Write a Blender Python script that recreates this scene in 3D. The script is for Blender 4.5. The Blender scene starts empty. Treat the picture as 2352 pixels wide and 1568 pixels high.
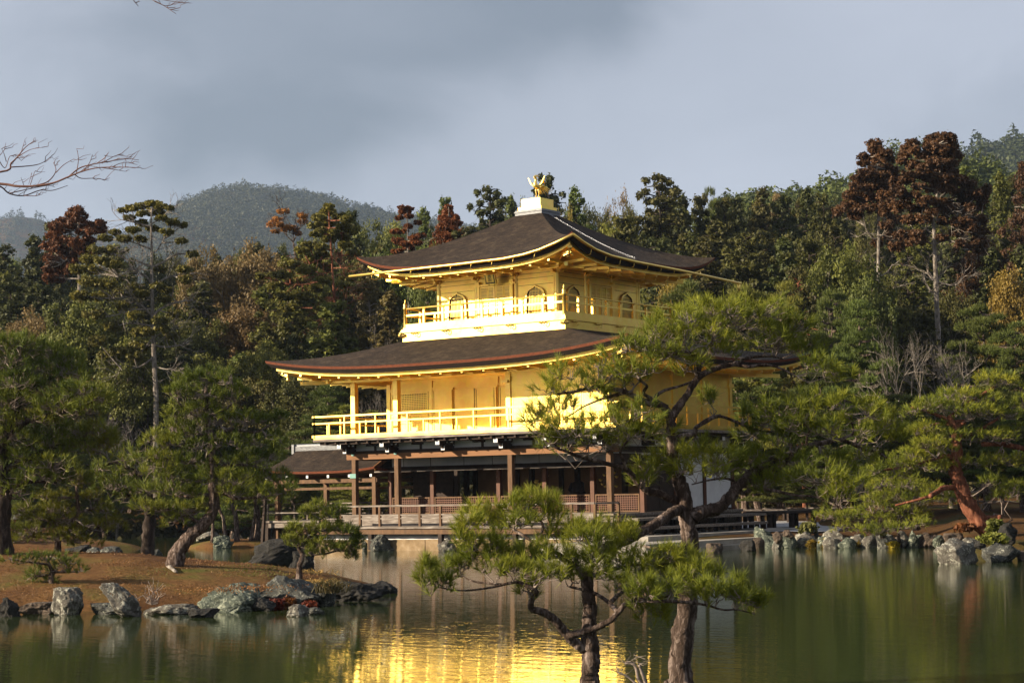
import bpy, bmesh, math, random
import numpy as np
from mathutils import Vector, Matrix, noise as mnoise

# ------------------------------------------------------------------ camera, world, sun
S = bpy.context.scene
COL = S.collection
CAM = np.array([47.1058, -54.2057, 2.0579])
FW = np.array([-0.58708184, 0.80547105, 0.08094014])
RT = np.array([0.8071093, 0.59011753, -0.01832683])
UP = np.array([0.06252592, -0.05456819, 0.99655046])
FL = 4250.83
cd = bpy.data.cameras.new('camera'); cam = bpy.data.objects.new('camera', cd); COL.objects.link(cam)
cd.sensor_width = 36; cd.lens = FL / 2352 * 36; cd.clip_start = 0.2; cd.clip_end = 6000
cam.matrix_world = Matrix(((RT[0], UP[0], -FW[0], CAM[0]), (RT[1], UP[1], -FW[1], CAM[1]), (RT[2], UP[2], -FW[2], CAM[2]), (0, 0, 0, 1)))
S.camera = cam
S.render.engine = 'CYCLES'
S.render.resolution_x, S.render.resolution_y = 1024, 682
S.view_settings.view_transform = 'Standard'; S.view_settings.look = 'None'
S.view_settings.exposure = 1.12; S.view_settings.gamma = 1.0
S.cycles.use_denoising = True
S.cycles.max_bounces = 6; S.cycles.diffuse_bounces = 3; S.cycles.glossy_bounces = 4
S.cycles.transmission_bounces = 3; S.cycles.volume_bounces = 0; S.cycles.caustics_reflective = False
S.cycles.sample_clamp_indirect = 4.0

SUN_EL = math.radians(20.0); SUN_AZ = math.radians(38.2)   # azimuth west of the facade's normal
tosun = Vector((-math.sin(SUN_AZ) * math.cos(SUN_EL), -math.cos(SUN_AZ) * math.cos(SUN_EL), math.sin(SUN_EL)))
ld = bpy.data.lights.new('sun', 'SUN'); sun = bpy.data.objects.new('sun', ld); COL.objects.link(sun)
ld.energy = 5.0; ld.angle = math.radians(0.6); ld.color = (1.0, 0.85, 0.64)
sun.rotation_euler = tosun.to_track_quat('Z', 'Y').to_euler(); sun.location = (0, 0, 60)

W = bpy.data.worlds.new("World"); S.world = W; W.use_nodes = True
nt = W.node_tree; N = nt.nodes; L = nt.links; N.clear()
def nd(t, tree=None, **k):
    n = (tree or nt).nodes.new(t)
    for a, b in k.items(): setattr(n, a, b)
    return n
out = nd('ShaderNodeOutputWorld'); bg = nd('ShaderNodeBackground'); bg.inputs[1].default_value = 0.1
sky = nd('ShaderNodeTexSky'); sky.sky_type = 'NISHITA'; sky.sun_disc = False
sky.sun_elevation = SUN_EL; sky.sun_rotation = math.atan2(tosun.x, tosun.y)
sky.air_density = 1.0; sky.dust_density = 2.0
tc = nd('ShaderNodeTexCoord')
rot = nd('ShaderNodeMapping'); rot.vector_type = 'POINT'; rot.inputs['Rotation'].default_value = (0, 0, -math.radians(36.09))
L.new(tc.outputs['Generated'], rot.inputs[0])
# broken cloud deck laid out in world directions (x to the right of the view, z up), edges frayed by noise
n1 = nd('ShaderNodeTexNoise'); n1.inputs['Scale'].default_value = 7.0; n1.inputs['Detail'].default_value = 6; n1.inputs['Roughness'].default_value = 0.5; n1.inputs['Distortion'].default_value = 0.4
mp = nd('ShaderNodeMapping'); mp.inputs['Scale'].default_value = (.9, .9, 1.35); mp.inputs['Rotation'].default_value = (0, 0.5, 0)
L.new(rot.outputs[0], mp.inputs[0]); L.new(mp.outputs[0], n1.inputs['Vector'])
def mth(op, a, b=None, c=None):
    m = nd('ShaderNodeMath', operation=op)
    for k, v in enumerate((a, b, c)):
        if v is None: continue
        if isinstance(v, (int, float)): m.inputs[k].default_value = v
        else: L.new(v, m.inputs[k])
    return m.outputs[0]
sx = nd('ShaderNodeSeparateXYZ'); L.new(rot.outputs[0], sx.inputs[0]); X_, Z_ = sx.outputs[0], sx.outputs[2]
nz_ = mth('SUBTRACT', n1.outputs['Fac'], .5)
def blob(x0, z0, rx, rz, tilt, fray, soft):
    ca, sa = math.cos(tilt), math.sin(tilt)
    dx = mth('SUBTRACT', X_, x0); dz = mth('SUBTRACT', Z_, z0)
    p = mth('DIVIDE', mth('ADD', mth('MULTIPLY', dx, ca), mth('MULTIPLY', dz, sa)), rx); q = mth('DIVIDE', mth('SUBTRACT', mth('MULTIPLY', dz, ca), mth('MULTIPLY', dx, sa)), rz)
    d = mth('ADD', mth('SQRT', mth('ADD', mth('MULTIPLY', p, p), mth('MULTIPLY', q, q))), mth('MULTIPLY', nz_, fray))
    m = nd('ShaderNodeMapRange'); m.interpolation_type = 'SMOOTHSTEP'; m.inputs[1].default_value = 1 + soft; m.inputs[2].default_value = 1 - soft; L.new(d, m.inputs[0]); return m.outputs[0]
base_c = mth('ADD', mth('MULTIPLY', nz_, .50), .66)
v_ = mth('SUBTRACT', base_c, mth('MULTIPLY', blob(-.035, .295, .225, .085, .42, 1.3, .34), .50)); v_ = mth('SUBTRACT', v_, mth('MULTIPLY', blob(-.05, .205, .20, .06, .25, 1.3, .8), .17)); v_ = mth('SUBTRACT', v_, mth('MULTIPLY', blob(.245, .178, .055, .040, .9, 2.4, .30), .20))
v_ = mth('ADD', v_, mth('MULTIPLY', blob(.12, .17, .09, .07, .5, .9, .6), .10)); v_ = mth('ADD', v_, mth('MULTIPLY', blob(-.27, .13, .09, .05, 0, .9, .7), .12))
cr = nd('ShaderNodeValToRGB'); e = cr.color_ramp.elements; e[0].position = 0.0; e[0].color = (1.08, 1.25, 1.54, 1); e[1].position = 1.0; e[1].color = (2.80, 2.95, 3.44, 1)
L.new(v_, cr.inputs[0])
mx = nd('ShaderNodeMix', data_type='RGBA'); mx.inputs[0].default_value = 0.93
L.new(sky.outputs[0], mx.inputs[6]); L.new(cr.outputs[0], mx.inputs[7]); L.new(mx.outputs[2], bg.inputs[0]); L.new(bg.outputs[0], out.inputs[0])

# ------------------------------------------------------------------ helpers
def at(px, py, D):
    """world point at depth D on the sight line of photo pixel (2352 px wide frame)"""
    return CAM + D * (FW + RT * (px - 1176) / FL - UP * (py - 784) / FL)
def on(px, py, z):
    d = FW + RT * (px - 1176) / FL - UP * (py - 784) / FL
    return CAM + d * (z - CAM[2]) / d[2]
def pix(D): return D / FL
FH = np.array([FW[0], FW[1]]) / np.hypot(FW[0], FW[1]); RH = np.array([FH[1], -FH[0]])
def ud(u, d): return CAM[:2] + RH * u + FH * d
def toud(x, y):
    q = np.array([x, y]) - CAM[:2]; return q @ RH, q @ FH
def R1(x, y): return ((1350 + x * .68027) / 1.7415, (650 + y * .68027) / 1.7415)
def R3(x, y): return ((1950 + x * .6376) / 1.7415, (1250 + y * .6376) / 1.7415)
def R4(x, y): return ((0 + x * .76516) / 1.7415, (1300 + y * .76516) / 1.7415)
def R5(x, y): return ((1600 + x * .68027) / 1.7415, (1900 + y * .68027) / 1.7415)
def R6(x, y): return ((3000 + x * .82905) / 1.7415, (1100 + y * .82905) / 1.7415)
def R7(x, y): return ((2700 + x * .44643) / 1.7415, (1450 + y * .44643) / 1.7415)
def RD(x, y): return ((1100 + x * .5102) / 1.7415, (1950 + y * .5102) / 1.7415)

class MB:
    def __init__(s): s.V = []; s.Q = []; s.T = []; s.n = 0
    def add(s, V, F):
        V = np.asarray(V, float).reshape(-1, 3); F = np.asarray(F, int)
        if len(F):
            (s.Q if F.shape[1] == 4 else s.T).append(F + s.n)
        s.V.append(V); s.n += len(V); return s
    def add2(s, V, Q, T):
        V = np.asarray(V, float).reshape(-1, 3)
        if len(Q): s.Q.append(np.asarray(Q, int) + s.n)
        if len(T): s.T.append(np.asarray(T, int) + s.n)
        s.V.append(V); s.n += len(V); return s
    def box(s, x0, x1, y0, y1, z0, z1):
        V = [(x, y, z) for z in (z0, z1) for y in (y0, y1) for x in (x0, x1)]
        return s.add(V, [(0, 2, 3, 1), (4, 5, 7, 6), (0, 1, 5, 4), (2, 6, 7, 3), (0, 4, 6, 2), (1, 3, 7, 5)])
    def cb(s, c, sx, sy, sz):
        return s.box(c[0] - sx / 2, c[0] + sx / 2, c[1] - sy / 2, c[1] + sy / 2, c[2] - sz / 2, c[2] + sz / 2)
    def bar(s, p, q, w, h, w2=None, h2=None):
        p = np.array(p, float); q = np.array(q, float); d = q - p; d /= np.linalg.norm(d)
        up = np.array([0, 0, 1.]) if abs(d[2]) < .95 else np.array([0, 1., 0])
        sd = np.cross(d, up); sd /= np.linalg.norm(sd); u = np.cross(sd, d)
        w2 = w if w2 is None else w2; h2 = h if h2 is None else h2
        V = [p - sd * w / 2 - u * h / 2, p + sd * w / 2 - u * h / 2, p + sd * w / 2 + u * h / 2, p - sd * w / 2 + u * h / 2,
             q - sd * w2 / 2 - u * h2 / 2, q + sd * w2 / 2 - u * h2 / 2, q + sd * w2 / 2 + u * h2 / 2, q - sd * w2 / 2 + u * h2 / 2]
        return s.add(V, [(0, 3, 2, 1), (4, 5, 6, 7), (0, 1, 5, 4), (1, 2, 6, 5), (2, 3, 7, 6), (3, 0, 4, 7)])
    def tube(s, P, r, n=8, cap=True, jit=0, rng=None):
        P = np.asarray(P, float); m = len(P); r = np.broadcast_to(np.asarray(r, float), (m,))
        T = np.gradient(P, axis=0); T /= np.linalg.norm(T, axis=1)[:, None] + 1e-9
        a = np.array([.31, .17, .93]) if abs(T[0, 2]) < .8 else np.array([.9, .3, .1])
        A = np.empty_like(P); B = np.empty_like(P)
        for i in range(m):
            x = a - T[i] * (a @ T[i]); x /= np.linalg.norm(x) + 1e-9; A[i] = x; B[i] = np.cross(T[i], x); a = x
        th = np.linspace(0, 2 * math.pi, n, endpoint=False)
        rr = r[:, None] * np.ones((1, n))
        if jit: rr = rr * (1 + jit * rng.normal(size=rr.shape))
        V = P[:, None] + rr[..., None] * (A[:, None] * np.cos(th)[None, :, None] + B[:, None] * np.sin(th)[None, :, None])
        i = np.arange(m - 1)[:, None] * n; j = np.arange(n)[None]; k = (j + 1) % n
        F = np.stack([i + j, i + k, i + n + k, i + n + j], -1).reshape(-1, 4)
        T3 = []
        Vv = V.reshape(-1, 3)
        if cap:
            Vv = np.vstack([Vv, P[0], P[-1]]); c0 = m * n
            for q in range(n):
                T3.append((c0, (q + 1) % n, q)); T3.append((c0 + 1, (m - 1) * n + q, (m - 1) * n + (q + 1) % n))
        return s.add2(Vv, F, T3)
    def lathe(s, c, prof, n=20):
        th = np.linspace(0, 2 * math.pi, n, endpoint=False)
        V = [(c[0] + r * math.cos(t), c[1] + r * math.sin(t), c[2] + z) for r, z in prof for t in th]
        m = len(prof)
        F = [(i * n + j, i * n + (j + 1) % n, (i + 1) * n + (j + 1) % n, (i + 1) * n + j) for i in range(m - 1) for j in range(n)]
        return s.add(V, F)
    def prism(s, pts, axis, a0, a1):
        """closed outline pts extruded from a0 to a1 along axis 0/1/2"""
        n = len(pts); V = []
        for a in (a0, a1):
            for p in pts:
                q = list(p); q.insert(axis, a); V.append(q)
        cen0 = np.mean(V[:n], 0); cen1 = np.mean(V[n:], 0)
        T = [(2 * n, (i + 1) % n, i) for i in range(n)] + [(2 * n + 1, n + i, n + (i + 1) % n) for i in range(n)]
        return s.add2(V + [list(cen0), list(cen1)], [(i, (i + 1) % n, n + (i + 1) % n, n + i) for i in range(n)], T)
    def build(s, name, mat, parent=None, smooth=False, fix=True):
        V = np.concatenate(s.V).astype(np.float32)
        Q = np.concatenate(s.Q) if s.Q else np.zeros((0, 4), int); T = np.concatenate(s.T) if s.T else np.zeros((0, 3), int)
        me = bpy.data.meshes.new(name)
        me.vertices.add(len(V)); me.vertices.foreach_set('co', V.ravel())
        me.loops.add(Q.size + T.size); me.loops.foreach_set('vertex_index', np.concatenate([Q.ravel(), T.ravel()]).astype(np.int32))
        me.polygons.add(len(Q) + len(T))
        st = np.concatenate([np.arange(len(Q)) * 4, Q.size + np.arange(len(T)) * 3]).astype(np.int32)
        me.polygons.foreach_set('loop_start', st)
        me.update(calc_edges=True)
        me.polygons.foreach_set('use_smooth', np.full(len(Q) + len(T), bool(smooth)))
        me.materials.append(mat)
        o = bpy.data.objects.new(name, me); COL.objects.link(o)
        if parent is not None:
            o.parent = parent
            o.matrix_parent_inverse = Matrix.Translation(-Vector(parent_world(parent)))
        return o
def parent_world(p):
    return (0, 0, 0) if p.parent else tuple(p.location)      # meshes under a part keep world coordinates
def tag(o, label=None, cat=None, group=None, kind=None):
    if label: o['label'] = label
    if cat: o['category'] = cat
    if group: o['group'] = group
    if kind: o['kind'] = kind
    return o
def empty(name, loc, label, cat, group=None):
    o = bpy.data.objects.new(name, None); COL.objects.link(o); o.location = Vector([float(c) for c in loc]); o.empty_display_size = .3
    return tag(o, label, cat, group)
# ------------------------------------------------------------------ materials
def mat(name):
    m = bpy.data.materials.new(name); m.use_nodes = True; t = m.node_tree; b = t.nodes['Principled BSDF']
    return m, t, b
def tex(t, kind='ShaderNodeTexNoise', scale=5, detail=4, rough=.6, vscale=(1, 1, 1), coord='Object', dist=0, rotz=0):
    c = nd('ShaderNodeTexCoord', t); mpn = nd('ShaderNodeMapping', t); mpn.inputs['Scale'].default_value = vscale; mpn.inputs['Rotation'].default_value = (0, 0, rotz)
    t.links.new(c.outputs[coord], mpn.inputs[0]); n = nd(kind, t); n.inputs['Scale'].default_value = scale
    if kind == 'ShaderNodeTexNoise':
        n.inputs['Detail'].default_value = detail; n.inputs['Roughness'].default_value = rough; n.inputs['Distortion'].default_value = dist
    t.links.new(mpn.outputs[0], n.inputs['Vector']); return n
def ramp(t, src, stops):
    r = nd('ShaderNodeValToRGB', t); el = r.color_ramp.elements
    while len(el) < len(stops): el.new(.5)
    for e_, (p, c) in zip(el, stops): e_.position = p; e_.color = (*c, 1)
    t.links.new(src, r.inputs[0]); return r.outputs[0]
def mixc(t, fac, a, b, mode='MIX'):
    m = nd('ShaderNodeMix', t, data_type='RGBA', blend_type=mode)
    for i, v in ((0, fac), (6, a), (7, b)):
        if isinstance(v, (int, float)): m.inputs[i].default_value = v
        elif isinstance(v, tuple): m.inputs[i].default_value = (*v, 1)
        else: t.links.new(v, m.inputs[i])
    return m.outputs[2]
def bump(t, b, src, strength=.5, dist=.02, prev=None):
    n = nd('ShaderNodeBump', t); n.inputs['Strength'].default_value = strength; n.inputs['Distance'].default_value = dist
    t.links.new(src, n.inputs['Height'])
    if prev: t.links.new(prev, n.inputs['Normal'])
    t.links.new(n.outputs[0], b.inputs['Normal']); return n.outputs[0]
def noisy(name, stops, scale=6, detail=6, vscale=(1, 1, 1), rough=.85, bs=.4, bd=.02, bscale=None, spec=.3, metallic=0, dist=0, nr=.6):
    m, t, b = mat(name); n = tex(t, scale=scale, detail=detail, vscale=vscale, dist=dist, rough=nr)
    t.links.new(ramp(t, n.outputs['Fac'], stops), b.inputs['Base Color'])
    b.inputs['Roughness'].default_value = rough; b.inputs['Specular IOR Level'].default_value = spec; b.inputs['Metallic'].default_value = metallic
    if bs:
        n2 = n if bscale is None else tex(t, scale=bscale, detail=6, vscale=vscale)
        bump(t, b, n2.outputs['Fac'], bs, bd)
    return m
M = {}
# gold leaf
m, t, b = mat('gold_leaf'); n = tex(t, scale=1.1, detail=5); n2 = tex(t, 'ShaderNodeTexVoronoi', scale=4.5)
c1 = ramp(t, n.outputs['Fac'], [(.3, (.80, .55, .115)), (.7, (.95, .70, .20))])
t.links.new(mixc(t, .10, c1, n2.outputs['Color'], 'OVERLAY'), b.inputs['Base Color'])
b.inputs['Metallic'].default_value = 1.0
rr = nd('ShaderNodeMapRange', t); rr.inputs[3].default_value = .34; rr.inputs[4].default_value = .50; t.links.new(n.outputs['Fac'], rr.inputs[0]); t.links.new(rr.outputs[0], b.inputs['Roughness'])
n3 = tex(t, scale=2.5, detail=3); bump(t, b, n3.outputs['Fac'], .35, .012); M['gold'] = m
m2, t, b = mat('gold_shutter'); 
# horizontal louvre ribs on the flush shutters
w = nd('ShaderNodeTexWave', t); c = nd('ShaderNodeTexCoord', t); t.links.new(c.outputs['Object'], w.inputs['Vector']); w.bands_direction = 'Z'; w.inputs['Scale'].default_value = 3.0
b.inputs['Base Color'].default_value = (1, .72, .27, 1); b.inputs['Metallic'].default_value = 1; b.inputs['Roughness'].default_value = .42
bump(t, b, w.outputs['Fac'], .35, .02); M['gold_louvre'] = m2
# thatch of thin bark shingles
m, t, b = mat('bark_thatch'); n = tex(t, scale=2.0, detail=9, rough=.7); n2 = tex(t, scale=5, detail=8, vscale=(1, 1, 9), rough=.78)
c1 = ramp(t, n.outputs['Fac'], [(.30, (.026, .020, .015)), (.52, (.060, .042, .030)), (.70, (.105, .078, .052))])
c2 = ramp(t, n2.outputs['Fac'], [(.36, (.12, .11, .10)), (.50, (.75, .72, .68)), (.66, (1.7, 1.6, 1.5))])
t.links.new(mixc(t, .75, c1, c2, 'MULTIPLY'), b.inputs['Base Color']); b.inputs['Roughness'].default_value = .95; b.inputs['Specular IOR Level'].default_value = .2
bump(t, b, n2.outputs['Fac'], 1.0, .13); M['thatch'] = m
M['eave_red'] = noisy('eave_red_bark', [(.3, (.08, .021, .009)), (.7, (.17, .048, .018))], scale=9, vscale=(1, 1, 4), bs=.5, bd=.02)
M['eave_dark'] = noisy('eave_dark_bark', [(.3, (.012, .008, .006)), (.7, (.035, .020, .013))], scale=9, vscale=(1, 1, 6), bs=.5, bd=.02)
M['wood'] = noisy('brown_timber', [(.3, (.065, .034, .016)), (.7, (.155, .082, .038))], scale=3, detail=8, vscale=(3, 3, .7), rough=.75, bs=.25, bd=.01)
M['wood_beam'] = noisy('orange_timber', [(.3, (.14, .062, .022)), (.7, (.25, .115, .045))], scale=2, detail=8, vscale=(.5, 3, 5), rough=.7, bs=.25, bd=.01)
M['wood_red'] = noisy('red_timber', [(.3, (.065, .024, .011)), (.7, (.125, .046, .020))], scale=4, vscale=(3, 3, .6), rough=.6, bs=.2, bd=.01)
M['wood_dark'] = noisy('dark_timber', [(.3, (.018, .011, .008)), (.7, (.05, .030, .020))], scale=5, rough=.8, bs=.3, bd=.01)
M['wood_grey'] = noisy('weathered_timber', [(.3, (.085, .066, .052)), (.5, (.175, .143, .118)), (.7, (.33, .29, .25))], scale=2.5, detail=9, vscale=(.8, 5, 6), rough=.85, bs=.35, bd=.01)
M['plaster'] = noisy('white_plaster', [(.3, (.62, .62, .62)), (.7, (.78, .78, .77))], scale=2, rough=.9, bs=.1, bd=.01)
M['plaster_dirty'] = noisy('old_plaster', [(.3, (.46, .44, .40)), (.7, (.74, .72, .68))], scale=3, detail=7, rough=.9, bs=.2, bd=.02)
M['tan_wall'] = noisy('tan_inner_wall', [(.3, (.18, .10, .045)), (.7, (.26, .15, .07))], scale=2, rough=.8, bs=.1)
M['verdigris'] = noisy('verdigris_fitting', [(.3, (.12, .26, .22)), (.7, (.22, .38, .33))], scale=20, rough=.7, bs=.2)
M['paper'] = noisy('pale_paper', [(.3, (.24, .20, .17)), (.7, (.32, .28, .25))], scale=4, rough=.9, bs=0)
M['tile'] = noisy('grey_tile', [(.3, (.06, .064, .07)), (.7, (.17, .178, .19))], scale=7, vscale=(1, 1, 6), rough=.45, bs=.5, bd=.02, spec=.6)
M['black'] = noisy('black_lacquer', [(.3, (.010, .009, .008)), (.7, (.02, .018, .015))], scale=9, rough=.4, bs=0)
M['chain'] = noisy('steel_chain', [(.3, (.18, .18, .19)), (.7, (.34, .34, .35))], scale=30, rough=.3, bs=0, metallic=1)
M['sandstone'] = noisy('ochre_stone', [(.25, (.10, .066, .034)), (.5, (.215, .148, .080)), (.75, (.33, .25, .16))], scale=2.2, detail=9, rough=.9, bs=.5, bd=.03)
M['slab'] = noisy('pale_stone_slab', [(.25, (.19, .17, .145)), (.5, (.30, .27, .23)), (.75, (.42, .39, .34))], scale=1.8, detail=9, rough=.9, bs=.4, bd=.02)
M['gravel'] = noisy('pale_gravel', [(.35, (.24, .235, .24)), (.65, (.42, .41, .42))], scale=18, detail=5, rough=.95, bs=.6, bd=.03)
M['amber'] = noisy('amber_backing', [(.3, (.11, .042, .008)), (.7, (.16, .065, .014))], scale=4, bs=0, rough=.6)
def stone(name, base, lich, amount=.5, sc=3.4):
    m, t, b = mat(name); n = tex(t, scale=sc, detail=10, rough=.68); n2 = tex(t, scale=sc * 2.2, detail=10, rough=.8, dist=.5)
    c1 = ramp(t, n.outputs['Fac'], [(.28, tuple(x * .45 for x in base)), (.5, base), (.72, tuple(x * 1.55 for x in base))])
    f = ramp(t, n2.outputs['Fac'], [(amount - .015, (0, 0, 0)), (amount + .05, (1, 1, 1))])
    t.links.new(mixc(t, f, c1, lich), b.inputs['Base Color']); b.inputs['Roughness'].default_value = .92; b.inputs['Specular IOR Level'].default_value = .25
    p = bump(t, b, n.outputs['Fac'], .9, .12); v = tex(t, 'ShaderNodeTexVoronoi', scale=sc * 2.0); v.feature = 'DISTANCE_TO_EDGE'
    mm = nd('ShaderNodeMath', t, operation='MINIMUM'); mm.inputs[1].default_value = .09; t.links.new(v.outputs['Distance'], mm.inputs[0])
    p = bump(t, b, mm.outputs[0], .5, .25, p); bump(t, b, n2.outputs['Fac'], .8, .05, p); return m
M['rock_grey'] = stone('lichen_grey_rock', (.070, .070, .062), (.36, .36, .29), .55)
M['rock_green'] = stone('green_grey_rock', (.075, .088, .068), (.33, .35, .26), .53)
M['rock_brown'] = stone('brown_rock', (.105, .078, .058), (.26, .235, .19), .60)
M['rock_dark'] = stone('dark_rock', (.032, .030, .027), (.12, .115, .10), .62)
M['rock_pale'] = stone('pale_rock', (.12, .108, .090), (.40, .39, .32), .53)
M['lantern_stone'] = stone('lantern_stone', (.10, .10, .09), (.2, .2, .17), .62, 5)
# mossy, needle strewn ground
m, t, b = mat('moss_ground'); n = tex(t, scale=.55, detail=8, rough=.62); n2 = tex(t, scale=9, detail=8, rough=.8)
g = ramp(t, n.outputs['Fac'], [(.38, (.110, .052, .022)), (.50, (.180, .095, .036)), (.59, (.150, .105, .032)), (.70, (.115, .135, .028))])
g2 = ramp(t, n2.outputs['Fac'], [(.3, (.35, .35, .35)), (.65, (1.25, 1.2, 1.15))])
t.links.new(mixc(t, .85, g, g2, 'MULTIPLY'), b.inputs['Base Color']); b.inputs['Roughness'].default_value = .95; b.inputs['Specular IOR Level'].default_value = .1
bump(t, b, n2.outputs['Fac'], .9, .08); M['moss'] = m
# forest floor / garden ground
m, t, b = mat('forest_floor'); n = tex(t, scale=.12, detail=10, rough=.7); n2 = tex(t, scale=3, detail=8, rough=.8)
g = ramp(t, n.outputs['Fac'], [(.35, (.06, .028, .012)), (.5, (.11, .055, .020)), (.62, (.06, .06, .02))])
g2 = ramp(t, n2.outputs['Fac'], [(.3, (.4, .4, .4)), (.65, (1.2, 1.2, 1.1))])
t.links.new(mixc(t, .8, g, g2, 'MULTIPLY'), b.inputs['Base Color']); b.inputs['Roughness'].default_value = .95; b.inputs['Specular IOR Level'].default_value = .1
bump(t, b, n2.outputs['Fac'], .8, .2); M['ground'] = m
# pond water: small ripples running across the line of sight
m, t, b = mat('pond_water'); b.inputs['Base Color'].default_value = (.026, .037, .012, 1); b.inputs['Roughness'].default_value = .025; b.inputs['IOR'].default_value = 1.33
a1 = tex(t, scale=1.0, detail=4, vscale=(.55, 3.6, 1), rotz=-math.radians(36), rough=.5); a2 = tex(t, scale=1.0, detail=2, vscale=(3.2, 15, 1), rotz=-math.radians(36), rough=.5)
p = bump(t, b, a1.outputs['Fac'], 1.0, .0033); bump(t, b, a2.outputs['Fac'], 1.0, .0015, p); M['water'] = m
def bark(name, a, bb, sc=1.0, ridge=.05):
    m, t, b = mat(name); n = tex(t, scale=16 * sc, detail=7, vscale=(1, 1, .28), rough=.7, dist=.6); n2 = tex(t, scale=4 * sc, detail=5)
    c = ramp(t, n.outputs['Fac'], [(.34, tuple(x * .35 for x in a)), (.5, a), (.68, bb)])
    c2 = ramp(t, n2.outputs['Fac'], [(.3, (.7, .66, .62)), (.7, (1.15, 1.15, 1.15))])
    t.links.new(mixc(t, 1.0, c, c2, 'MULTIPLY'), b.inputs['Base Color']); b.inputs['Roughness'].default_value = .92; b.inputs['Specular IOR Level'].default_value = .15
    bump(t, b, n.outputs['Fac'], 1.0, ridge); return m
M['bark'] = bark('pine_bark', (.10, .070, .055), (.40, .32, .28), 1.0, .09); M['bark_dark'] = bark('dark_bark', (.045, .034, .028), (.12, .095, .08), .6)
M['bark_red'] = bark('red_pine_bark', (.20, .075, .042), (.38, .17, .10), .6); M['bark_pale'] = bark('pale_bark', (.22, .19, .16), (.42, .39, .35), .5)
M['twig'] = noisy('pine_twig', [(.3, (.12, .088, .07)), (.7, (.32, .26, .22))], scale=20, bs=0)
M['twig_red'] = noisy('red_brown_twig', [(.3, (.07, .03, .022)), (.7, (.16, .08, .06))], scale=10, bs=0)
def leaf(name, cols, scale=.8, trans=.25, usecolor=False, rough=.6, spec=.25):
    """foliage: colour from a per-leaf random value and a slow noise, plus some light through the leaf"""
    m, t, b = mat(name); geo = nd('ShaderNodeNewGeometry', t); n = tex(t, scale=scale, detail=3)
    a = nd('ShaderNodeMath', t, operation='ADD'); a.inputs[1].default_value = 0
    mm = nd('ShaderNodeMath', t, operation='MULTIPLY_ADD'); mm.inputs[1].default_value = .45; t.links.new(geo.outputs['Random Per Island'], mm.inputs[0])
    m3 = nd('ShaderNodeMath', t, operation='MULTIPLY_ADD'); m3.inputs[1].default_value = 1.6; m3.inputs[2].default_value = -.52; t.links.new(n.outputs['Fac'], m3.inputs[0]); t.links.new(m3.outputs[0], mm.inputs[2])
    k = len(cols); c = ramp(t, mm.outputs[0], [(i / (k - 1) if k > 1 else 0, cc) for i, cc in enumerate(cols)])
    if usecolor:
        oi = nd('ShaderNodeObjectInfo', t); c = mixc(t, 1.0, c, oi.outputs['Color'], 'MULTIPLY')
    t.links.new(c, b.inputs['Base Color']); b.inputs['Roughness'].default_value = rough; b.inputs['Specular IOR Level'].default_value = spec
    tr = nd('ShaderNodeBsdfTranslucent', t); t.links.new(c, tr.inputs[0]); mxs = nd('ShaderNodeMixShader', t); mxs.inputs[0].default_value = trans
    t.links.new(b.outputs[0], mxs.inputs[1]); t.links.new(tr.outputs[0], mxs.inputs[2]); t.links.new(mxs.outputs[0], t.nodes['Material Output'].inputs[0]); return m
M['needle'] = leaf('pine_needles', [(.065, .088, .012), (.135, .165, .018), (.24, .25, .022), (.36, .33, .03)], .9)
M['needle_dark'] = leaf('dark_pine_needles', [(.045, .068, .012), (.095, .125, .018), (.17, .19, .024), (.26, .245, .03)], .7)
M['needle_yellow'] = leaf('yellow_pine_needles', [(.07, .09, .015), (.14, .15, .018), (.26, .23, .02)], .8)
M['leaf'] = leaf('forest_foliage', [(.35, .35, .35), (.7, .7, .7), (1.1, 1.1, 1.0), (1.6, 1.5, 1.3)], .6, usecolor=True)
# ------------------------------------------------------------------ the golden pavilion
PX, PY = 5.85, 4.25                       # centre of the upper storeys
pav = empty('pavilion', (PX, PY, 0), 'three storey temple pavilion with gold leaf walls standing at the pond edge', 'pavilion')
BAY = [0, 2.13, 5.33, 7.46, 9.59, 11.72]
def part(name, mb, m, parent=None, smooth=False): return mb.build(name, M[m], parent or pav, smooth)

def roof_surface(cx, cy, A, B, a, b_, ze, zt, lift, powr, prof, ns=33, ntt=14, off=0.0, inset=0.0, t1=1.0):
    """four curved roof faces with upturned corners; returns a mesh builder"""
    mb = MB(); s = np.linspace(-1, 1, ns); s = np.sign(s) * np.abs(s) ** .75; tt = np.linspace(0, t1, ntt)
    for side in range(4):
        V = []
        for t_ in tt:
            for q in s:
                ex, ey, tx, ty = [(q * (A - inset), -(B - inset), q * a, -b_), ((A - inset), q * (B - inset), a, q * b_), (-q * (A - inset), (B - inset), -q * a, b_), (-(A - inset), -q * (B - inset), -a, -q * b_)][side]
                x = ex + (tx - ex) * t_; y = ey + (ty - ey) * t_
                z = ze + (zt - ze) * t_ ** prof + lift * abs(q) ** powr * (1 - t_) ** 2.2 + off
                V.append((cx + x, cy + y, z))
        i = np.arange(ntt - 1)[:, None] * ns; j = np.arange(ns - 1)[None]
        mb.add(V, np.stack([i + j, i + j + 1, i + ns + j + 1, i + ns + j], -1).reshape(-1, 4))
    return mb
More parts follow.
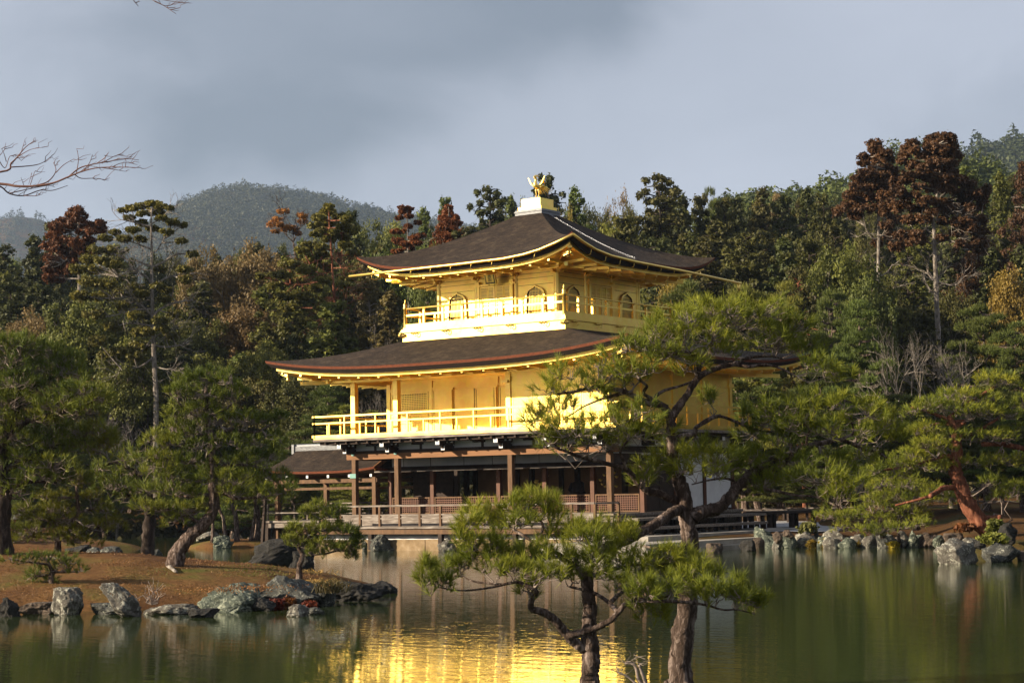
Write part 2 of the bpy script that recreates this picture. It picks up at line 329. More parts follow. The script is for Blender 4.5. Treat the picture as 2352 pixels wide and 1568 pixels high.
def roof_band(cx, cy, A, B, ze, lift, powr, o0, z0, o1, z1, ns=41, lf0=1.0, lf1=1.0, thick=None):
    """strip round the eave between inset o0 at height z0 and inset o1 at z1 (relative to the eave line)"""
    mb = MB(); s = np.linspace(-1, 1, ns); s = np.sign(s) * np.abs(s) ** .75
    for side in range(4):
        V = []
        for o_, dz, lf in ((o0, z0, lf0), (o1, z1, lf1)):
            for q in s:
                x, y = [(q * (A - o_), -(B - o_)), ((A - o_), q * (B - o_)), (-q * (A - o_), (B - o_)), (-(A - o_), -q * (B - o_))][side]
                V.append((cx + x, cy + y, ze + lift * lf * abs(q) ** powr + dz))
        j = np.arange(ns - 1)
        mb.add(V, np.stack([j, j + 1, ns + j + 1, ns + j], -1))
    return mb
def bands(lst): 
    m0 = MB()
    for b_ in lst:
        for V, in [(v,) for v in b_.V]: pass
        off = m0.n; V = np.concatenate(b_.V); m0.V.append(V); m0.n += len(V)
        for q in b_.Q: m0.Q.append(q + off)
    return m0
def eave_set(roof, cx, cy, A, B, ze, lift, powr, wallA, wallB, zwall, spacing, gutter=None):
    rb = roof_band
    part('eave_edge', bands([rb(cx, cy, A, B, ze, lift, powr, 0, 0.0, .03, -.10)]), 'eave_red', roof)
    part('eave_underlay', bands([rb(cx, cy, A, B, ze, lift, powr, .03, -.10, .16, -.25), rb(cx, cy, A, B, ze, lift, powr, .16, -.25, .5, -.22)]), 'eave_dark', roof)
    # gold fascia, drip board and soffit
    fas = bands([rb(cx, cy, A, B, ze, lift, powr, .30, -.215, .31, -.36, lf0=.95, lf1=.95), rb(cx, cy, A, B, ze, lift, powr, .31, -.36, .37, -.36, lf0=.95, lf1=.95),
                 rb(cx, cy, A, B, ze, lift, powr, .37, -.36, .38, -.29, lf0=.95, lf1=.95)])
    part('fascia', fas, 'gold', roof)
    so = MB(); ns = 41; s = np.linspace(-1, 1, ns); s = np.sign(s) * np.abs(s) ** .8; nt_ = 6
    for side in range(4):
        V = []
        for t_ in np.linspace(0, 1, nt_):
            for q in s:
                e = [(q * (A - .36), -(B - .36)), ((A - .36), q * (B - .36)), (-q * (A - .36), (B - .36)), (-(A - .36), -q * (B - .36))][side]
                w_ = [(q * wallA, -wallB), (wallA, q * wallB), (-q * wallA, wallB), (-wallA, -q * wallB)][side]
                x = e[0] + (w_[0] - e[0]) * t_; y = e[1] + (w_[1] - e[1]) * t_
                V.append((cx + x, cy + y, ze - .30 + lift * .95 * abs(q) ** powr * (1 - t_) ** 1.5 + (zwall - (ze - .30)) * t_))
        i = np.arange(nt_ - 1)[:, None] * ns; j = np.arange(ns - 1)[None]
        so.add(V, np.stack([i + j, i + ns + j, i + ns + j + 1, i + j + 1], -1).reshape(-1, 4))
    part('soffit', so, 'gold', roof)
    # rafters, two tiers, with the hip rafters
    ra = MB(); hidden = MB()
    def zs(q, t_): return ze - .30 + lift * .95 * abs(q) ** powr * (1 - t_) ** 1.5 + (zwall - (ze - .30)) * t_
    for side in range(4):
        half = (A, B, A, B)[side]; wh = (wallA, wallB, wallA, wallB)[side]; dep = (B, A, B, A)[side]; wd = (wallB, wallA, wallB, wallA)[side]
        n = int(round(2 * (half - .5) / spacing)); 
        for k in range(n + 1):
            v = -(half - .5) + k * 2 * (half - .5) / n
            def pt(v, t_, dz):
                r_ = (dep - .40) + (wd - (dep - .40)) * t_; q = v / half
                x, y = [(v, -r_), (r_, v), (-v, r_), (-r_, -v)][side]
                return (cx + x, cy + y, zs(q, t_) + dz)
            # stop where the hip cuts in
            lim = 1.0
            if abs(v) > wh: lim = max(.08, (half - .1 - abs(v)) / (half - wh))
            r1_ = MB() if side < 2 else hidden
            r1_.bar(pt(v, 0.0, -.07), pt(v, min(lim, .42), -.11), .085, .10)
            if lim > .35: r1_.bar(pt(v, .30, -.15), pt(v, lim, -.12), .09, .10)
            if side < 2: part('rafter', r1_, 'gold', roof)
    for sx in (-1, 1):
        for sy in (-1, 1):
            ra = MB(); ra.bar((cx + sx * (A - .36), cy + sy * (B - .36), ze - .38 + lift * .93), (cx + sx * wallA, cy + sy * wallB, zwall - .10), .16, .17)
            ra.bar((cx + sx * (A - .95), cy + sy * (B - .95), ze - .62 + lift * .45), (cx + sx * wallA, cy + sy * wallB, zwall - .20), .13, .14); part('hip_rafter', ra, 'gold', roof)
    tag(part('rafters', hidden, 'gold', roof), kind='stuff')
    pu = MB()   # eave purlin carried on the brackets
    for o_, dz in ((.62, -.20),):
        a1 = wallA + o_; b1 = wallB + o_; z_ = zwall + dz
        pu.box(cx - a1 - .25, cx + a1 + .25, cy - b1 - .06, cy - b1 + .06, z_ - .07, z_ + .07); pu.box(cx - a1 - .25, cx + a1 + .25, cy + b1 - .06, cy + b1 + .06, z_ - .07, z_ + .07)
        pu.box(cx - a1 - .06, cx - a1 + .06, cy - b1 - .25, cy + b1 + .25, z_ - .066, z_ + .066); pu.box(cx + a1 - .06, cx + a1 + .06, cy - b1 - .25, cy + b1 + .25, z_ - .066, z_ + .066)
    part('purlin', pu, 'gold', roof)
    for sx in (-1, 1):
        for sy in (-1, 1):
            bl = MB(); c = (cx + sx * (A - .62), cy + sy * (B - .62), ze - .68 + lift * .9)
            bl.lathe(c, [(.0, .20), (.008, .20), (.008, .12), (.035, .11), (.05, .06), (.055, 0), (.08, -.05), (0, -.05)], 12)
            part('wind_bell', bl, 'gold', roof, True)

# ---- upper roof
UA = 5.01
r3 = roof_surface(PX, PY, UA, UA, .60, .60, 10.50, 12.76, .64, 4.0, 1.24)
roof3 = part('roof', r3, 'thatch', None, True)
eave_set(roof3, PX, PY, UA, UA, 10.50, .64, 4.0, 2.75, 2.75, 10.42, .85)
# gutters hung under the upper eave
g = MB(); y_ = PY - UA - .03
g.tube([(PX - 5.35, y_, 10.41), (PX - 3, y_, 10.42), (PX, y_, 10.42), (PX + 2.0, y_, 10.44), (PX + 2.9, y_, 10.51), (PX + 3.6, y_, 10.62), (PX + 4.3, y_, 10.80), (PX + 5.06, y_, 11.03)], .05, 10)
x_ = PX + UA + .05
g.tube([(x_, PY - UA, 11.03), (x_, PY - 4.4, 10.82), (x_, PY - 3.6, 10.62), (x_, PY - 2.6, 10.49), (x_, PY - 1, 10.42), (x_, PY + 3, 10.36), (x_, PY + 6.9, 10.25)], .05, 10)
g.bar((x_, PY + 6.75, 10.2), (x_, PY + 6.75, 9.9), .12, .12, .05, .05)
for k in range(9):
    xx = PX - 4.2 + k * .95; zz = 10.40 + (max(0, (xx - PX - 2)) / 3.06) ** 2 * .5
    g.tube([(xx, y_, zz), (xx - .05, y_, zz - .17), (xx - .02, y_ + .2, zz - .2), (xx + .08, y_ + .36, zz - .12)], .011, 5)
for k in range(9):
    yy = PY - 3.9 + k * .95; zz = 10.40 + (max(0, (PY - 2 - yy)) / 3.0) ** 2 * .5
    g.tube([(x_, yy, zz), (x_, yy - .05, zz - .17), (x_ - .2, yy, zz - .2), (x_ - .36, yy + .08, zz - .12)], .011, 5)
part('gutter', g, 'gold', roof3, True)
# chain lying down the east face
ch = MB()
for k in range(78):
    t_ = .97 - k * .0113
    x = PX + UA + (.60 - UA) * t_; z = 10.50 + 2.26 * t_ ** 1.24 + .035
    th = np.linspace(0, 2 * math.pi, 9); a_ = .040
    t2 = t_ - .001; dz = 2.26 * 1.24 * t_ ** .24 / (UA - .6)
    P = [(x - math.cos(q) * a_, PY + (math.sin(q) * .026 if k % 2 else 0) - .2, z + math.cos(q) * a_ * dz + (0 if k % 2 else math.sin(q) * .026)) for q in th]
    ch.tube(P, .0085, 5, cap=False)
part('chain', ch, 'chain', roof3, True)
# roof crown: tiled base with two gold boxes
cb = MB(); cb.box(PX - .63, PX + .63, PY - .63, PY + .63, 12.70, 12.93); cb.box(PX - .66, PX + .66, PY - .66, PY + .66, 12.845, 12.885)
part('tiled_base', cb, 'tile', roof3)
cb = MB(); cb.box(PX - .525, PX + .525, PY - .525, PY + .525, 12.93, 13.07); cb.box(PX - .43, PX + .43, PY - .43, PY + .43, 13.07, 13.36)
for a_ in (.425, .52):
    z0, z1 = (13.07, 13.36) if a_ < .5 else (12.93, 13.07)
    for sx in (-1, 0, 1):
        w_ = .02
        cb.box(PX + sx * (a_ - .0) - w_, PX + sx * (a_ - .0) + w_, PY - a_ - .022, PY + a_ + .022, z0 + .003, z1 + (.012 if a_ < .5 else -.003)); cb.box(PX - a_ - .024, PX + a_ + .024, PY + sx * a_ - w_, PY + sx * a_ + w_, z0 + .004, z1 + (.014 if a_ < .5 else -.004))
cb.box(PX - .45, PX + .45, PY - .45, PY + .45, 13.345, 13.385)
part('crown_box', cb, 'gold', roof3)

# ---- third storey
H3 = 2.75
wl = MB()
for sx, sy in ((0, -1), (0, 1)): wl.box(PX - H3 + .03, PX + H3 - .03, PY + sy * H3 - .05, PY + sy * H3 + .05, 8.30, 10.5)
for sx in (-1, 1): wl.box(PX + sx * H3 - .05, PX + sx * H3 + .05, PY - H3 + .03, PY + H3 - .03, 8.30, 10.5)
wall3 = part('wall', wl, 'gold')
tr = MB()
for z_, h_, o_ in ((8.42, .10, .075), (9.86, .07, .072), (10.02, .05, .070), (10.24, .09, .078)):
    a_ = H3 + o_
    tr.box(PX - a_, PX + a_, PY - a_, PY - H3 - .045, z_ - h_ / 2, z_ + h_ / 2); tr.box(PX - a_, PX + a_, PY + H3 + .045, PY + a_, z_ - h_ / 2, z_ + h_ / 2)
    tr.box(PX + H3 + .045, PX + a_ - .003, PY - H3, PY + H3, z_ - h_ / 2, z_ + h_ / 2); tr.box(PX - a_ + .003, PX - H3 - .045, PY - H3, PY + H3, z_ - h_ / 2, z_ + h_ / 2)
part('rail_band', tr, 'gold', wall3)
for k in range(4):
    for m_ in range(4):
        if k in (0, 3) or m_ in (0, 3):
            x = PX - H3 + k * H3 * 2 / 3; y = PY - H3 + m_ * H3 * 2 / 3
            p_ = MB(); p_.lathe((x, y, 8.35), [(.115, 0), (.115, 2.0)], 16); part('post', p_, 'gold', wall3, True)
            br = MB(); dx = (-1 if k == 0 else 1 if k == 3 else 0); dy = (-1 if m_ == 0 else 1 if m_ == 3 else 0)
            br.cb((x, y, 10.16), .30, .30, .07); br.cb((x, y, 10.22), .36, .36, .06)
            for (ex, ey) in ({(dx, 0), (0, dy), (dx, dy)} - {(0, 0)}):
                br.bar((x - ex * .05, y - ey * .05, 10.10), (x + ex * .34, y + ey * .34, 10.12), .10, .09); br.cb((x + ex * .33, y + ey * .33, 10.19), .15, .15, .08)
                br.bar((x, y, 10.27), (x + ex * .60, y + ey * .60, 10.27), .10, .09); br.cb((x + ex * .60, y + ey * .60, 10.33), .15, .15, .07)
            for ax in (0, 1):
                if (ax == 0 and dy) or (ax == 1 and dx):
                    q = [(.36, 0), (0, .36)][ax]
                    br.bar((x - q[0] + dx * .06, y - q[1] + dy * .06, 10.235), (x + q[0] + dx * .06, y + q[1] + dy * .06, 10.235), .13, .09)
                    for s_ in (-1, 0, 1): br.cb((x + s_ * q[0] * .85 + dx * .07, y + s_ * q[1] * .85 + dy * .07, 10.31), .13, .13, .07)
            part('bracket', br, 'gold', wall3)
def face_pt(side, v, o, z):
    """point on one of the four third-storey faces; v along the wall, o outwards"""
    return [(PX + v, PY - H3 - .05 - o, z), (PX + H3 + .05 + o, PY + v, z), (PX - v, PY + H3 + .05 + o, z), (PX - H3 - .05 - o, PY - v, z)][side]
def fbox(mb, side, v0, v1, o0, o1, z0, z1):
    P = [face_pt(side, v, o, z) for z in (z0, z1) for o in (o0, o1) for v in (v0, v1)]
    P = np.array(P); mn = P.min(0); mxx = P.max(0); mb.box(mn[0], mxx[0], mn[1], mxx[1], mn[2], mxx[2])
ARCH = [(.40, 0), (.385, .35), (.375, .62), (.37, .78), (.345, .90), (.29, .985), (.22, 1.03), (.165, 1.045), (.12, 1.075), (.06, 1.09), (0, 1.14)]
def arch_window(side, vc, z0=8.48):
    out_ = [(x, z) for x, z in ARCH] + [(-x, z) for x, z in ARCH[::-1][1:]]
    fr = MB(); n = len(out_); V = []
    for o_ in (0.004, .085):
        for sc, dz in ((1.0, 0), (1.17, .05)):
            for x, z in out_: V.append(face_pt(side, vc + x * sc * (1 if sc == 1 else 1 + .03 * (z < .3)), o_, z0 + z * (1 if sc == 1 else 1.05) + (0 if z else 0)))
    def ring(a_, b_): return [(a_ * n + i, a_ * n + i + 1, b_ * n + i + 1, b_ * n + i) for i in range(n - 1)]
    fr.add(V, ring(2, 3) + ring(3, 1) + ring(1, 0))
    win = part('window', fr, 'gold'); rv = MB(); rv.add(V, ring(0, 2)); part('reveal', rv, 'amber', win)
    bk = MB(); V = [face_pt(side, vc + x, .006, z0 + z) for x, z in out_] + [face_pt(side, vc, .006, z0 + .5)]
    bk.add(V, [(n, i, i + 1) for i in range(n - 1)]); part('paper_screen', bk, 'paper', win)
    lt = MB()
    for k in range(-5, 6):
        x = k * .068; top = np.interp(abs(x), [p[0] for p in ARCH[::-1]], [p[1] for p in ARCH[::-1]])
        fbox(lt, side, vc + x - .011, vc + x + .011, .012, .030, z0, z0 + top)
    for z_ in (.06, .13, .42, .50, .78, .86, .98):
        hw = np.interp(z_, [p[1] for p in ARCH], [p[0] for p in ARCH]) if z_ > .01 else .4
        fbox(lt, side, vc - hw, vc + hw, .010, .026, z0 + z_ - .009, z0 + z_ + .009)
    part('lattice', lt, 'gold', win)
for side in (0, 1, 3):
    sj = MB()
    for v0, v1 in ((-2.62, -1.03), (1.03, 2.62), (-.78, .78)):
        for z_ in ((9.70, 9.95, 10.12) if abs(v0) > .9 and v0 != -.78 else (10.10,)): fbox(sj, side, v0, v1, .0, .006, z_ - .007, z_ + .007)
    part('panel_joint', sj, 'amber', wall3)
    for v in (-1.83, 1.83): arch_window(side, v)
    fr = MB(); 
    for x in (-.78, .78): fbox(fr, side, x - .05, x + .05, 0, .10, 8.4, 9.98)
    fbox(fr, side, -.95, .95, 0, .11, 9.80, 9.87)
    for x in (-.80, .80): fbox(fr, side, x - .09, x + .09, 0, .15, 9.87, 9.96)
    dr0 = part('doorway', fr, 'gold')
    for q in (-1, 1):
        d = MB(); a_, b_ = (min(q * .02, q * .72), max(q * .02, q * .72))
        fbox(d, side, a_, b_, .012, .045, 8.44, 9.78)
        for z_ in (8.46, 9.0, 9.10, 9.20, 9.29, 9.76): fbox(d, side, a_, b_, .045, .075, z_ - .022, z_ + .022)
        for x in (a_ + .02, (a_ + b_) / 2, b_ - .02): fbox(d, side, x - .022, x + .022, .045, .078, 8.46, 9.76)
        dd = part('door', d, 'gold', dr0)
        l_ = MB()
        for c in (0, 1):
            x0 = a_ + .04 + c * (b_ - a_) / 2; x1 = x0 + (b_ - a_) / 2 - .08
            fbox(l_, side, x0, x1, .046, .049, 9.32, 9.73)
        part('paper_screen', l_, 'paper', dr0)
        l_ = MB()
        for c in (0, 1):
            x0 = a_ + .04 + c * (b_ - a_) / 2; x1 = x0 + (b_ - a_) / 2 - .08
            for k in range(6): x = x0 + (x1 - x0) * (k + .5) / 6; fbox(l_, side, x - .010, x + .010, .050, .066, 9.31, 9.74)
            for z_ in (9.37, 9.41, 9.51, 9.55, 9.65, 9.69): fbox(l_, side, x0, x1, .050, .062, z_ - .007, z_ + .007)
        part('lattice', l_, 'gold', dr0)
# third-storey balcony
bal = MB(); a_ = 3.78
bal.box(PX - a_, PX + a_, PY - a_, PY + a_, 7.86, 8.20); bal.box(PX - a_ - .06, PX + a_ + .06, PY - a_ - .06, PY + a_ + .06, 8.20, 8.27)
bal.box(PX - a_ - .03, PX + a_ + .03, PY - a_ - .03, PY + a_ + .03, 8.27, 8.33); bal.box(PX - a_ + .02, PX + a_ - .02, PY - a_ + .02, PY + a_ - .02, 8.33, 8.40)
bal3 = part('balcony', bal, 'gold')
for side in range(4):
    for k in range(5):
        hk = MB(); v = -3.0 + k * 1.5
        def fp(v, o, z): return [(PX + v, PY - a_ - o, z), (PX + a_ + o, PY + v, z), (PX - v, PY + a_ + o, z), (PX - a_ - o, PY - v, z)][side]
        hk.tube([fp(v - .35, .05, 8.16), fp(v, .05, 8.17)], .016, 6)
        for q in (-.3, -.18, -.06): hk.bar(fp(v + q, .0, 8.155), fp(v + q, .09, 8.155), .03, .05)
        hk.tube([fp(v + .03, .05, 8.19), fp(v + .04, .07, 8.10), fp(v, .09, 8.04), fp(v - .09, .09, 8.03), fp(v - .11, .08, 8.06)], .017, 6)
        part('hook', hk, 'gold', bal3, True)
for sx in (-1, 1):
    for sy in (-1, 1):
        hk = MB(); x = PX + sx * (a_ + .04); y = PY + sy * (a_ + .04)
        hk.lathe((x, y, 8.02), [(0, 0), (.05, .01), (.075, .06), (.05, .11), (.085, .14), (.085, .2), (0, .2)], 10); hk.bar((x - sx * .2, y, 8.10), (x + sx * .12, y, 8.10), .06, .1); hk.bar((x, y - sy * .2, 8.10), (x, y + sy * .12, 8.10), .06, .1)
        part('corner_ornament', hk, 'gold', bal3, True)
rl = MB(); b_ = a_ - .08
for side in range(4):
    def fp(v, z, o=0): return [(PX + v, PY - b_ - o, z), (PX + b_ + o, PY + v, z), (PX - v, PY + b_ + o, z), (PX - b_ - o, PY - v, z)][side]
    rl.tube([fp(-b_, 9.12), fp(b_, 9.12)], .033, 8); rl.bar(fp(-b_, 8.86), fp(b_, 8.86), .05, .07)
    rl.bar(fp(-b_, 8.46), fp(b_, 8.46), .10, .12)
    for k in range(1, 8):
        v = -b_ + k * 2 * b_ / 8
        rl.bar(fp(v, 8.5), fp(v, 8.98), .085, .085); rl.bar(fp(v, 8.98), fp(v, 9.04), .085, .085, .05, .05); rl.bar(fp(v, 9.03), fp(v, 9.085), .05, .05, .13, .07)
rail3 = part('railing', rl, 'gold', bal3)
for sx in (-1, 1):
    for sy in (-1, 1):
        p_ = MB(); p_.lathe((PX + sx * b_, PY + sy * b_, 8.38), [(.068, 0), (.068, .72), (.08, .73), (.08, .80), (.06, .82), (.078, .88), (.06, .94), (.022, .975), (.03, 1.01), (.0, 1.12)], 14)
        part('corner_post', p_, 'gold', bal3, True)

# ---- lower roof
LA, LB = 8.27, 6.67
roof2 = part('roof', roof_surface(PX, PY, LA, LB, 3.5, 3.5, 6.75, 7.98, .50, 3.0, 1.12), 'thatch', None, True)
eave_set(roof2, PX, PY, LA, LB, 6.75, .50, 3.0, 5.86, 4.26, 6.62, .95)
# ---- second storey
w2 = MB()
w2.box(7.46, 11.72, -.05, .05, 4.25, 6.7); w2.box(11.67, 11.77, .05, 8.52, 4.25, 6.7); w2.box(.0, 11.67, 8.47, 8.57, 4.25, 6.7); w2.box(-.05, .05, 2.13, 8.47, 4.25, 6.7)
w2.box(.05, 7.46, 2.08, 2.18, 4.25, 6.7); w2.box(7.42, 7.50, .05, 2.08, 4.25, 6.7)
wall2 = part('wall', w2, 'gold')
cl = MB(); cl.box(-.1, 7.5, -.08, 2.1, 6.60, 6.68); cl.box(0.05, 7.4, -.07, .07, 6.36, 6.58); cl.box(-.07, .07, .07, 2.06, 6.36, 6.58); cl.box(.06, 7.42, 2.0, 2.075, 6.42, 6.5)
for x in np.arange(.6, 7.4, .6): cl.box(x - .02, x + .02, .08, 2.06, 6.565, 6.6)
part('veranda_ceiling', cl, 'gold')
for (x, y) in [(0, 0), (2.13, 0), (7.46, -.02), (9.59, -.02), (11.72, -.02)]:
    p_ = MB(); p_.box(x - .105, x + .105, y - .105, y + .105, 4.3, 6.5); p_.box(x - .15, x + .15, y - .15, y + .15, 6.38, 6.46)
    part('post', p_, 'gold')
for (x, y) in [(11.74, 2.13), (11.74, 4.26), (11.74, 6.39), (11.74, 8.5), (0, 2.13), (-.02, 4.26), (-.02, 6.39), (0, 8.5), (2.13, 2.12), (5.33, 2.12)]:
    p_ = MB(); p_.box(x - .09, x + .09, y - .09, y + .09, 4.3, 6.5); part('post', p_, 'gold')
bm_ = MB()
for z_, h_ in ((5.98, .14), (6.32, .16), (4.40, .12)):
    bm_.box(7.35, 11.86, -.085, -.051, z_ - h_ / 2, z_ + h_ / 2); bm_.box(11.771, 11.805, -.08, 8.66, z_ - h_ / 2, z_ + h_ / 2)
bm_.box(.1, 7.42, 2.04, 2.078, 6.05, 6.17); bm_.box(.1, 7.42, 2.045, 2.078, 4.3, 4.42); bm_.box(.1, 7.42, 2.045, 2.079, 5.18, 5.25)
bm_.box(7.2, 7.5, -.2, -.0, 6.0, 6.10); bm_.box(11.6, 12.0, -.16, -.086, 6.0, 6.10); bm_.box(11.806, 11.86, 8.3, 8.7, 5.92, 6.06)
part('beam', bm_, 'gold', wall2)
# flush shutters right of the veranda
for x0, x1 in ((7.60, 9.46), (9.72, 11.58)):
    s_ = MB()
    for c in (0, 1):
        a0 = x0 + c * (x1 - x0) / 2 + .01; a1 = a0 + (x1 - x0) / 2 - .02
        s_.box(a0, a1, -.075, -.052, 4.5, 5.9); s_.box(a0, a0 + .05, -.09, -.075, 4.5, 5.9); s_.box(a1 - .05, a1, -.09, -.075, 4.5, 5.9); s_.box(a0 + .05, a1 - .05, -.09, -.075, 4.5, 4.62); s_.box(a0 + .05, a1 - .05, -.09, -.075, 5.82, 5.9)
    sp = part('shutter', s_, 'gold')
    s_ = MB()
    for c in (0, 1):
        a0 = x0 + c * (x1 - x0) / 2 + .06; a1 = a0 + (x1 - x0) / 2 - .12
        for k in range(30): s_.box(a0, a1, -.086, -.076, 4.64 + k * .039, 4.662 + k * .039)
    part('slats', s_, 'gold', sp)
for y0, y1 in ((.15, 2.0), (2.26, 4.13), (4.39, 6.26), (6.52, 8.38)):
    s_ = MB(); s_.box(11.772, 11.79, y0, y1, 4.48, 5.88); part('shutter', s_, 'gold')
# recessed wall: lattice windows and doors
def lattice(x0, x1, y, z0, z1, nx, nz, bw=.022, dep=.03, m='gold', frame=.07, name='lattice_window', back='paper', parent=None, fm=None):
    f = MB(); f.box(x0, x1, y - dep - .02, y, z0, z0 + frame); f.box(x0, x1, y - dep - .02, y, z1 - frame, z1); f.box(x0, x0 + frame, y - dep - .021, y, z0 + frame, z1 - frame); f.box(x1 - frame, x1, y - dep - .021, y, z0 + frame, z1 - frame)
    w_ = part(name, f, fm or m, parent)
    l_ = MB(); xa, xb, za, zb = x0 + frame, x1 - frame, z0 + frame, z1 - frame
    for k in range(1, nx): x = xa + (xb - xa) * k / nx; l_.box(x - bw / 2, x + bw / 2, y - dep, y - .008, za, zb)
    for k in range(1, nz): z = za + (zb - za) * k / nz; l_.box(xa, xb, y - dep - .003, y - .012, z - bw / 2, z + bw / 2)
    part('lattice', l_, m, w_)
    if back:
        b3 = MB(); b3.box(xa, xb, y - .007, y - .001, za, zb); part('backing', b3, back, w_)
    return w_
lattice(.16, 2.02, 2.075, 5.27, 6.02, 20, 9, .034, back='amber')
lattice(6.72, 7.36, 2.075, 5.27, 6.02, 7, 9, .034, back='amber')
lattice(.16, 2.02, 2.075, 4.45, 5.16, 2, 2, .02, back='gold'); lattice(6.72, 7.36, 2.075, 4.45, 5.16, 2, 2, .02, back='gold')
for k, (x0, x1) in enumerate(((2.25, 3.20), (3.24, 4.28), (4.32, 5.22), (5.46, 6.02), (6.06, 6.62))):
    d = MB(); d.box(x0, x1, 2.04, 2.075, 4.43, 6.03); d.box(x0 + .0, x0 + .05, 2.02, 2.04, 4.43, 6.03); d.box(x1 - .05, x1, 2.02, 2.04, 4.43, 6.03); d.box(x0 + .05, x1 - .05, 2.022, 2.04, 5.0, 5.05)
    dd = part('door', d, 'gold')
    d = MB(); d.box(x1 + .003, x1 + .037, 2.05, 2.077, 4.43, 6.03); d.box(x0 + .055, x0 + .065, 2.038, 2.0405, 4.5, 5.98); part('joint', d, 'amber', dd)
for x in (3.22, 5.34, 6.04):
    d = MB(); d.box(x - .10, x + .10, 1.95, 2.02, 6.03, 6.10); d.box(x - .03, x + .03, 1.96, 2.03, 4.4, 6.03); part('door_pivot', d, 'gold')
# second-storey balcony deck and railing
dk = MB(); o_ = 1.12
dk.box(-o_, 11.72 + o_, -o_, 8.52 + o_, 4.20, 4.25); 
deck2 = part('balcony', dk, 'gold')
dk = MB(); dk.box(-o_ - .02, 11.74 + o_, -o_ - .02, 8.54 + o_, 4.10, 4.197); part('deck_edge', dk, 'wood_grey', deck2)
dk = MB(); dk.box(-.95, 12.67, -.95, 9.47, 3.98, 4.097); 
for x in np.arange(-.6, 12.4, .53): dk.box(x - .04, x + .04, -1.06, -.95, 4.0, 4.09)
part('deck_joists', dk, 'wood_dark', deck2)
rl = MB()
def rail_sq(mb, x0, y0, x1, y1, z0, zt, zm, sp, w=.055, ext=.08):
    d = np.array([x1 - x0, y1 - y0], float); Ln = np.linalg.norm(d); d /= Ln
    a0 = np.array([x0, y0]) - d * ext; a1 = np.array([x1, y1]) + d * ext
    mb.bar((*a0, zt), (*a1, zt), .065, .06); mb.bar((*a0, zm), (*a1, zm), .05, .055); mb.bar((*a0, z0 + .05), (*a1, z0 + .05), .10, .10)
    n = max(1, int(round(Ln / sp)))
    for k in range(n + 1):
        q = np.array([x0, y0]) + d * Ln * k / n; mb.bar((*q, z0 + .1), (*q, zt - .03), w, w)
        if k < n:
            q = q + d * Ln / n / 2; mb.bar((*q, z0 + .1), (*q, zm - .027), w, w)
e_ = 1.10
rail_sq(rl, -e_, -e_, 11.72 + e_, -e_, 4.25, 5.06, 4.80, 1.53); rail_sq(rl, 11.72 + e_, -e_, 11.72 + e_, 8.52 + e_, 4.252, 5.062, 4.802, 1.53)
rail_sq(rl, -e_, 8.52 + e_, 11.72 + e_, 8.52 + e_, 4.25, 5.06, 4.80, 1.53); rail_sq(rl, -e_, -e_, -e_, 8.52 + e_, 4.252, 5.062, 4.802, 1.53)
part('railing', rl, 'gold', deck2)
# brackets under the balcony, white tips
for x in (0, 2.13, 4.8, 7.46, 9.59, 11.72):
    for (dy, yy) in ((-1, 0), ):
        b3 = MB(); b3.box(x - .09, x + .09, -.92, 0, 3.84, 3.975); b3.box(x - .08, x + .08, -.60, 0, 3.64, 3.80); b3.box(x - .13, x + .13, -.66, -.4, 3.80, 3.84); b3.box(x - .35, x + .35, -.50, -.36, 3.86, 3.97)
        b3.prism([(-.55, 3.62), (-.05, 3.62), (-.05, 3.98), (-.88, 3.98)], 0, x - .05, x + .05)
        bb = part('bracket', b3, 'wood_dark'); 
        b3 = MB(); b3.box(x - .092, x + .092, -.935, -.921, 3.838, 3.977); b3.box(x - .082, x + .082, -.615, -.601, 3.638, 3.802)
        for q in (-.34, -.12, .12, .34): b3.box(x + q - .05, x + q + .05, -.512, -.5, 3.90, 3.955)
        part('white_tip', b3, 'plaster', bb)
for y in (2.13, 4.26, 6.39, 8.52):
    b3 = MB(); b3.box(11.72, 12.64, y - .09, y + .09, 3.84, 3.975); b3.box(11.72, 12.32, y - .08, y + .08, 3.64, 3.80); b3.prism([(11.77, 3.62), (12.27, 3.62), (12.6, 3.98), (11.77, 3.98)], 1, y - .05, y + .05)
    bb = part('bracket', b3, 'wood_dark'); b3 = MB(); b3.box(12.641, 12.655, y - .092, y + .092, 3.838, 3.977); b3.box(12.321, 12.335, y - .082, y + .082, 3.638, 3.802); part('white_tip', b3, 'plaster', bb)
for x in (1.06, 3.3, 6.2, 8.5, 10.6):
    b3 = MB(); b3.box(x - .045, x + .045, -.06, .0, 3.72, 3.97); b3.box(x - .42, x + .12, -.10, -.02, 3.90, 3.98); part('strut', b3, 'wood_dark')
# ---- first storey
pl = MB(); pl.box(-.02, 11.74, -.02, .03, 3.62, 4.0); pl.box(11.69, 11.745, .03, 8.5, 3.3, 4.0); pl.box(.05, 11.69, 8.45, 8.5, 3.3, 4.0); pl.box(-.02, .04, .03, 8.45, 3.5, 4.0)
pl.box(.1, 11.6, 2.1, 2.16, 3.12, 3.9)
part('plaster_band', pl, 'plaster')
bm1 = MB(); bm1.box(-.35, 12.05, -.10, .10, 3.40, 3.62); part('beam', bm1, 'wood_beam')
bm1 = MB(); bm1.box(-.1, 11.82, -.13, -.021, 3.62, 3.73); bm1.box(11.62, 11.82, -.35, 8.6, 3.38, 3.60); bm1.box(-.1, .1, .1, 8.6, 3.38, 3.60); bm1.box(0, 11.7, 2.03, 2.23, 2.98, 3.12); bm1.box(0, 11.7, 8.4, 8.6, 3.3, 3.5)
part('beam', bm1, 'wood_dark')
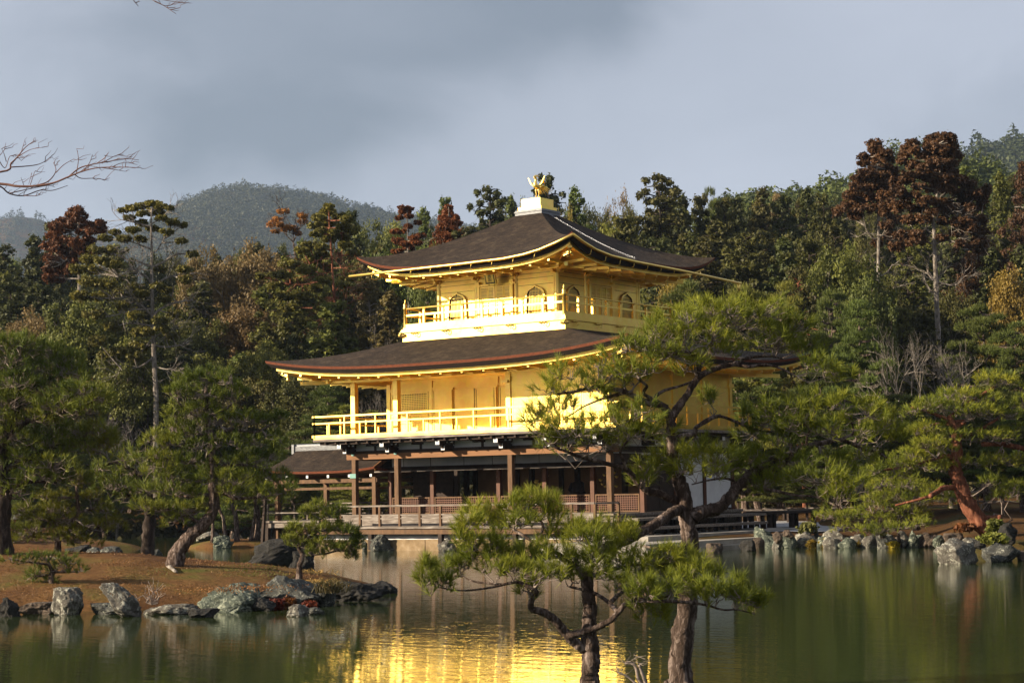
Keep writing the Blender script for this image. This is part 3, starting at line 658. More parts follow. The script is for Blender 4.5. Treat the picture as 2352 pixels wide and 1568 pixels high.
for x, y, m_ in [(0, 0, 'wood'), (2.13, 0, 'wood'), (7.46, 0, 'wood'), (11.72, 0, 'wood')] + [(x, 2.13, 'wood_red') for x in BAY] + [(11.72, y, 'wood_red') for y in (4.26, 6.39, 8.52)] + [(0, y, 'wood_dark') for y in (4.26, 6.39, 8.52)] + [(x, 4.26, 'wood_dark') for x in BAY[1:5]]:
    p_ = MB(); w_ = .095 if y == 0 else .085; p_.box(x - w_, x + w_, y - w_, y + w_, 1.1, 3.40 if y == 0 else 2.98)
    part('post', p_, m_)
fm_ = MB()
for x in (0, 2.13): fm_.lathe((x, -.131, 3.66), [(0, 0)], 8) if False else fm_.cb((x, -.135, 3.62), .14, .012, .14)
fm_.cb((0, -.14, 2.78), .3, .012, .17); part('metal_fitting', fm_, 'verdigris')
# lattice half walls between the inner posts
for x0, x1 in zip(BAY[:-1], BAY[1:]):
    w_ = lattice(x0 + .12, x1 - .12, 2.12, 1.27, 1.92, int((x1 - x0) * 9), 7, .032, .05, 'wood_red', .055, 'lattice_panel', 'wood_dark', fm='wood')
    c = MB()
    for xx in (x0 + .12, x1 - .12):
        s_ = 1 if xx == x0 + .12 else -1
        for z0, z1 in ((1.27, 1.40), (1.79, 1.92)):
            c.box(min(xx, xx + s_ * .05), max(xx, xx + s_ * .05), 2.055, 2.068, z0, z1)
        for z0 in (1.27, 1.865): c.box(min(xx, xx + s_ * .15), max(xx, xx + s_ * .15), 2.053, 2.066, z0, z0 + .055)
    part('corner_fitting', c, 'verdigris', w_)
    sh = MB(); sh.bar(((x0 + x1) / 2, .95, 2.93), ((x0 + x1) / 2, 2.05, 2.95), x1 - x0 - .3, .05)
    u_ = part('raised_shutter', sh, 'wood_grey')
    sh = MB()
    for q in (.25, .75): sh.tube([(x0 + (x1 - x0) * q, 1.0, 2.93), (x0 + (x1 - x0) * q, 1.0, 3.9)], .01, 5)
    part('hanging_rod', sh, 'wood_dark', u_)
fl = MB(); fl.box(-.35, 12.05, -.35, 8.8, 1.15, 1.25); part('floor', fl, 'wood_grey')
fl = MB(); fl.box(-.3, 12.0, -.32, 8.7, .55, 1.145); part('floor_skirt', fl, 'wood_grey')
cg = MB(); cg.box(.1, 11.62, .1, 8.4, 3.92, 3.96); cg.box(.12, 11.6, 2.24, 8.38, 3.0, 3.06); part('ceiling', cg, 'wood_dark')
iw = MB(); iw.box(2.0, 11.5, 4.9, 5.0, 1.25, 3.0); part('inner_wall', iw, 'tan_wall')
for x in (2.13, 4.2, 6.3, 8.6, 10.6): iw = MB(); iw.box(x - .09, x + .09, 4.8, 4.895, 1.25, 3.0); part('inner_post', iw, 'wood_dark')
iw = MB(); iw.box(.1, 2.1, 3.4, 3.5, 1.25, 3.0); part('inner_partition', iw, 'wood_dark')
# east side: panelled doors then two white screens
dr = MB(); dr.box(11.70, 11.76, 2.25, 4.15, 1.27, 2.98)
for y in (2.27, 3.2, 4.1): dr.box(11.76, 11.79, y - .04, y + .04, 1.3, 2.95)
for z_ in (1.33, 1.7, 2.2, 2.92): dr.box(11.76, 11.785, 2.25, 4.15, z_ - .04, z_ + .04)
part('door', dr, 'wood_dark')
dr = MB(); dr.box(11.70, 11.76, .13, 2.02, 3.0, 3.35); part('beam', dr, 'wood_dark')
for y0, y1 in ((4.37, 6.30), (6.50, 8.42)):
    s_ = MB(); s_.box(11.69, 11.74, y0, y1, 1.32, 3.3); sp = part('white_screen', s_, 'plaster')
    s_ = MB(); s_.box(11.68, 11.77, y0 - .06, y0, 1.27, 3.32); s_.box(11.68, 11.77, y1, y1 + .06, 1.27, 3.32); s_.box(11.68, 11.775, y0, y1, 1.27, 1.32); part('frame', s_, 'wood_dark', sp)
# back and west walls so the storey is closed where it is closed
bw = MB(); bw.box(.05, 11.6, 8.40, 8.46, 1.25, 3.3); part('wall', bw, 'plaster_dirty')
# lower veranda deck with rail and posts on rocks
ld_ = MB(); ld_.box(-1.2, 12.6, -1.95, -.33, .80, .88); 
lower = part('veranda_deck', ld_, 'wood_grey')
ld_ = MB(); ld_.box(-1.15, 12.5, -1.88, -1.76, .60, .795); part('deck_beam', ld_, 'wood', lower)
for x in (-1.0, 2.3, 5.6, 8.9, 12.2):
    p_ = MB(); p_.box(x - .08, x + .08, -1.88, -1.72, .02, .60); part('deck_post', p_, 'wood_dark', lower)
rg = MB(); zt = 1.63; y_ = -1.88
rg.bar((-.1, y_, zt), (12.3, y_, zt), .07, .065); rg.bar((-.1, y_, 1.30), (12.3, y_, 1.30), .05, .045); rg.bar((-.1, y_, 1.17), (12.3, y_, 1.17), .05, .045)
rg.bar((12.3, y_, zt - .003), (12.3, -.4, zt - .003), .07, .065); rg.bar((12.3, y_, 1.297), (12.3, -.4, 1.297), .05, .045); rg.bar((12.3, y_, 1.167), (12.3, -.4, 1.167), .05, .045)
rail1 = part('railing', rg, 'wood_grey', lower)
for k in range(14):
    p_ = MB(); x = -.05 + k * .95; p_.box(x - .045, x + .045, y_ - .03, y_ + .05, .88, zt - .034); part('railing_post', p_, 'wood', lower)
p_ = MB(); p_.box(12.26, 12.34, -.45, -.36, .88, zt - .03); part('railing_post', p_, 'wood', lower)
# stone base and whitewashed bank
sb = MB(); x = -1.6; k = 0
rng = random.Random(3)
while x < 12.8:
    w_ = rng.uniform(1.2, 2.6); sb.box(x, x + w_ - .02, -1.60 - rng.uniform(0, .03), -.9, -.6, .40 + rng.uniform(-.02, .02)); x += w_
base = part('stone_base', sb, 'sandstone')
wb = MB(); V = []
xs = np.linspace(-1.3, 12.4, 60)
for zz, yy in ((.38, -1.5), (.50, -1.46), (.60, -1.34), (.66, -1.1), (.66, -.5)):
    for x in xs: V.append((x, yy + .02 * math.sin(x * 9), zz + .015 * math.sin(x * 5)))
i = np.arange(4)[:, None] * 60; j = np.arange(59)[None]; wb.add(V, np.stack([i + j, i + j + 1, i + 60 + j + 1, i + 60 + j], -1).reshape(-1, 4)); part('plinth_mound', wb, 'plaster', base, True)
# steps and bench platforms along the east side
def bench(name, x0, x1, y0, y1, z, m_, th=.07, legs=3, ground=.45):
    b3 = MB(); b3.box(x0, x1, y0, y1, z - th, z)
    o = part(name, b3, m_)
    for k in range(legs):
        yy = y0 + .15 + (y1 - y0 - .3) * k / (legs - 1)
        for xx in (x0 + .1, x1 - .1):
            b4 = MB(); b4.box(xx - .06, xx + .06, yy - .07, yy + .07, ground, z - th); part('leg', b4, 'wood_dark', o)
bench('side_veranda', 12.05, 13.0, -.3, 8.9, 1.08, 'wood_grey', .09, 6)
bench('step', 13.05, 13.55, -.3, 8.0, .78, 'wood_grey', .09, 5)
# ---- plaque under the upper eave
pq = empty('plaque', (5.93, .72, 10.14), 'black and gold name plaque with three characters tilted under the upper eave', 'sign')
Mq = Matrix.Translation((5.93, .95, 10.14)) @ Matrix.Rotation(math.radians(16), 4, 'X')
def qbox(x0, x1, y0, y1, z0, z1, mb):
    V = [tuple(Mq @ Vector((x, y, z))) for z in (z0, z1) for y in (y0, y1) for x in (x0, x1)]
    mb.add(V, [(0, 2, 3, 1), (4, 5, 7, 6), (0, 1, 5, 4), (2, 6, 7, 3), (0, 4, 6, 2), (1, 3, 7, 5)])
q = MB(); qbox(-.24, .24, -.03, .03, -.32, .32, q); q.build('frame', M['black'], pq)
q = MB(); qbox(-.175, .175, -.045, -.031, -.26, .26, q)
for s_ in (-1, 1): qbox(s_ * .235 - .015, s_ * .235 + .015, -.04, .04, -.33, .33, q); qbox(-.22, .22, -.041, .041, s_ * .325 - .015, s_ * .325 + .015, q); qbox(s_ * .12 - .03, s_ * .12 + .03, -.03, .03, -.38, -.33, q)
q.build('gold_panel', M['gold'], pq)
cu = bpy.data.curves.new('lettering', 'FONT'); cu.body = '究\n竟\n頂'; cu.size = .165; cu.align_x = 'CENTER'; cu.align_y = 'CENTER'; cu.space_line = .98; cu.extrude = .004; cu.offset = .002
tmp = bpy.data.objects.new('lettering_source', cu); COL.objects.link(tmp); bpy.context.view_layer.update()
me = bpy.data.meshes.new_from_object(tmp.evaluated_get(bpy.context.evaluated_depsgraph_get())); bpy.data.objects.remove(tmp)
me.materials.clear(); me.materials.append(M['black']); to = bpy.data.objects.new('lettering', me); COL.objects.link(to)
to.parent = pq; to.matrix_parent_inverse = Matrix.Translation(-Vector(pq.location)); to.matrix_basis = Mq @ Matrix.Translation((0, -.052, 0)) @ Matrix.Rotation(math.radians(90), 4, 'X')

# ---- phoenix statue on the roof crown
ph = empty('phoenix_statue', (PX, PY, 13.385), 'gilded bronze phoenix with raised wings standing on the roof crown', 'statue')
q = MB(); q.lathe((PX, PY, 13.385), [(.0, 0), (.17, 0), (.17, .03), (.13, .05), (.12, .07), (0, .08)], 18); q.build('pedestal', M['gold'], ph, True)
q = MB(); b0 = np.array([PX, PY, 13.385])
body = [(0, .17, .46), (0, .13, .48), (0, .06, .49), (0, -.02, .50), (0, -.09, .54), (0, -.12, .61), (0, -.10, .69), (0, -.08, .77), (0, -.09, .84), (0, -.12, .88)]
q.tube([b0 + np.array(p) for p in body], [.02, .055, .085, .10, .105, .085, .055, .042, .038, .05], 14)
q.tube([b0 + np.array(p) for p in [(0, -.07, .89), (0, -.12, .90), (0, -.17, .885), (0, -.23, .855)]], [.045, .06, .04, .006], 10)      # head and beak
for k in range(5):                                                                                                     # crest and wattles
    a_ = k * .5 - .9; q.tube([b0 + np.array(p) for p in [(0, -.10, .93), (.02 * (k - 2), -.07 + .02 * k, .97), (.03 * (k - 2), -.02 + .02 * k, .98 - .03 * k)]], [.018, .015, .006], 6)
q.tube([b0 + np.array(p) for p in [(0, -.04, .84), (.0, .0, .82), (0, .03, .79)]], [.012, .02, .008], 6); q.tube([b0 + np.array(p) for p in [(0, -.15, .86), (.0, -.16, .82), (0, -.15, .79)]], [.012, .018, .006], 6)
q.build('body', M['gold'], ph, True)
for s_ in (-1, 1):
    q = MB()
    for k in range(9):
        f = k / 8
        root = b0 + np.array([s_ * (.07 + .05 * f), -.02 + .12 * f, .53 + .03 * f])
        mid = root + np.array([s_ * (.17 - .06 * f), -.03 + .06 * f, .10 + .04 * f]); tip = b0 + np.array([s_ * (.33 + .06 * (1 - f) - .05 * f), -.04 + .16 * f, .90 - .34 * f])
        q.bar(root, mid, .010, .035, .008, .045); q.bar(mid, tip, .008, .045, .005, .012)
    q.build('wing', M['gold'], ph)
    q = MB(); q.tube([b0 + np.array(p) for p in [(s_ * .05, .02, .46), (s_ * .065, .0, .36), (s_ * .065, .03, .25), (s_ * .065, .0, .08)]], [.05, .032, .02, .022], 10)
    for a_ in (-.5, 0, .5, 3.14): q.tube([b0 + np.array([s_ * .065, 0, .09]), b0 + np.array([s_ * .065 + .07 * math.sin(a_), -.07 * math.cos(a_), .075])], [.014, .006], 6)
    q.build('leg', M['gold'], ph, True)
q = MB()
for k in range(9):
    f = (k - 4) / 4; P = [b0 + np.array(p) for p in [(0, .14, .47), (.08 * f, .27, .56 - .02 * abs(f) + .05), (.17 * f, .42, .46 + .03 * (k % 3)), (.24 * f, .56, .34 + .04 * (k % 3)), (.28 * f, .68, .30 + .05 * (k % 3))]]
    q.tube(P, [.02, .022, .02, .016, .006], 6)
for k in range(4): q.tube([b0 + np.array(p) for p in [(0, .14, .45), (.04 * (k - 1.5), .20, .36), (.05 * (k - 1.5), .22, .24)]], [.014, .014, .005], 6)
q.build('tail', M['gold'], ph, True)

# ---- fishing pavilion on the west side
fp_ = empty('fishing_pavilion', (-3.4, 3.2, 0), 'small open timber annex with bark roof over the water beside the gold pavilion', 'annex')
def apart(name, mb, m, parent=None, smooth=False): return mb.build(name, M[m], parent or fp_, smooth)
fr_ = roof_surface(-3.15, 3.2, 3.05, 1.95, 2.75, .06, 3.02, 3.95, .14, 3.0, 1.25, 25, 10)
froof = apart('roof', fr_, 'thatch', None, True)
apart('eave_edge', bands([roof_band(-3.15, 3.2, 3.05, 1.95, 3.02, .14, 3, 0, 0, .03, -.09)]), 'eave_red', froof)
apart('eave_underlay', bands([roof_band(-3.15, 3.2, 3.05, 1.95, 3.02, .14, 3, .03, -.09, .2, -.16), roof_band(-3.15, 3.2, 3.05, 1.95, 3.02, .14, 3, .2, -.16, 1.9, .1, lf1=0)]), 'wood', froof)
rt = MB()
for k in range(6): rt.box(-5.95 + k * 1.12, -5.85 + k * 1.12, 1.28, 4.9, 2.76, 2.86)
r_ = apart('rafters', rt, 'wood', froof)
for k in range(6): rt = MB(); rt.box(-5.955 + k * 1.12, -5.845 + k * 1.12, 1.262, 1.279, 2.755, 2.865); apart('white_tip', rt, 'plaster', froof)
rt = MB(); rt.box(-6.0, -.4, 3.08, 3.32, 3.90, 4.12); rt.tube([(-6.05, 3.2, 4.13), (-.4, 3.2, 4.13)], .08, 10); rt.box(-6.13, -6.0, 3.02, 3.38, 3.80, 4.20)
for k in range(4): rt.box(-6.0, -.4, 3.06 - .0, 3.34, 3.925 + k * .05, 3.937 + k * .05)
apart('ridge_tiles', rt, 'tile', froof)
gb = MB(); gb.bar((-.14, 1.3, 3.08), (-.14, 3.2, 4.05), .06, .16); gb.bar((-.14, 5.1, 3.08), (-.14, 3.2, 4.05), .06, .16); apart('gable_board', gb, 'wood_beam', froof)
for x, y in ((-5.7, 1.7), (-5.7, 4.7), (-2.9, 4.7), (-.45, 1.7), (-.45, 4.7)):
    p_ = MB(); p_.box(x - .09, x + .09, y - .09, y + .09, .3, 2.75); apart('post', p_, 'wood')
bm1 = MB(); 
for y in (1.7, 4.7): bm1.box(-5.9, -.3, y - .06, y + .06, 2.55, 2.70); bm1.box(-5.7, -.4, y - .04, y + .04, 2.28, 2.38)
for x in (-5.7, -.45): bm1.box(x - .058, x + .058, 1.7, 4.7, 2.56, 2.69)
apart('beam', bm1, 'wood')
dk = MB(); dk.box(-6.1, -.36, 1.3, 5.1, .98, 1.06); dk.box(-6.05, -.4, 1.36, 1.48, .78, .975); dk.box(-6.05, -.4, 4.9, 5.02, .78, .975); apart('deck', dk, 'wood_grey')
rg = MB()
for y in (5.0,): 
    rg.bar((-6.0, y, 1.72), (-.4, y, 1.72), .06, .05); rg.bar((-6, y, 1.45), (-.4, y, 1.45), .04, .04); rg.bar((-6, y, 1.3), (-.4, y, 1.3), .04, .04)
    for k in range(8): rg.box(-6 + k * .8 - .03, -6 + k * .8 + .03, y - .03, y + .03, 1.06, 1.70)
rg.bar((-6.0, 1.4, 1.72), (-6.0, 5, 1.72), .06, .05); rg.bar((-6, 1.4, 1.45), (-6, 5, 1.45), .04, .04); rg.bar((-6, 1.4, 1.3), (-6, 5, 1.3), .04, .04)
for k in range(5): rg.box(-6.03, -5.97, 1.4 + k * .8, 1.46 + k * .8, 1.06, 1.70)
rg.bar((-6, 1.4, 1.38), (-2.6, 1.4, 1.38), .05, .05)
apart('railing', rg, 'wood_grey')
for x in (-6, -4.1, -2.2): 
    p_ = MB(); p_.box(x - .08, x + .08, 1.35, 1.5, -.4, .98); apart('deck_post', p_, 'wood_dark')
bp = MB(); bp.bar((-5.95, 1.05, .1), (-5.78, 1.1, 2.5), .11, .11); apart('leaning_prop', bp, 'wood_dark')

# ---- things inside the open first storey
def flowers(x, y, label, s=1.0):
    v = empty('flower_vase', (x, y, 1.25), label, 'vase', 'altar vases')
    q = MB(); q.lathe((x, y, 1.25), [(.10, 0), (.12, .03), (.05, .12), (.07, .35 * s), (.13, .55 * s), (.10, .62 * s), (.15, .68 * s), (.12, .68 * s)], 14); q.build('vase', M['black'], v, True)
    rg_ = random.Random(int(x * 10)); st = MB(); fl_ = MB()
    for k in range(9):
        a_ = rg_.uniform(0, 6.3); r_ = rg_.uniform(.08, .42) * s; h_ = rg_.uniform(.85, 1.45) * s
        P = [(x, y, 1.25 + .6 * s), (x + r_ * .4 * math.cos(a_), y + r_ * .4 * math.sin(a_), 1.25 + .6 * s + (h_ - .6) * .6), (x + r_ * math.cos(a_), y + r_ * math.sin(a_), 1.25 + h_)]
        st.tube(P, .01, 5); c = P[-1]
        fl_.lathe(c, [(0, -.05), (.06, -.02), (.09, .05), (.06, .04), (.02, 0)], 8)
    st.build('stems', M['wood'], v); fl_.build('blossoms', M['gold'], v, True)
flowers(6.0, 4.1, 'tall gilded lotus arrangement in dark vase left of the seated statue behind the lattice')
flowers(8.9, 4.1, 'tall gilded lotus arrangement in dark vase right of the seated statue behind the lattice')
sg = empty('seated_statue', (7.5, 4.2, 1.25), 'dark seated statue dimly visible between two lotus vases inside the ground floor', 'statue')
q = MB(); q.lathe((7.5, 4.2, 1.25), [(.55, 0), (.55, .3), (.42, .34), (.46, .5), (.0, .52)], 20); q.build('pedestal', M['black'], sg)
q = MB(); q.tube([(7.5, 4.2, 1.78), (7.5, 4.2, 1.88), (7.5, 4.22, 2.05), (7.5, 4.22, 2.25), (7.5, 4.2, 2.38), (7.5, 4.2, 2.44), (7.5, 4.18, 2.55), (7.5, 4.18, 2.66)], [.36, .40, .25, .22, .20, .07, .11, .05], 16)
q.tube([(7.28, 4.18, 2.34), (7.2, 4.08, 2.1), (7.42, 3.95, 1.98)], [.08, .07, .05], 8); q.tube([(7.72, 4.18, 2.34), (7.8, 4.08, 2.1), (7.58, 3.95, 1.98)], [.08, .07, .05], 8); q.build('figure', M['wood_dark'], sg, True)
# ------------------------------------------------------------------ ground, pond, islands, hills
def vnoise(x, y, s, seed=0):
    """cheap smooth value noise on arrays"""
    x = np.asarray(x) * s + seed * 17.3; y = np.asarray(y) * s + seed * 9.1
    xi = np.floor(x).astype(int); yi = np.floor(y).astype(int); fx = x - xi; fy = y - yi; fx = fx * fx * (3 - 2 * fx); fy = fy * fy * (3 - 2 * fy)
    def h(a, b):
        n_ = (a * 374761393 + b * 668265263 + seed * 1442695) & 0x7fffffff; n_ = ((n_ ^ (n_ >> 13)) * 1274126177) & 0x7fffffff
        return ((n_ ^ (n_ >> 16)) & 0xffff) / 65535.
    return (h(xi, yi) * (1 - fx) + h(xi + 1, yi) * fx) * (1 - fy) + (h(xi, yi + 1) * (1 - fx) + h(xi + 1, yi + 1) * fx) * fy
def fbm(x, y, s, o=4, seed=0):
    r_ = 0; a_ = .5
    for k in range(o): r_ = r_ + a_ * vnoise(x, y, s * 2 ** k, seed + k); a_ *= .5
    return r_
SH = np.array([(-3000, 96), (-400, 96), (120, 97), (300, 103), (600, 101), (690, 97), (745, 88), (800, 80), (840, 72), (1380, 66), (1440, 62), (1600, 61.5), (1725, 64), (1790, 63.6), (1900, 63.1), (2080, 62.4), (2150, 60.5), (2170, 55.5), (2200, 52), (2350, 51.5), (3000, 46), (6000, 46)], float)
def ground_h(u, d):
    px = 1176 + u / np.maximum(d, 5) * FL * .997
    ds = np.interp(px, SH[:, 0], SH[:, 1]) + .5 * (fbm(u, d, .25, 3, 5) - .45)
    rise = np.clip((d - ds) / 1.0, 0, 1); h = -.9 + 1.22 * rise + .10 * np.clip((d - ds) / 5, 0, 1)
    r2 = np.clip((px - 1850) / 250, 0, 1)                       # lawn to the right climbs gently
    h = h + rise * r2 * np.clip((d - ds) / 22, 0, 1) * .55
    h = h + rise * .12 * (fbm(u, d, .15, 4, 2) - .45)
    hill = np.clip(d - 98, 0, 140); h = h + hill * .125 + np.clip(d - 112, 0, 80) * .14 * np.clip((px - 1400) / 700, 0, 1) + .02 * hill * (fbm(u, d, .05, 3, 8) - .45) * 4 * np.clip(hill / 20, 0, 1)
    near = 1 - np.clip((d - 13.5) / 5.0, 0, 1); h = np.maximum(h, -.9 + near * 1.42)
    return h
us = np.linspace(-1, 1, 301); us = np.sign(us) * np.abs(us) ** 1.35
ds_ = np.concatenate([np.linspace(-25, 20, 30), np.linspace(20.5, 45, 16), np.linspace(45.4, 108, 158), np.linspace(110, 260, 60), np.geomspace(270, 3200, 14)])
Dg, Tg = np.meshgrid(ds_, us, indexing='ij'); Ug = Tg * (40 + .62 * np.maximum(Dg, 0))
Hg = ground_h(Ug, Dg)
XY = CAM[:2] + Ug[..., None] * RH + Dg[..., None] * FH
V = np.concatenate([XY, Hg[..., None]], -1).reshape(-1, 3); nr, nc = Dg.shape
i = np.arange(nr - 1)[:, None] * nc; j = np.arange(nc - 1)[None]
q = MB(); q.add(V, np.stack([i + j, i + j + 1, i + nc + j + 1, i + nc + j], -1).reshape(-1, 4)); tag(q.build('ground', M['ground'], None, True), kind='structure')
def gz(x, y):
    u, d = toud(x, y); return float(ground_h(np.array([u]), np.array([d]))[0])
q = MB(); c = [ud(u, d) for u, d in ((-160, 5), (160, 5), (160, 125), (-160, 125))]
q.add([(*p, 0) for p in c], [(0, 1, 2, 3)]); tag(q.build('water', M['water']), kind='structure')

def island(name, cx, cy, rx, ry, ang, top, m_, seed, n=110, skew=(0, 0), pw=.6):
    """mound: centre in (u,d), radii, height; edge made irregular with noise"""
    g_ = np.linspace(-1.25, 1.25, n); A_, B_ = np.meshgrid(g_, g_, indexing='ij')
    th = np.arctan2(B_, A_); r_ = np.hypot(A_, B_) / (1 + .16 * (fbm(np.cos(th) * 2 + 5, np.sin(th) * 2 + 5, 1.2, 3, seed) - .45) * 2)
    ca, sa = math.cos(ang), math.sin(ang); u = cx + A_ * rx * ca - B_ * ry * sa; d = cy + A_ * rx * sa + B_ * ry * ca
    hh = np.clip(1 - r_ ** 2, -1, 1); hh = np.where(hh > 0, np.abs(hh) ** pw, hh * 1.5)
    h = hh * top * (1 + skew[0] * A_ + skew[1] * B_) + np.clip(hh, 0, 1) * .25 * (fbm(u, d, .5, 4, seed + 3) - .45) * min(1, top) - .02 
    h = np.maximum(h, -.8)
    XY = CAM[:2] + u[..., None] * RH + d[..., None] * FH; V = np.concatenate([XY, h[..., None]], -1).reshape(-1, 3)
    i = np.arange(n - 1)[:, None] * n; j = np.arange(n - 1)[None]; q = MB(); q.add(V, np.stack([i + j, i + n + j, i + n + j + 1, i + j + 1], -1).reshape(-1, 4))
    o = q.build(name, m_, None, True); tag(o, kind='structure'); 
    return (u, d, h)
IF = np.array([(-900, 33.0, 48, .9), (-100, 34.0, 47.5, .95), (0, 33.9, 47, .97), (150, 34.0, 46.5, .93), (300, 34.2, 45.5, .87), (400, 34.5, 45, .77), (500, 34.9, 44, .66), (600, 35.6, 43, .58), (680, 36.7, 42.2, .50), (740, 37.5, 41.6, .42), (810, 38.0, 41.2, .25), (870, 38.9, 40.6, .10), (905, 39.6, 40.0, -.05)])
def isl_shape():
    p_ = np.linspace(-900, 905, 330); t_ = np.linspace(-.12, 1.12, 70); T_, P_ = np.meshgrid(t_, p_, indexing='ij')
    f_, b_, tp_ = [np.interp(P_, IF[:, 0], IF[:, k]) for k in (1, 2, 3)]; f_ = f_ + .4
    d = f_ + (b_ - f_) * T_; u = (P_ - 1176) / FL * d; d = d + .35 * (fbm(u, d * 0, .9, 3, 4) - .45)
    sh = np.interp(T_, [-.12, -.01, .03, .10, .30, .55, .75, .95, 1.0, 1.12], [-1.2, -.2, .22, .38, .78, 1.0, .92, .45, .0, -1.2])
    h = tp_ * sh + .10 * (fbm(u, d, .6, 4, 9) - .45) * np.clip(sh * 3, 0, 1) + .05 * (fbm(u, d, 2.5, 3, 12) - .45) * np.clip(sh * 3, 0, 1)
    XY = CAM[:2] + u[..., None] * RH + d[..., None] * FH; V = np.concatenate([XY, h[..., None]], -1).reshape(-1, 3); nr, nc = T_.shape
    i = np.arange(nr - 1)[:, None] * nc; j = np.arange(nc - 1)[None]; q = MB(); q.add(V, np.stack([i + j, i + j + 1, i + nc + j + 1, i + nc + j], -1).reshape(-1, 4)); tag(q.build('island_ground', M['moss'], None, True), kind='structure'); return u, d, h
isl = isl_shape()
isl2 = island('islet_ground', -11.6, 77.0, 1.95, 1.25, .0, .34, M['moss'], 21, 60)
isl3 = island('island_ground', -24, 76.5, 9, 4, .1, .75, M['moss'], 31, 60)
def isl_z(x, y):
    u, d = toud(x, y); U_, D_, H_ = isl; k = np.argmin((U_ - u) ** 2 + (D_ - d) ** 2); return float(H_.flat[k])

# wooded hills far behind: bumpy terrain with a skin of tree crowns
def far_hill(name, prof, D, depth, m_, seed, crown, cnt):
    """prof: skyline as (px, py); the hill's crest stands at depth D and falls towards the viewer over depth metres"""
    prof = np.array(prof, float); px = np.linspace(prof[0, 0], prof[-1, 0], 90); py = np.interp(px, prof[:, 0], prof[:, 1])
    rows = 26; V = []
    U2 = np.zeros((rows + 8, 90)); D2 = U2.copy(); H2 = U2.copy()
    for k in range(rows + 8):
        t_ = k / rows; dd = D + depth * (t_ - 1) if t_ <= 1 else D + depth * (t_ - 1)
        crest = np.array([at(a, b, D)[2] for a, b in zip(px, py)]); u = (px - 1176) / FL * D
        f = (1 - (1 - t_) ** 2) if t_ <= 1 else 1 - (t_ - 1) * 1.6
        U2[k] = u; D2[k] = dd; nz = 1 + (fbm(u, np.full(90, dd), 4.0 / D, 4, seed) - .5) * .5 * min(1, abs(1 - t_) * 3); H2[k] = crest * (dd / D) * (np.minimum(1, .12 + .88 * max(t_, .0) ** .62 * nz) if t_ <= 1 else f) - crown * .9
    XY = CAM[:2] + U2[..., None] * RH + D2[..., None] * FH; VV = np.concatenate([XY, H2[..., None]], -1)
    i = np.arange(rows + 7)[:, None] * 90; j = np.arange(89)[None]; q = MB(); q.add(VV.reshape(-1, 3), np.stack([i + j, i + j + 1, i + 90 + j + 1, i + 90 + j], -1).reshape(-1, 4))
    tag(q.build('hill', M['ground'], None, True), kind='structure')
    # crowns
    R_ = np.random.default_rng(seed); ii = R_.uniform(0, rows + 3, cnt); jj = R_.uniform(0, 88.9, cnt)
    i0 = ii.astype(int); j0 = jj.astype(int); fi = (ii - i0)[:, None]; fj = (jj - j0)[:, None]
    P = VV[i0, j0] * (1 - fi) * (1 - fj) + VV[i0 + 1, j0] * fi * (1 - fj) + VV[i0, j0 + 1] * (1 - fi) * fj + VV[i0 + 1, j0 + 1] * fi * fj
    nl = 32 if D > 1500 else 44 if D > 500 else 210; r_ = crown * R_.uniform(.55, 1.15, cnt)
    dirs = R_.normal(size=(cnt, nl, 3)); dirs[..., 2] = np.abs(dirs[..., 2]) * 1.1 + .05 * 0; dirs /= np.linalg.norm(dirs, axis=-1, keepdims=True)
    spire = (R_.random(cnt) < .3)[:, None]
    C_ = P[:, None] + dirs * r_[:, None, None] * np.stack([np.where(spire, .55, .9), np.where(spire, .55, .9), np.where(spire, 1.5, .95)], -1) * R_.uniform(.75, 1.0, (cnt, nl, 1)); C_[..., 2] += .2 * crown
    q = MB(); add_leaves(q, C_.reshape(-1, 3), dirs.reshape(-1, 3), np.repeat(r_ * (.24 if D > 500 else .14), nl), R_); 
    o = q.build('forest', M[m_]); o.color = crown_col.get(name, (1, 1, 1, 1)); tag(o, kind='stuff')
crown_col = {'peak': (.052, .056, .026, 1), 'peak_left': (.048, .052, .028, 1), 'right': (.085, .105, .022, 1), 'right_far': (.054, .066, .020, 1)}
def add_leaves(q, P, Nn, s, R_, elong=1.0, droop=0.0):
    """one triangle per leaf spray, roughly facing outwards"""
    n = len(P); s = np.broadcast_to(s, (n,))
    d = Nn + R_.normal(size=(n, 3)) * .55; d /= np.linalg.norm(d, axis=1)[:, None]
    a_ = R_.normal(size=(n, 3)); a_[:, 2] -= droop * 2
    a_ -= d * (a_ * d).sum(1)[:, None]; a_ /= np.linalg.norm(a_, axis=1)[:, None] + 1e-9; b_ = np.cross(d, a_)
    k = s[:, None] * R_.uniform(.6, 1.3, (n, 1))
    V = np.stack([P - b_ * k * .5 - a_ * k * .3 * elong, P + b_ * k * .5 - a_ * k * .3 * elong, P + a_ * k * .75 * elong], 1).reshape(-1, 3)
    q.add(V, np.arange(3 * n).reshape(-1, 3))
far_hill('peak_left', [(-260, 560), (-120, 520), (-40, 492), (40, 478), (90, 486), (150, 512), (250, 520), (330, 540), (420, 570)], 2500, 900, 'leaf', 3, 8.5, 8000)
far_hill('peak', [(250, 560), (340, 505), (400, 462), (450, 438), (520, 417), (590, 411), (640, 420), (700, 432), (760, 441), (830, 462), (900, 478), (980, 490), (1100, 512), (1300, 540)], 2000, 800, 'leaf', 5, 7.5, 16000)
far_hill('right_far', [(1950, 470), (2080, 400), (2180, 345), (2260, 318), (2340, 303), (2440, 300), (2560, 320)], 1000, 420, 'leaf', 7, 7.5, 3500)
far_hill('right', [(1640, 470), (1760, 440), (1850, 440), (1930, 418), (2010, 385), (2080, 350), (2150, 350), (2230, 372), (2330, 395), (2480, 400)], 330, 110, 'leaf', 9, 4.2, 2400)

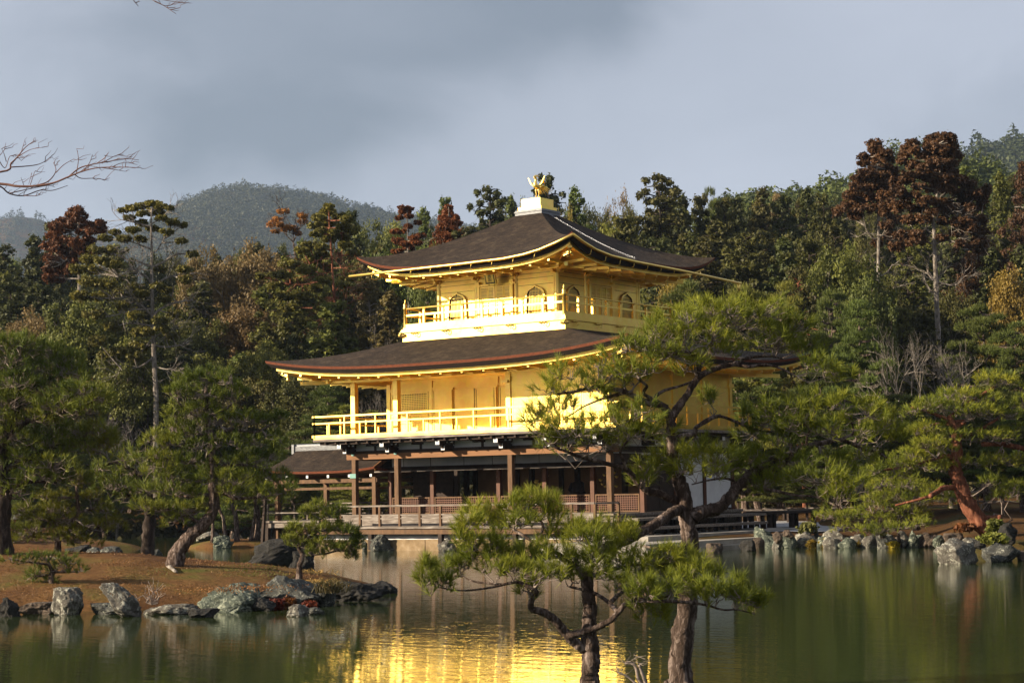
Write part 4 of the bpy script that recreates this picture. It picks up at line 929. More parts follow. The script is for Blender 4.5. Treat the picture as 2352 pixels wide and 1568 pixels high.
# haze in the air
if True:
    q = MB(); c = [ud(u, d) for u, d in ((-1300, -60), (1300, -60), (1300, 2900), (-1300, 2900))]
    V = [(*p, z) for z in (-4.0, 430.0) for p in c]
    q.add(V, [(0, 3, 2, 1), (4, 5, 6, 7), (0, 1, 5, 4), (1, 2, 6, 5), (2, 3, 7, 6), (3, 0, 4, 7)])
    m = bpy.data.materials.new('haze'); m.use_nodes = True; t = m.node_tree; t.nodes.clear(); o_ = nd('ShaderNodeOutputMaterial', t); v = nd('ShaderNodeVolumePrincipled', t)
    v.inputs['Color'].default_value = (.58, .76, 1.0, 1); v.inputs['Density'].default_value = .00010; v.inputs['Anisotropy'].default_value = 0.2
    t.links.new(v.outputs[0], o_.inputs['Volume']); h_ = q.build('haze', m); tag(h_, kind='stuff')

# ------------------------------------------------------------------ rocks
def rock(px, py, w, h, label, m_='rock_grey', seed=1, dz=0.0, zw=0.0, lean=0, squash=.8, name='rock', flat=0, D=None, sub=4, group=None):
    """px,py: centre of the foot line in the photo; w,h in px; zw the height of the foot"""
    p = on(px, py, zw) if D is None else at(px, py, D)
    D_ = (p - CAM) @ FW; s = pix(D_); W_, H_ = w * s, h * s
    bm = bmesh.new(); bmesh.ops.create_icosphere(bm, subdivisions=sub, radius=1.0); R_ = random.Random(seed)
    planes = []
    for k in range(9):
        n_ = Vector((R_.gauss(0, 1), R_.gauss(0, 1), R_.gauss(.15, .8))).normalized(); planes.append((n_, R_.uniform(.52, .86)))
    off = Vector((R_.uniform(0, 50), R_.uniform(0, 50), R_.uniform(0, 50)))
    for v in bm.verts:
        c = v.co.copy()
        for n_, dd in planes:
            k = c.dot(n_) - dd
            if k > 0: c -= n_ * k * .93
        c *= 1 + .24 * mnoise.noise(c * 1.3 + off) + .13 * mnoise.noise(c * 3.1 + off) + .11 * mnoise.noise(c * 7 + off) + .065 * mnoise.noise(c * 15 + off) + .03 * mnoise.noise(c * 31 + off)
        v.co = c
    co = np.array([v.co for v in bm.verts]); mn, mx_ = co.min(0), co.max(0)
    a_ = R_.uniform(-.3, .3) + math.atan2(RH[1], RH[0])
    for v in bm.verts:
        c = v.co; x = (c.x - (mn[0] + mx_[0]) / 2) / (mx_[0] - mn[0]) * W_; y = (c.y - (mn[1] + mx_[1]) / 2) / (mx_[1] - mn[1]) * W_ * squash
        zt = (c.z - mn[2]) / (mx_[2] - mn[2]); zt = (zt - .28) / .72; 
        if flat: zt = min(zt, 1 - flat) / (1 - flat) + (0.04 * mnoise.noise(c * 6 + off) if zt > 1 - flat else 0)
        z = zt * H_ * 1.0
        x += lean * zt * W_
        v.co = Vector((x * math.cos(a_) - y * math.sin(a_), x * math.sin(a_) + y * math.cos(a_), z))
    me = bpy.data.meshes.new(name); bm.to_mesh(me); bm.free()
    me.polygons.foreach_set('use_smooth', np.ones(len(me.polygons), bool))
    me.materials.append(M[m_]); o = bpy.data.objects.new(name, me); COL.objects.link(o)
    back = FH * W_ * squash * .45; o.location = (p[0] + back[0], p[1] + back[1], zw + dz); tag(o, label, 'rock', group or 'shore rocks'); return o
def L3(x, y): return ((0 + x * .72279) / 1.7415, (1900 + y * .72279) / 1.7415)      # left foreground view
def L2(x, y): return ((2300 + x * .42517) / 1.7415, (1850 + y * .42517) / 1.7415)    # east terrace view
def L4(x, y): return ((3200 + x * .38095) / 1.7415, (1900 + y * .38095) / 1.7415)    # right shore view
def zr(fn, sc, x, y, w, h, *a, **k): px, py = fn(x, y); return rock(px, py, w * sc / 1.7415, h * sc / 1.7415, *a, **k)
for k, (x, y, w, h, lb, m_, kw) in enumerate([
    (40, 785, 130, 110, 'dark rock at the frame corner where the island meets the water', 'rock_dark', {}),
    (195, 770, 200, 62, 'low brown rock between the corner rock and the upright block', 'rock_brown', dict(flat=.3)),
    (358, 775, 160, 150, 'upright squarish grey block standing at the island shore', 'rock_pale', dict(flat=.2, squash=.7)),
    (612, 772, 230, 60, 'low mossy slab below the slanted rock', 'rock_grey', dict(flat=.3)),
    (700, 748, 140, 155, 'slanted pale rock leaning left on the mossy slope', 'rock_pale', dict(lean=-.6, zw=.12)),
    (940, 770, 290, 52, 'long flat pale kerb rock at the waterline', 'rock_pale', dict(flat=.35, squash=.4)),
    (1115, 788, 160, 45, 'small flat dark rock in front of the kerb rock', 'rock_dark', dict(flat=.2)),
    (1270, 758, 340, 155, 'broad green grey lichen boulder left of the largest boulder', 'rock_green', {}),
    (1590, 735, 380, 178, 'largest rounded lichen boulder near the island tip', 'rock_grey', {}),
    (1450, 752, 130, 75, 'small dark rock wedged between the two big boulders', 'rock_dark', {}),
    (1785, 725, 130, 130, 'grey rock beside the fern right of the largest boulder', 'rock_grey', {}),
    (1960, 700, 290, 112, 'dark ragged rock reaching out from the island tip', 'rock_dark', dict(lean=.1)),
    (2110, 656, 150, 70, 'low jagged rock at the far end of the island tip', 'rock_dark', {}),
    (1640, 782, 110, 70, 'small pale rock beside red plants at the waterline', 'rock_pale', {}),
    (1735, 770, 110, 40, 'flat little rock right of the red plants', 'rock_grey', {}),
    (1480, 500, 300, 150, 'large dark triangular rock behind the island pine', 'rock_dark', dict(zw=.35, lean=.35, squash=.6)),
    (1660, 520, 130, 110, 'rounded dark rock behind the small leaning pine', 'rock_dark', dict(zw=.35)),
    (430, 440, 150, 55, 'dark low rock at the back of the island left of the bent trunk', 'rock_dark', dict(zw=.35)),
    (520, 448, 100, 50, 'pale split rock behind the island crest', 'rock_grey', dict(zw=.35)),
    (610, 458, 110, 66, 'grey rock just left of the dark rear trunk', 'rock_grey', dict(zw=.35)),
    (700, 465, 70, 20, 'flat little rock at the foot of the rear trunk', 'rock_dark', dict(zw=.35)),
    (862, 470, 60, 62, 'pointed grey rock right of the rear trunk', 'rock_grey', dict(zw=.35)),
    (1150, 358, 150, 50, 'pale flat rock at the back of the small islet', 'rock_pale', dict(zw=.25)),
    (1230, 405, 100, 72, 'pointed green rock at the front of the small islet', 'rock_green', {}),
    (1300, 392, 80, 72, 'dark rounded rock in the middle of the small islet', 'rock_dark', {}),
    (1435, 392, 130, 72, 'brown boulder at the right end of the small islet', 'rock_brown', {}),
    (1145, 392, 50, 22, 'tiny rock at the left waterline of the islet', 'rock_grey', {}),
    (1470, 330, 60, 60, 'narrow dark rock behind the islet boulder', 'rock_dark', dict(zw=.2)),
    (2112, 418, 130, 92, 'pointed grey rock holding a veranda post of the pavilion', 'rock_grey', dict(squash=.9)),
    ]): zr(L3, .72279, x, y, w * 1.18, h, lb, m_, seed=20 + k, sub=5, **kw)
for k, (x, y, w, h, lb, m_, kw) in enumerate([
    (500, 435, 100, 65, 'rounded ochre rock at the left end of the stone base', 'rock_brown', {}), (610, 450, 90, 50, 'low brown rock against the stone base', 'rock_brown', {}), (710, 490, 70, 90, 'lichen rock just left of the pointed rock', 'rock_grey', {}),
    (1350, 498, 150, 105, 'upright ribbed pale rock in front of the stone base', 'rock_pale', {}), (1720, 480, 140, 95, 'grey rock in front of the base behind pine needles', 'rock_grey', {})]):
    zr(RD, .5102, x, y, w, h, lb, m_, seed=60 + k, **kw)
for k, (x, y, w, h, lb, m_, kw) in enumerate([
    (1318, 852, 165, 95, 'brown block standing in the water below the terrace', 'rock_brown', dict(flat=.25)), (1632, 832, 165, 105, 'dark ribbed stump-like rock in the water by the terrace corner', 'rock_dark', dict(flat=.15)),
    (1785, 792, 200, 195, 'tall pale green standing rock at the terrace end', 'rock_green', dict(squash=.6)), (1915, 808, 120, 78, 'small square pale rock right of the standing rock', 'rock_pale', dict(flat=.2)),
    (1912, 730, 100, 85, 'round brown boulder behind the standing rock', 'rock_brown', dict(zw=.3)), (2010, 690, 110, 60, 'low pinkish rock behind the shore wall', 'rock_brown', dict(zw=.4)),
    (1990, 785, 150, 110, 'mottled rock in the shore wall right of the square rock', 'rock_pale', {}), (2160, 795, 200, 150, 'large mottled boulder in the shore wall under the leafy shrub', 'rock_pale', {})]):
    zr(L2, .42517, x, y, w, h, lb, m_, seed=80 + k, **kw)
for k, (x, y, w, h, lb, m_, kw) in enumerate([
    (195, 745, 110, 130, 'grey wall rock right of the mottled boulder', 'rock_grey', {}), (370, 755, 260, 165, 'wide pale wall rock above the red plant', 'rock_pale', {}), (550, 752, 120, 100, 'dark angular rock in a gap of the shore wall', 'rock_dark', {}),
    (660, 750, 130, 100, 'warm pale rock above the yellow ferns', 'rock_brown', {}), (770, 755, 150, 110, 'grey mossy rock in the middle of the shore wall', 'rock_grey', {}), (900, 758, 150, 120, 'shadowed grey rock left of the leaning stake', 'rock_grey', {}),
    (1110, 758, 130, 150, 'pale upright rock just right of the leaning stake', 'rock_pale', {}), (1200, 758, 120, 160, 'grey green rock beside the pale upright one', 'rock_green', {}), (1330, 755, 180, 130, 'brown rock before the big right boulders', 'rock_brown', {}),
    (1465, 765, 110, 120, 'greenish narrow rock left of the big right boulder', 'rock_green', {}), (1630, 700, 280, 90, 'flat purple brown rock behind the big right boulder', 'rock_brown', dict(zw=.35, flat=.3)),
    (1690, 935, 470, 275, 'biggest lichen boulder standing in the water at the right', 'rock_pale', {}), (2140, 910, 420, 200, 'rounded grey boulder at the right edge in the water', 'rock_grey', {}), (1790, 740, 170, 90, 'pale lichen rock behind the biggest boulder', 'rock_pale', dict(zw=.3)),
    (1900, 745, 130, 100, 'dark rock between the right boulders', 'rock_dark', dict(zw=.3)), (2210, 680, 210, 180, 'dark rounded rock on the lawn behind the red pine foot', 'rock_dark', dict(zw=.5)), (2360, 900, 150, 120, 'dark wedge rock cut by the right frame edge', 'rock_brown', {})]):
    zr(L4, .38095, x, y, w * (1.22 if k < 10 else 1), h * (1.18 if k < 10 else 1), lb, m_, seed=100 + k, **kw)

R_ = random.Random(55); px = 1742
while px < 2158:
    w_ = R_.uniform(34, 66); rock(px, 1259 + R_.uniform(-2, 1) - (px - 1742) * .004, w_, R_.uniform(26, 42), 'weathered wall rock packed between the named boulders of the right shore', R_.choice(['rock_grey', 'rock_pale', 'rock_brown', 'rock_green']), seed=int(px), sub=3, dz=-.03, group='packed shore wall rocks'); px += w_ * R_.uniform(.55, .85)
# ------------------------------------------------------------------ terrace, gravel, benches east of the pavilion
q = MB(); q.box(11.9, 16.0, -4.6, 3.6, -.5, .34); o = q.build('stone_terrace', M['slab']); tag(o, 'pale stone slab terrace at the water east of the pavilion', 'terrace')
q = MB(); q.box(11.9, 16.25, -4.9, 3.9, -.5, .16); q.build('lower_step', M['slab'], o)
q = MB(); q.box(12.0, 14.4, -1.9, 9.6, .345, .50); o = q.build('stone_step', M['slab']); tag(o, 'long low stone kerb step beside the pavilion veranda', 'step')
q = MB(); q.box(14.0, 16.1, 3.9, 5.2, -.3, .40); o = q.build('stone_step', M['sandstone']); tag(o, 'short ochre stone kerb behind the standing rock', 'step')
GP = [(1690, 1221), (1760, 1220), (1800, 1219), (1860, 1221), (1905, 1219), (1945, 1215), (1975, 1206), (1950, 1200), (1900, 1199), (1850, 1196), (1780, 1195), (1700, 1197)]
pts = [on(a, b, .46) for a, b in GP]; cc = np.mean(pts, 0); q = MB(); q.add([cc] + pts, [(0, i + 1, (i + 1) % len(pts) + 1) for i in range(len(pts))]); 
for v in q.V: v[:, 2] = .46
tag(q.build('gravel', M['gravel']), kind='structure')
bn = empty('bench', (11.6, 12.0, .45), 'dark timber platform bench on posts behind the pavilion corner', 'bench')
q = MB(); q.box(11.8, 12.9, 9.2, 13.6, 1.02, 1.12); q.build('seat', M['wood_dark'], bn)
for x, y in ((11.95, 9.6), (12.75, 9.6), (11.95, 11.4), (12.75, 11.4), (11.95, 13.3), (12.75, 13.3)):
    q = MB(); q.box(x - .08, x + .08, y - .08, y + .08, .3, 1.02); q.build('leg', M['wood_dark'], bn)
# rail fences and bamboo handrails in the garden
def fence(pts, zt, label, m_='wood_grey', posts=5, rails=(1.0, .55), cat='fence', pw=.05, group=None):
    P = [on(a, b, zz) if D is None else at(a, b, D) for a, b, zz, D in pts]
    root = empty('fence', P[0], label, cat, group)
    q = MB()
    for a, b in zip(P[:-1], P[1:]):
        for r_ in rails: q.tube([(a[0], a[1], a[2] - (1 - r_) * zt), (b[0], b[1], b[2] - (1 - r_) * zt)], .045, 6)
    q.build('rail', M[m_], root)
    tot = len(P) - 1
    for k in range(posts):
        f = k / (posts - 1) * tot; i_ = min(int(f), tot - 1); c = P[i_] + (P[i_ + 1] - P[i_]) * (f - i_); q = MB(); z0 = gz(c[0], c[1]) - .1
        q.box(c[0] - pw, c[0] + pw, c[1] - pw, c[1] + pw, min(z0, c[2] - .3), c[2] + .05); q.build('post', M['wood_dark'], root)
fence([(1695, 1152, 0, 92), (1960, 1148, 0, 90)], .8, 'low bamboo handrail behind the bench platform', 'wood_grey', 6)
fence([(1690, 1172, 0, 84), (1990, 1170, 0, 84)], .4, 'pale low kerb fence along the garden path', 'wood_grey', 6, (1.0,))
fence([(2185, 1129, 0, 84), (2420, 1133, 0, 84)], .9, 'grey wooden rail fence behind the red pine', 'wood_grey', 5)
fence([(800, 1145, 0, 97), (880, 1145, 0, 97)], .5, 'bamboo handrail seen through the annex posts', 'sandstone', 3)
fence([(-40, 1205, 0, 100), (330, 1196, 0, 104)], .4, 'low rope fence on the far bank at the left', 'wood_dark', 7, (1.0,))
# leaning stake in the water
a = on(*L4(1048, 765), 0); q = MB(); q.tube([(a[0], a[1], -.3), (a[0], a[1], .1), tuple(at(*L4(1030, 610), (a - CAM) @ FW))], [.07, .065, .05], 8); o = q.build('stake', M['wood_dark'], None, True); tag(o, 'dark wooden stake leaning in front of the right shore rocks', 'stake')
# stone lantern on the left bank
lp = at(50, 1190, 76.0); gl = .72
ln = empty('stone_lantern', (lp[0], lp[1], gl), 'squat stone lantern half hidden by pines at the left', 'lantern')
s = lp[0], lp[1], gl
k5 = .5
def ls(pr): return [(a * k5, b * k5) for a, b in pr]
q = MB(); q.lathe(s, ls([(0, -.2), (.42, -.2), (.42, .06), (.20, .12), (.17, .55), (.24, .62), (.0, .62)]), 8); q.build('base', M['lantern_stone'], ln)
q = MB(); q.lathe((s[0], s[1], s[2] + .31), ls([(0, 0), (.55, .03), (.55, .12), (.3, .16), (.3, .18), (.28, .55), (0, .55)]), 8); q.build('firebox', M['lantern_stone'], ln)
q = MB(); q.lathe((s[0], s[1], s[2] + .585), ls([(0, 0), (.98, .02), (1.0, .12), (.75, .32), (.35, .48), (.15, .54), (.18, .62), (.10, .74), (0, .80)]), 24); q.build('cap', M['lantern_stone'], ln, True)
# people in the distance
def person(px, py_head, D, z0, coat, trousers, skin, hair, label, phone=False, face=(0, -1)):
    p = at(px, py_head, D); x, y = p[0], p[1]; H_ = 1.66; root_o = None
    f = np.array(face, float); f /= np.linalg.norm(f); r = np.array([-f[1], f[0]])
    def P(a, b, c): return (x + r[0] * a + f[0] * b, y + r[1] * a + f[1] * b, z0 + c)
    q = MB()
    q.tube([P(0, 0, .86), P(0, 0, 1.0), P(0, .01, 1.2), P(0, 0, 1.36), P(0, 0, 1.43), P(0, .01, 1.47), P(0, .02, 1.53), P(0, .02, 1.60), P(0, .01, 1.655)], [.14, .15, .16, .17, .08, .052, .075, .088, .03], 14)
    hands = []
    for s_ in (-1, 1):
        q.tube([P(s_ * .09, 0, .9), P(s_ * .10, .01, .5), P(s_ * .10, -.01, .09), P(s_ * .10, -.0, .03)], [.09, .062, .042, .045], 10); q.tube([P(s_ * .10, -.05, .04), P(s_ * .11, .17, .03)], [.045, .035], 8)
        if phone: A_ = [P(s_ * .17, 0, 1.36), P(s_ * .25, .10, 1.14), P(s_ * .09, .27, 1.40)]
        else: A_ = [P(s_ * .17, 0, 1.36), P(s_ * .22, .02, 1.10), P(s_ * .08, .20, 1.08)]
        q.tube(A_, [.055, .045, .032], 8); h = np.array(A_[-1]); hands.append(h)
        for k in range(4): q.tube([h, h + np.array([-s_ * r[0] * .03, -s_ * r[1] * .03, .03]) + np.array([0, 0, .018 * (k - 1.5)]) + np.array([f[0], f[1], 0]) * .05], [.012, .009], 5)
        q.tube([h, h + np.array([f[0] * .02, f[1] * .02, .06])], [.013, .01], 5)
    body = q.build('person', skin, None, True); tag(body, label, 'person')
    q = MB(); q.tube([P(0, 0, .70), P(0, 0, .86), P(0, .01, 1.2), P(0, 0, 1.37), P(0, 0, 1.45)], [.21, .20, .20, .20, .09], 14)
    for s_ in (-1, 1):
        A_ = [P(s_ * .17, 0, 1.36), P(s_ * .25, .10, 1.14), P(s_ * .12, .23, 1.34)] if phone else [P(s_ * .17, 0, 1.36), P(s_ * .22, .02, 1.10), P(s_ * .11, .17, 1.085)]
        q.tube(A_, [.085, .068, .055], 10)
    q.build('coat', coat, body, True)
    q = MB()
    for s_ in (-1, 1): q.tube([P(s_ * .09, 0, .92), P(s_ * .10, .01, .5), P(s_ * .10, -.01, .08)], [.11, .085, .07], 10)
    q.build('trousers', trousers, body, True)
    q = MB(); q.tube([P(0, -.02, 1.48), P(0, -.035, 1.56), P(0, -.025, 1.63), P(0, .01, 1.69)], [.075, .095, .092, .04], 12); q.build('hair', hair, body, True)
    q = MB()
    for s_ in (-1, 1): q.cb(P(s_ * .033, .098, 1.575), .012, .012, .010)
    q.cb(P(0, .105, 1.55), .016, .02, .03); q.build('eyes', M['black'], body)
    q = MB(); q.cb(P(0, .098, 1.515), .035, .01, .01); q.build('mouth', M['wood_red'], body)
    if phone:
        q = MB(); c = P(0, .31, 1.48); q.cb(c, .09, .09, .16); o = q.build('phone', M['plaster']); tag(o, 'white phone held up by the person in a blue jacket', 'phone')
M['skin'] = noisy('skin', [(.3, (.45, .26, .18)), (.7, (.52, .31, .22))], bs=0, rough=.6); M['blue_cloth'] = noisy('blue_cloth', [(.3, (.02, .06, .30)), (.7, (.03, .10, .42))], bs=.2)
M['brown_cloth'] = noisy('brown_cloth', [(.3, (.09, .045, .02)), (.7, (.15, .08, .04))], bs=.2); M['dark_cloth'] = noisy('dark_cloth', [(.3, (.02, .02, .025)), (.7, (.04, .04, .045))], bs=.2)
pz = at(1965, 1095, 88)[2] - 1.6
person(1967, 1097, 88, pz, M['blue_cloth'], M['dark_cloth'], M['skin'], M['black'], 'person in a blue jacket raising a phone behind low pines at the right', True, (.5, -.8))
pz2 = at(753, 1128, 98)[2] - 1.6
person(753, 1128, 98, pz2, M['brown_cloth'], M['dark_cloth'], M['skin'], M['black'], 'person in a brown coat standing beyond the annex roof posts', False, (.4, -.9))
# ------------------------------------------------------------------ trees
def crom(P, sub=5):
    P = np.asarray(P, float); n = len(P)
    if n < 3:
        t_ = np.linspace(0, 1, sub * (n - 1) + 1)[:, None]; return P[0] + (P[-1] - P[0]) * t_
    Q = np.vstack([2 * P[0] - P[1], P, 2 * P[-1] - P[-2]]); out_ = []
    for i in range(1, n):
        for k in range(sub):
            t_ = k / sub; a_, b_, c, d = Q[i - 1], Q[i], Q[i + 1], Q[i + 2]
            out_.append(.5 * (2 * b_ + (c - a_) * t_ + (2 * a_ - 5 * b_ + 4 * c - d) * t_ ** 2 + (3 * b_ - a_ - 3 * c + d) * t_ ** 3))
    out_.append(P[-1]); return np.array(out_)
def limb(q, pts, r0, r1, R_, sub=6, n=12, jit=.06, wob=.25, flare=0):
    """tapering crooked limb; pts carry x,y,z"""
    P = crom(pts, sub); m_ = len(P); t_ = np.linspace(0, 1, m_); r_ = r0 + (r1 - r0) * t_ ** .85
    if flare: r_ = r_ * (1 + flare * np.exp(-t_ * 14))
    W_ = R_.normal(size=P.shape) * r_[:, None] * wob; W_[0] = 0
    ker = np.ones(5) / 5; W_ = np.stack([np.convolve(np.pad(W_[:, c_], 2, 'edge'), ker, 'valid') for c_ in range(3)], 1); P = P + W_
    jj = R_.normal(size=m_) * .10; r_ = r_ * (1 + np.convolve(np.pad(jj, 2, 'edge'), ker, 'valid'))
    q.tube(P, r_, n, True, jit, R_); return P
def twigs(q, a, b, r0, R_, n=4):
    P = np.array([a + (b - a) * t_ for t_ in (0, .33, .66, 1)]); L_ = np.linalg.norm(b - a); P[1:3] += R_.normal(size=(2, 3)) * L_ * .12; P[1:3, 2] -= L_ * .06
    q.tube(P, np.linspace(r0, r0 * .35, 4), n, False); return P
def tufts(q, P, A_, R_, L_=.10, k=36, w=.0045, spread=.75):
    """pine needle tufts: P centres, A_ axes"""
    n = len(P); d = A_[:, None] + R_.normal(size=(n, k, 3)) * spread * .62; d /= np.linalg.norm(d, axis=-1, keepdims=True)
    base = P[:, None] + A_[:, None] * (R_.uniform(-.45, .35, (n, k, 1)) * L_ * .9)
    a_ = np.cross(d, R_.normal(size=(n, k, 3))); a_ /= np.linalg.norm(a_, axis=-1, keepdims=True) + 1e-9
    Ls = L_ * R_.uniform(.7, 1.15, (n, k, 1)) * R_.uniform(.8, 1.15, (n, 1, 1))
    V = np.stack([base - a_ * w * .5, base + a_ * w * .5, base + d * Ls + a_ * w * .1, base + d * Ls - a_ * w * .1], 2).reshape(-1, 3)
    q.add(V, np.arange(len(V)).reshape(-1, 4))
def pine(name, D, limbs, pads, label, cat='pine tree', mneedle='needle', mbark='bark', L_=.10, k=36, w=.0045, dens=1.0, seed=1, depthk=.9, foot=None, twr=.006, group=None, yspread=1.0, bsub=6, n=12, mats=None, wob=.16):
    """limbs: list of (photo points, r0px, r1px[, depth offsets]); pads: (cx,cy,rx,ry[,depth offset])"""
    R_ = np.random.default_rng(seed); s = pix(D); nodes = []; tr = MB()
    p0 = at(*limbs[0][0][0], D); root = empty(name, (p0[0], p0[1], p0[2] if foot is None else foot), label, cat, group)
    for li, l_ in enumerate(limbs):
        pts, r0, r1 = l_[:3]; off = l_[3] if len(l_) > 3 else None
        m_ = len(pts); 
        if off is None: o0 = 0; o1 = 0 if li == 0 else R_.uniform(-1, 1) * .35 * abs(pts[-1][0] - pts[0][0]) * s
        else: o0, o1 = off
        W3 = [at(x, y, D + o0 + (o1 - o0) * (i_ / (m_ - 1)) ** 1.2) for i_, (x, y) in enumerate(pts)]
        if li == 0 and foot is not None: W3[0] = np.array([W3[0][0], W3[0][1], foot - .15])
        P = limb(tr, W3, r0 * s, r1 * s, R_, bsub, n, .07 if li == 0 else .06, wob, .35 if li == 0 else 0)
        rad = np.linspace(r0, r1, len(P)) * s
        for a, b in zip(P[::2], rad[::2]): nodes.append((*a, b))
    nodes = np.array(nodes); tw = MB(); nd_ = MB()
    allP = []; allA = []
    for pd in pads:
        cx, cy, rx, ry = pd[:4]; cen = at(cx, cy, D)
        # put the pad at the depth of the nearest limb point on the picture side of things
        d2 = ((nodes[:, :3] - cen) @ RT) ** 2 + (((nodes[:, :3] - cen) @ UP + ry * s * .8) * 1.3) ** 2
        wgt = nodes[:, 3] > .0; an = nodes[np.argmin(np.where(wgt, d2, 1e9))]
        od = (an[:3] - CAM) @ FW - D if len(pd) < 5 else pd[4]
        od += R_.uniform(-.3, .3) * rx * s
        cen = at(cx, cy, D + od * 1.0); X, Y_, Z_ = rx * s, max(ry * s, .06), rx * s * depthk
        cnt = max(5, int(dens * 1.15 * X * Z_ * 3.14 / (L_ * 1.05) ** 2 * .62 + dens * 10))
        th = R_.uniform(0, 2 * math.pi, cnt); rr_ = np.sqrt(R_.random(cnt)); lump = 1 + .18 * np.sin(th * 3 + R_.uniform(0, 6)) + .12 * np.sin(th * 5 + R_.uniform(0, 6))
        dome = np.sqrt(np.clip(1 - rr_ ** 2, 0, 1))
        layer = R_.random(cnt) ** .6
        hz = (dome * 1.5 - .55) * Y_ * (.25 + .75 * layer) + R_.normal(size=cnt) * L_ * .35 - .25 * Y_ * (1 - layer)
        hz += .35 * Y_ * np.sin(rr_ * 6 + th * 2)
        P = cen + (RT * (np.cos(th) * rr_ * lump * X)[:, None]) + np.array([*FH, 0]) * (np.sin(th) * rr_ * lump * Z_)[:, None] + np.array([0, 0, 1.]) * hz[:, None] * yspread
        ax = (RT * np.cos(th)[:, None] + np.array([*FH, 0]) * np.sin(th)[:, None]) * (rr_[:, None] * .8) + np.array([0, 0, 1.]) * .85 + R_.normal(size=(cnt, 3)) * .25
        ax /= np.linalg.norm(ax, axis=1)[:, None]; allP.append(P); allA.append(ax)
        # twig structure: anchor -> ring of nodes under the pad -> tufts
        if twr:
            a0 = an[:3]; nsub = max(3, int(X * 4.5)); subs = []
            for q_ in range(nsub):
                f = P[R_.integers(cnt)]; sp = a0 + (f - a0) * R_.uniform(.45, .75); sp[2] = sp[2] * .5 + (cen[2] - .45 * Y_) * .5
                pth = twigs(tw, a0, sp, min(an[3] * .6, twr * 3.4), R_, 5); subs += [pth[2], pth[3]]
            subs = np.array(subs)
            for i_ in range(cnt):
                j_ = np.argmin(((subs - P[i_]) ** 2).sum(1)); 
                if np.linalg.norm(subs[j_] - P[i_]) < X * 1.2: twigs(tw, subs[j_], P[i_] - ax[i_] * L_ * .2, twr, R_, 3)
    tr.build('trunk', M[mbark], root, True)
    if twr and tw.n: tw.build('twigs', M['twig'], root, True)
    tufts(nd_, np.concatenate(allP), np.concatenate(allA), R_, L_, k, w); nd_.build('crown', M[mneedle], root); return root

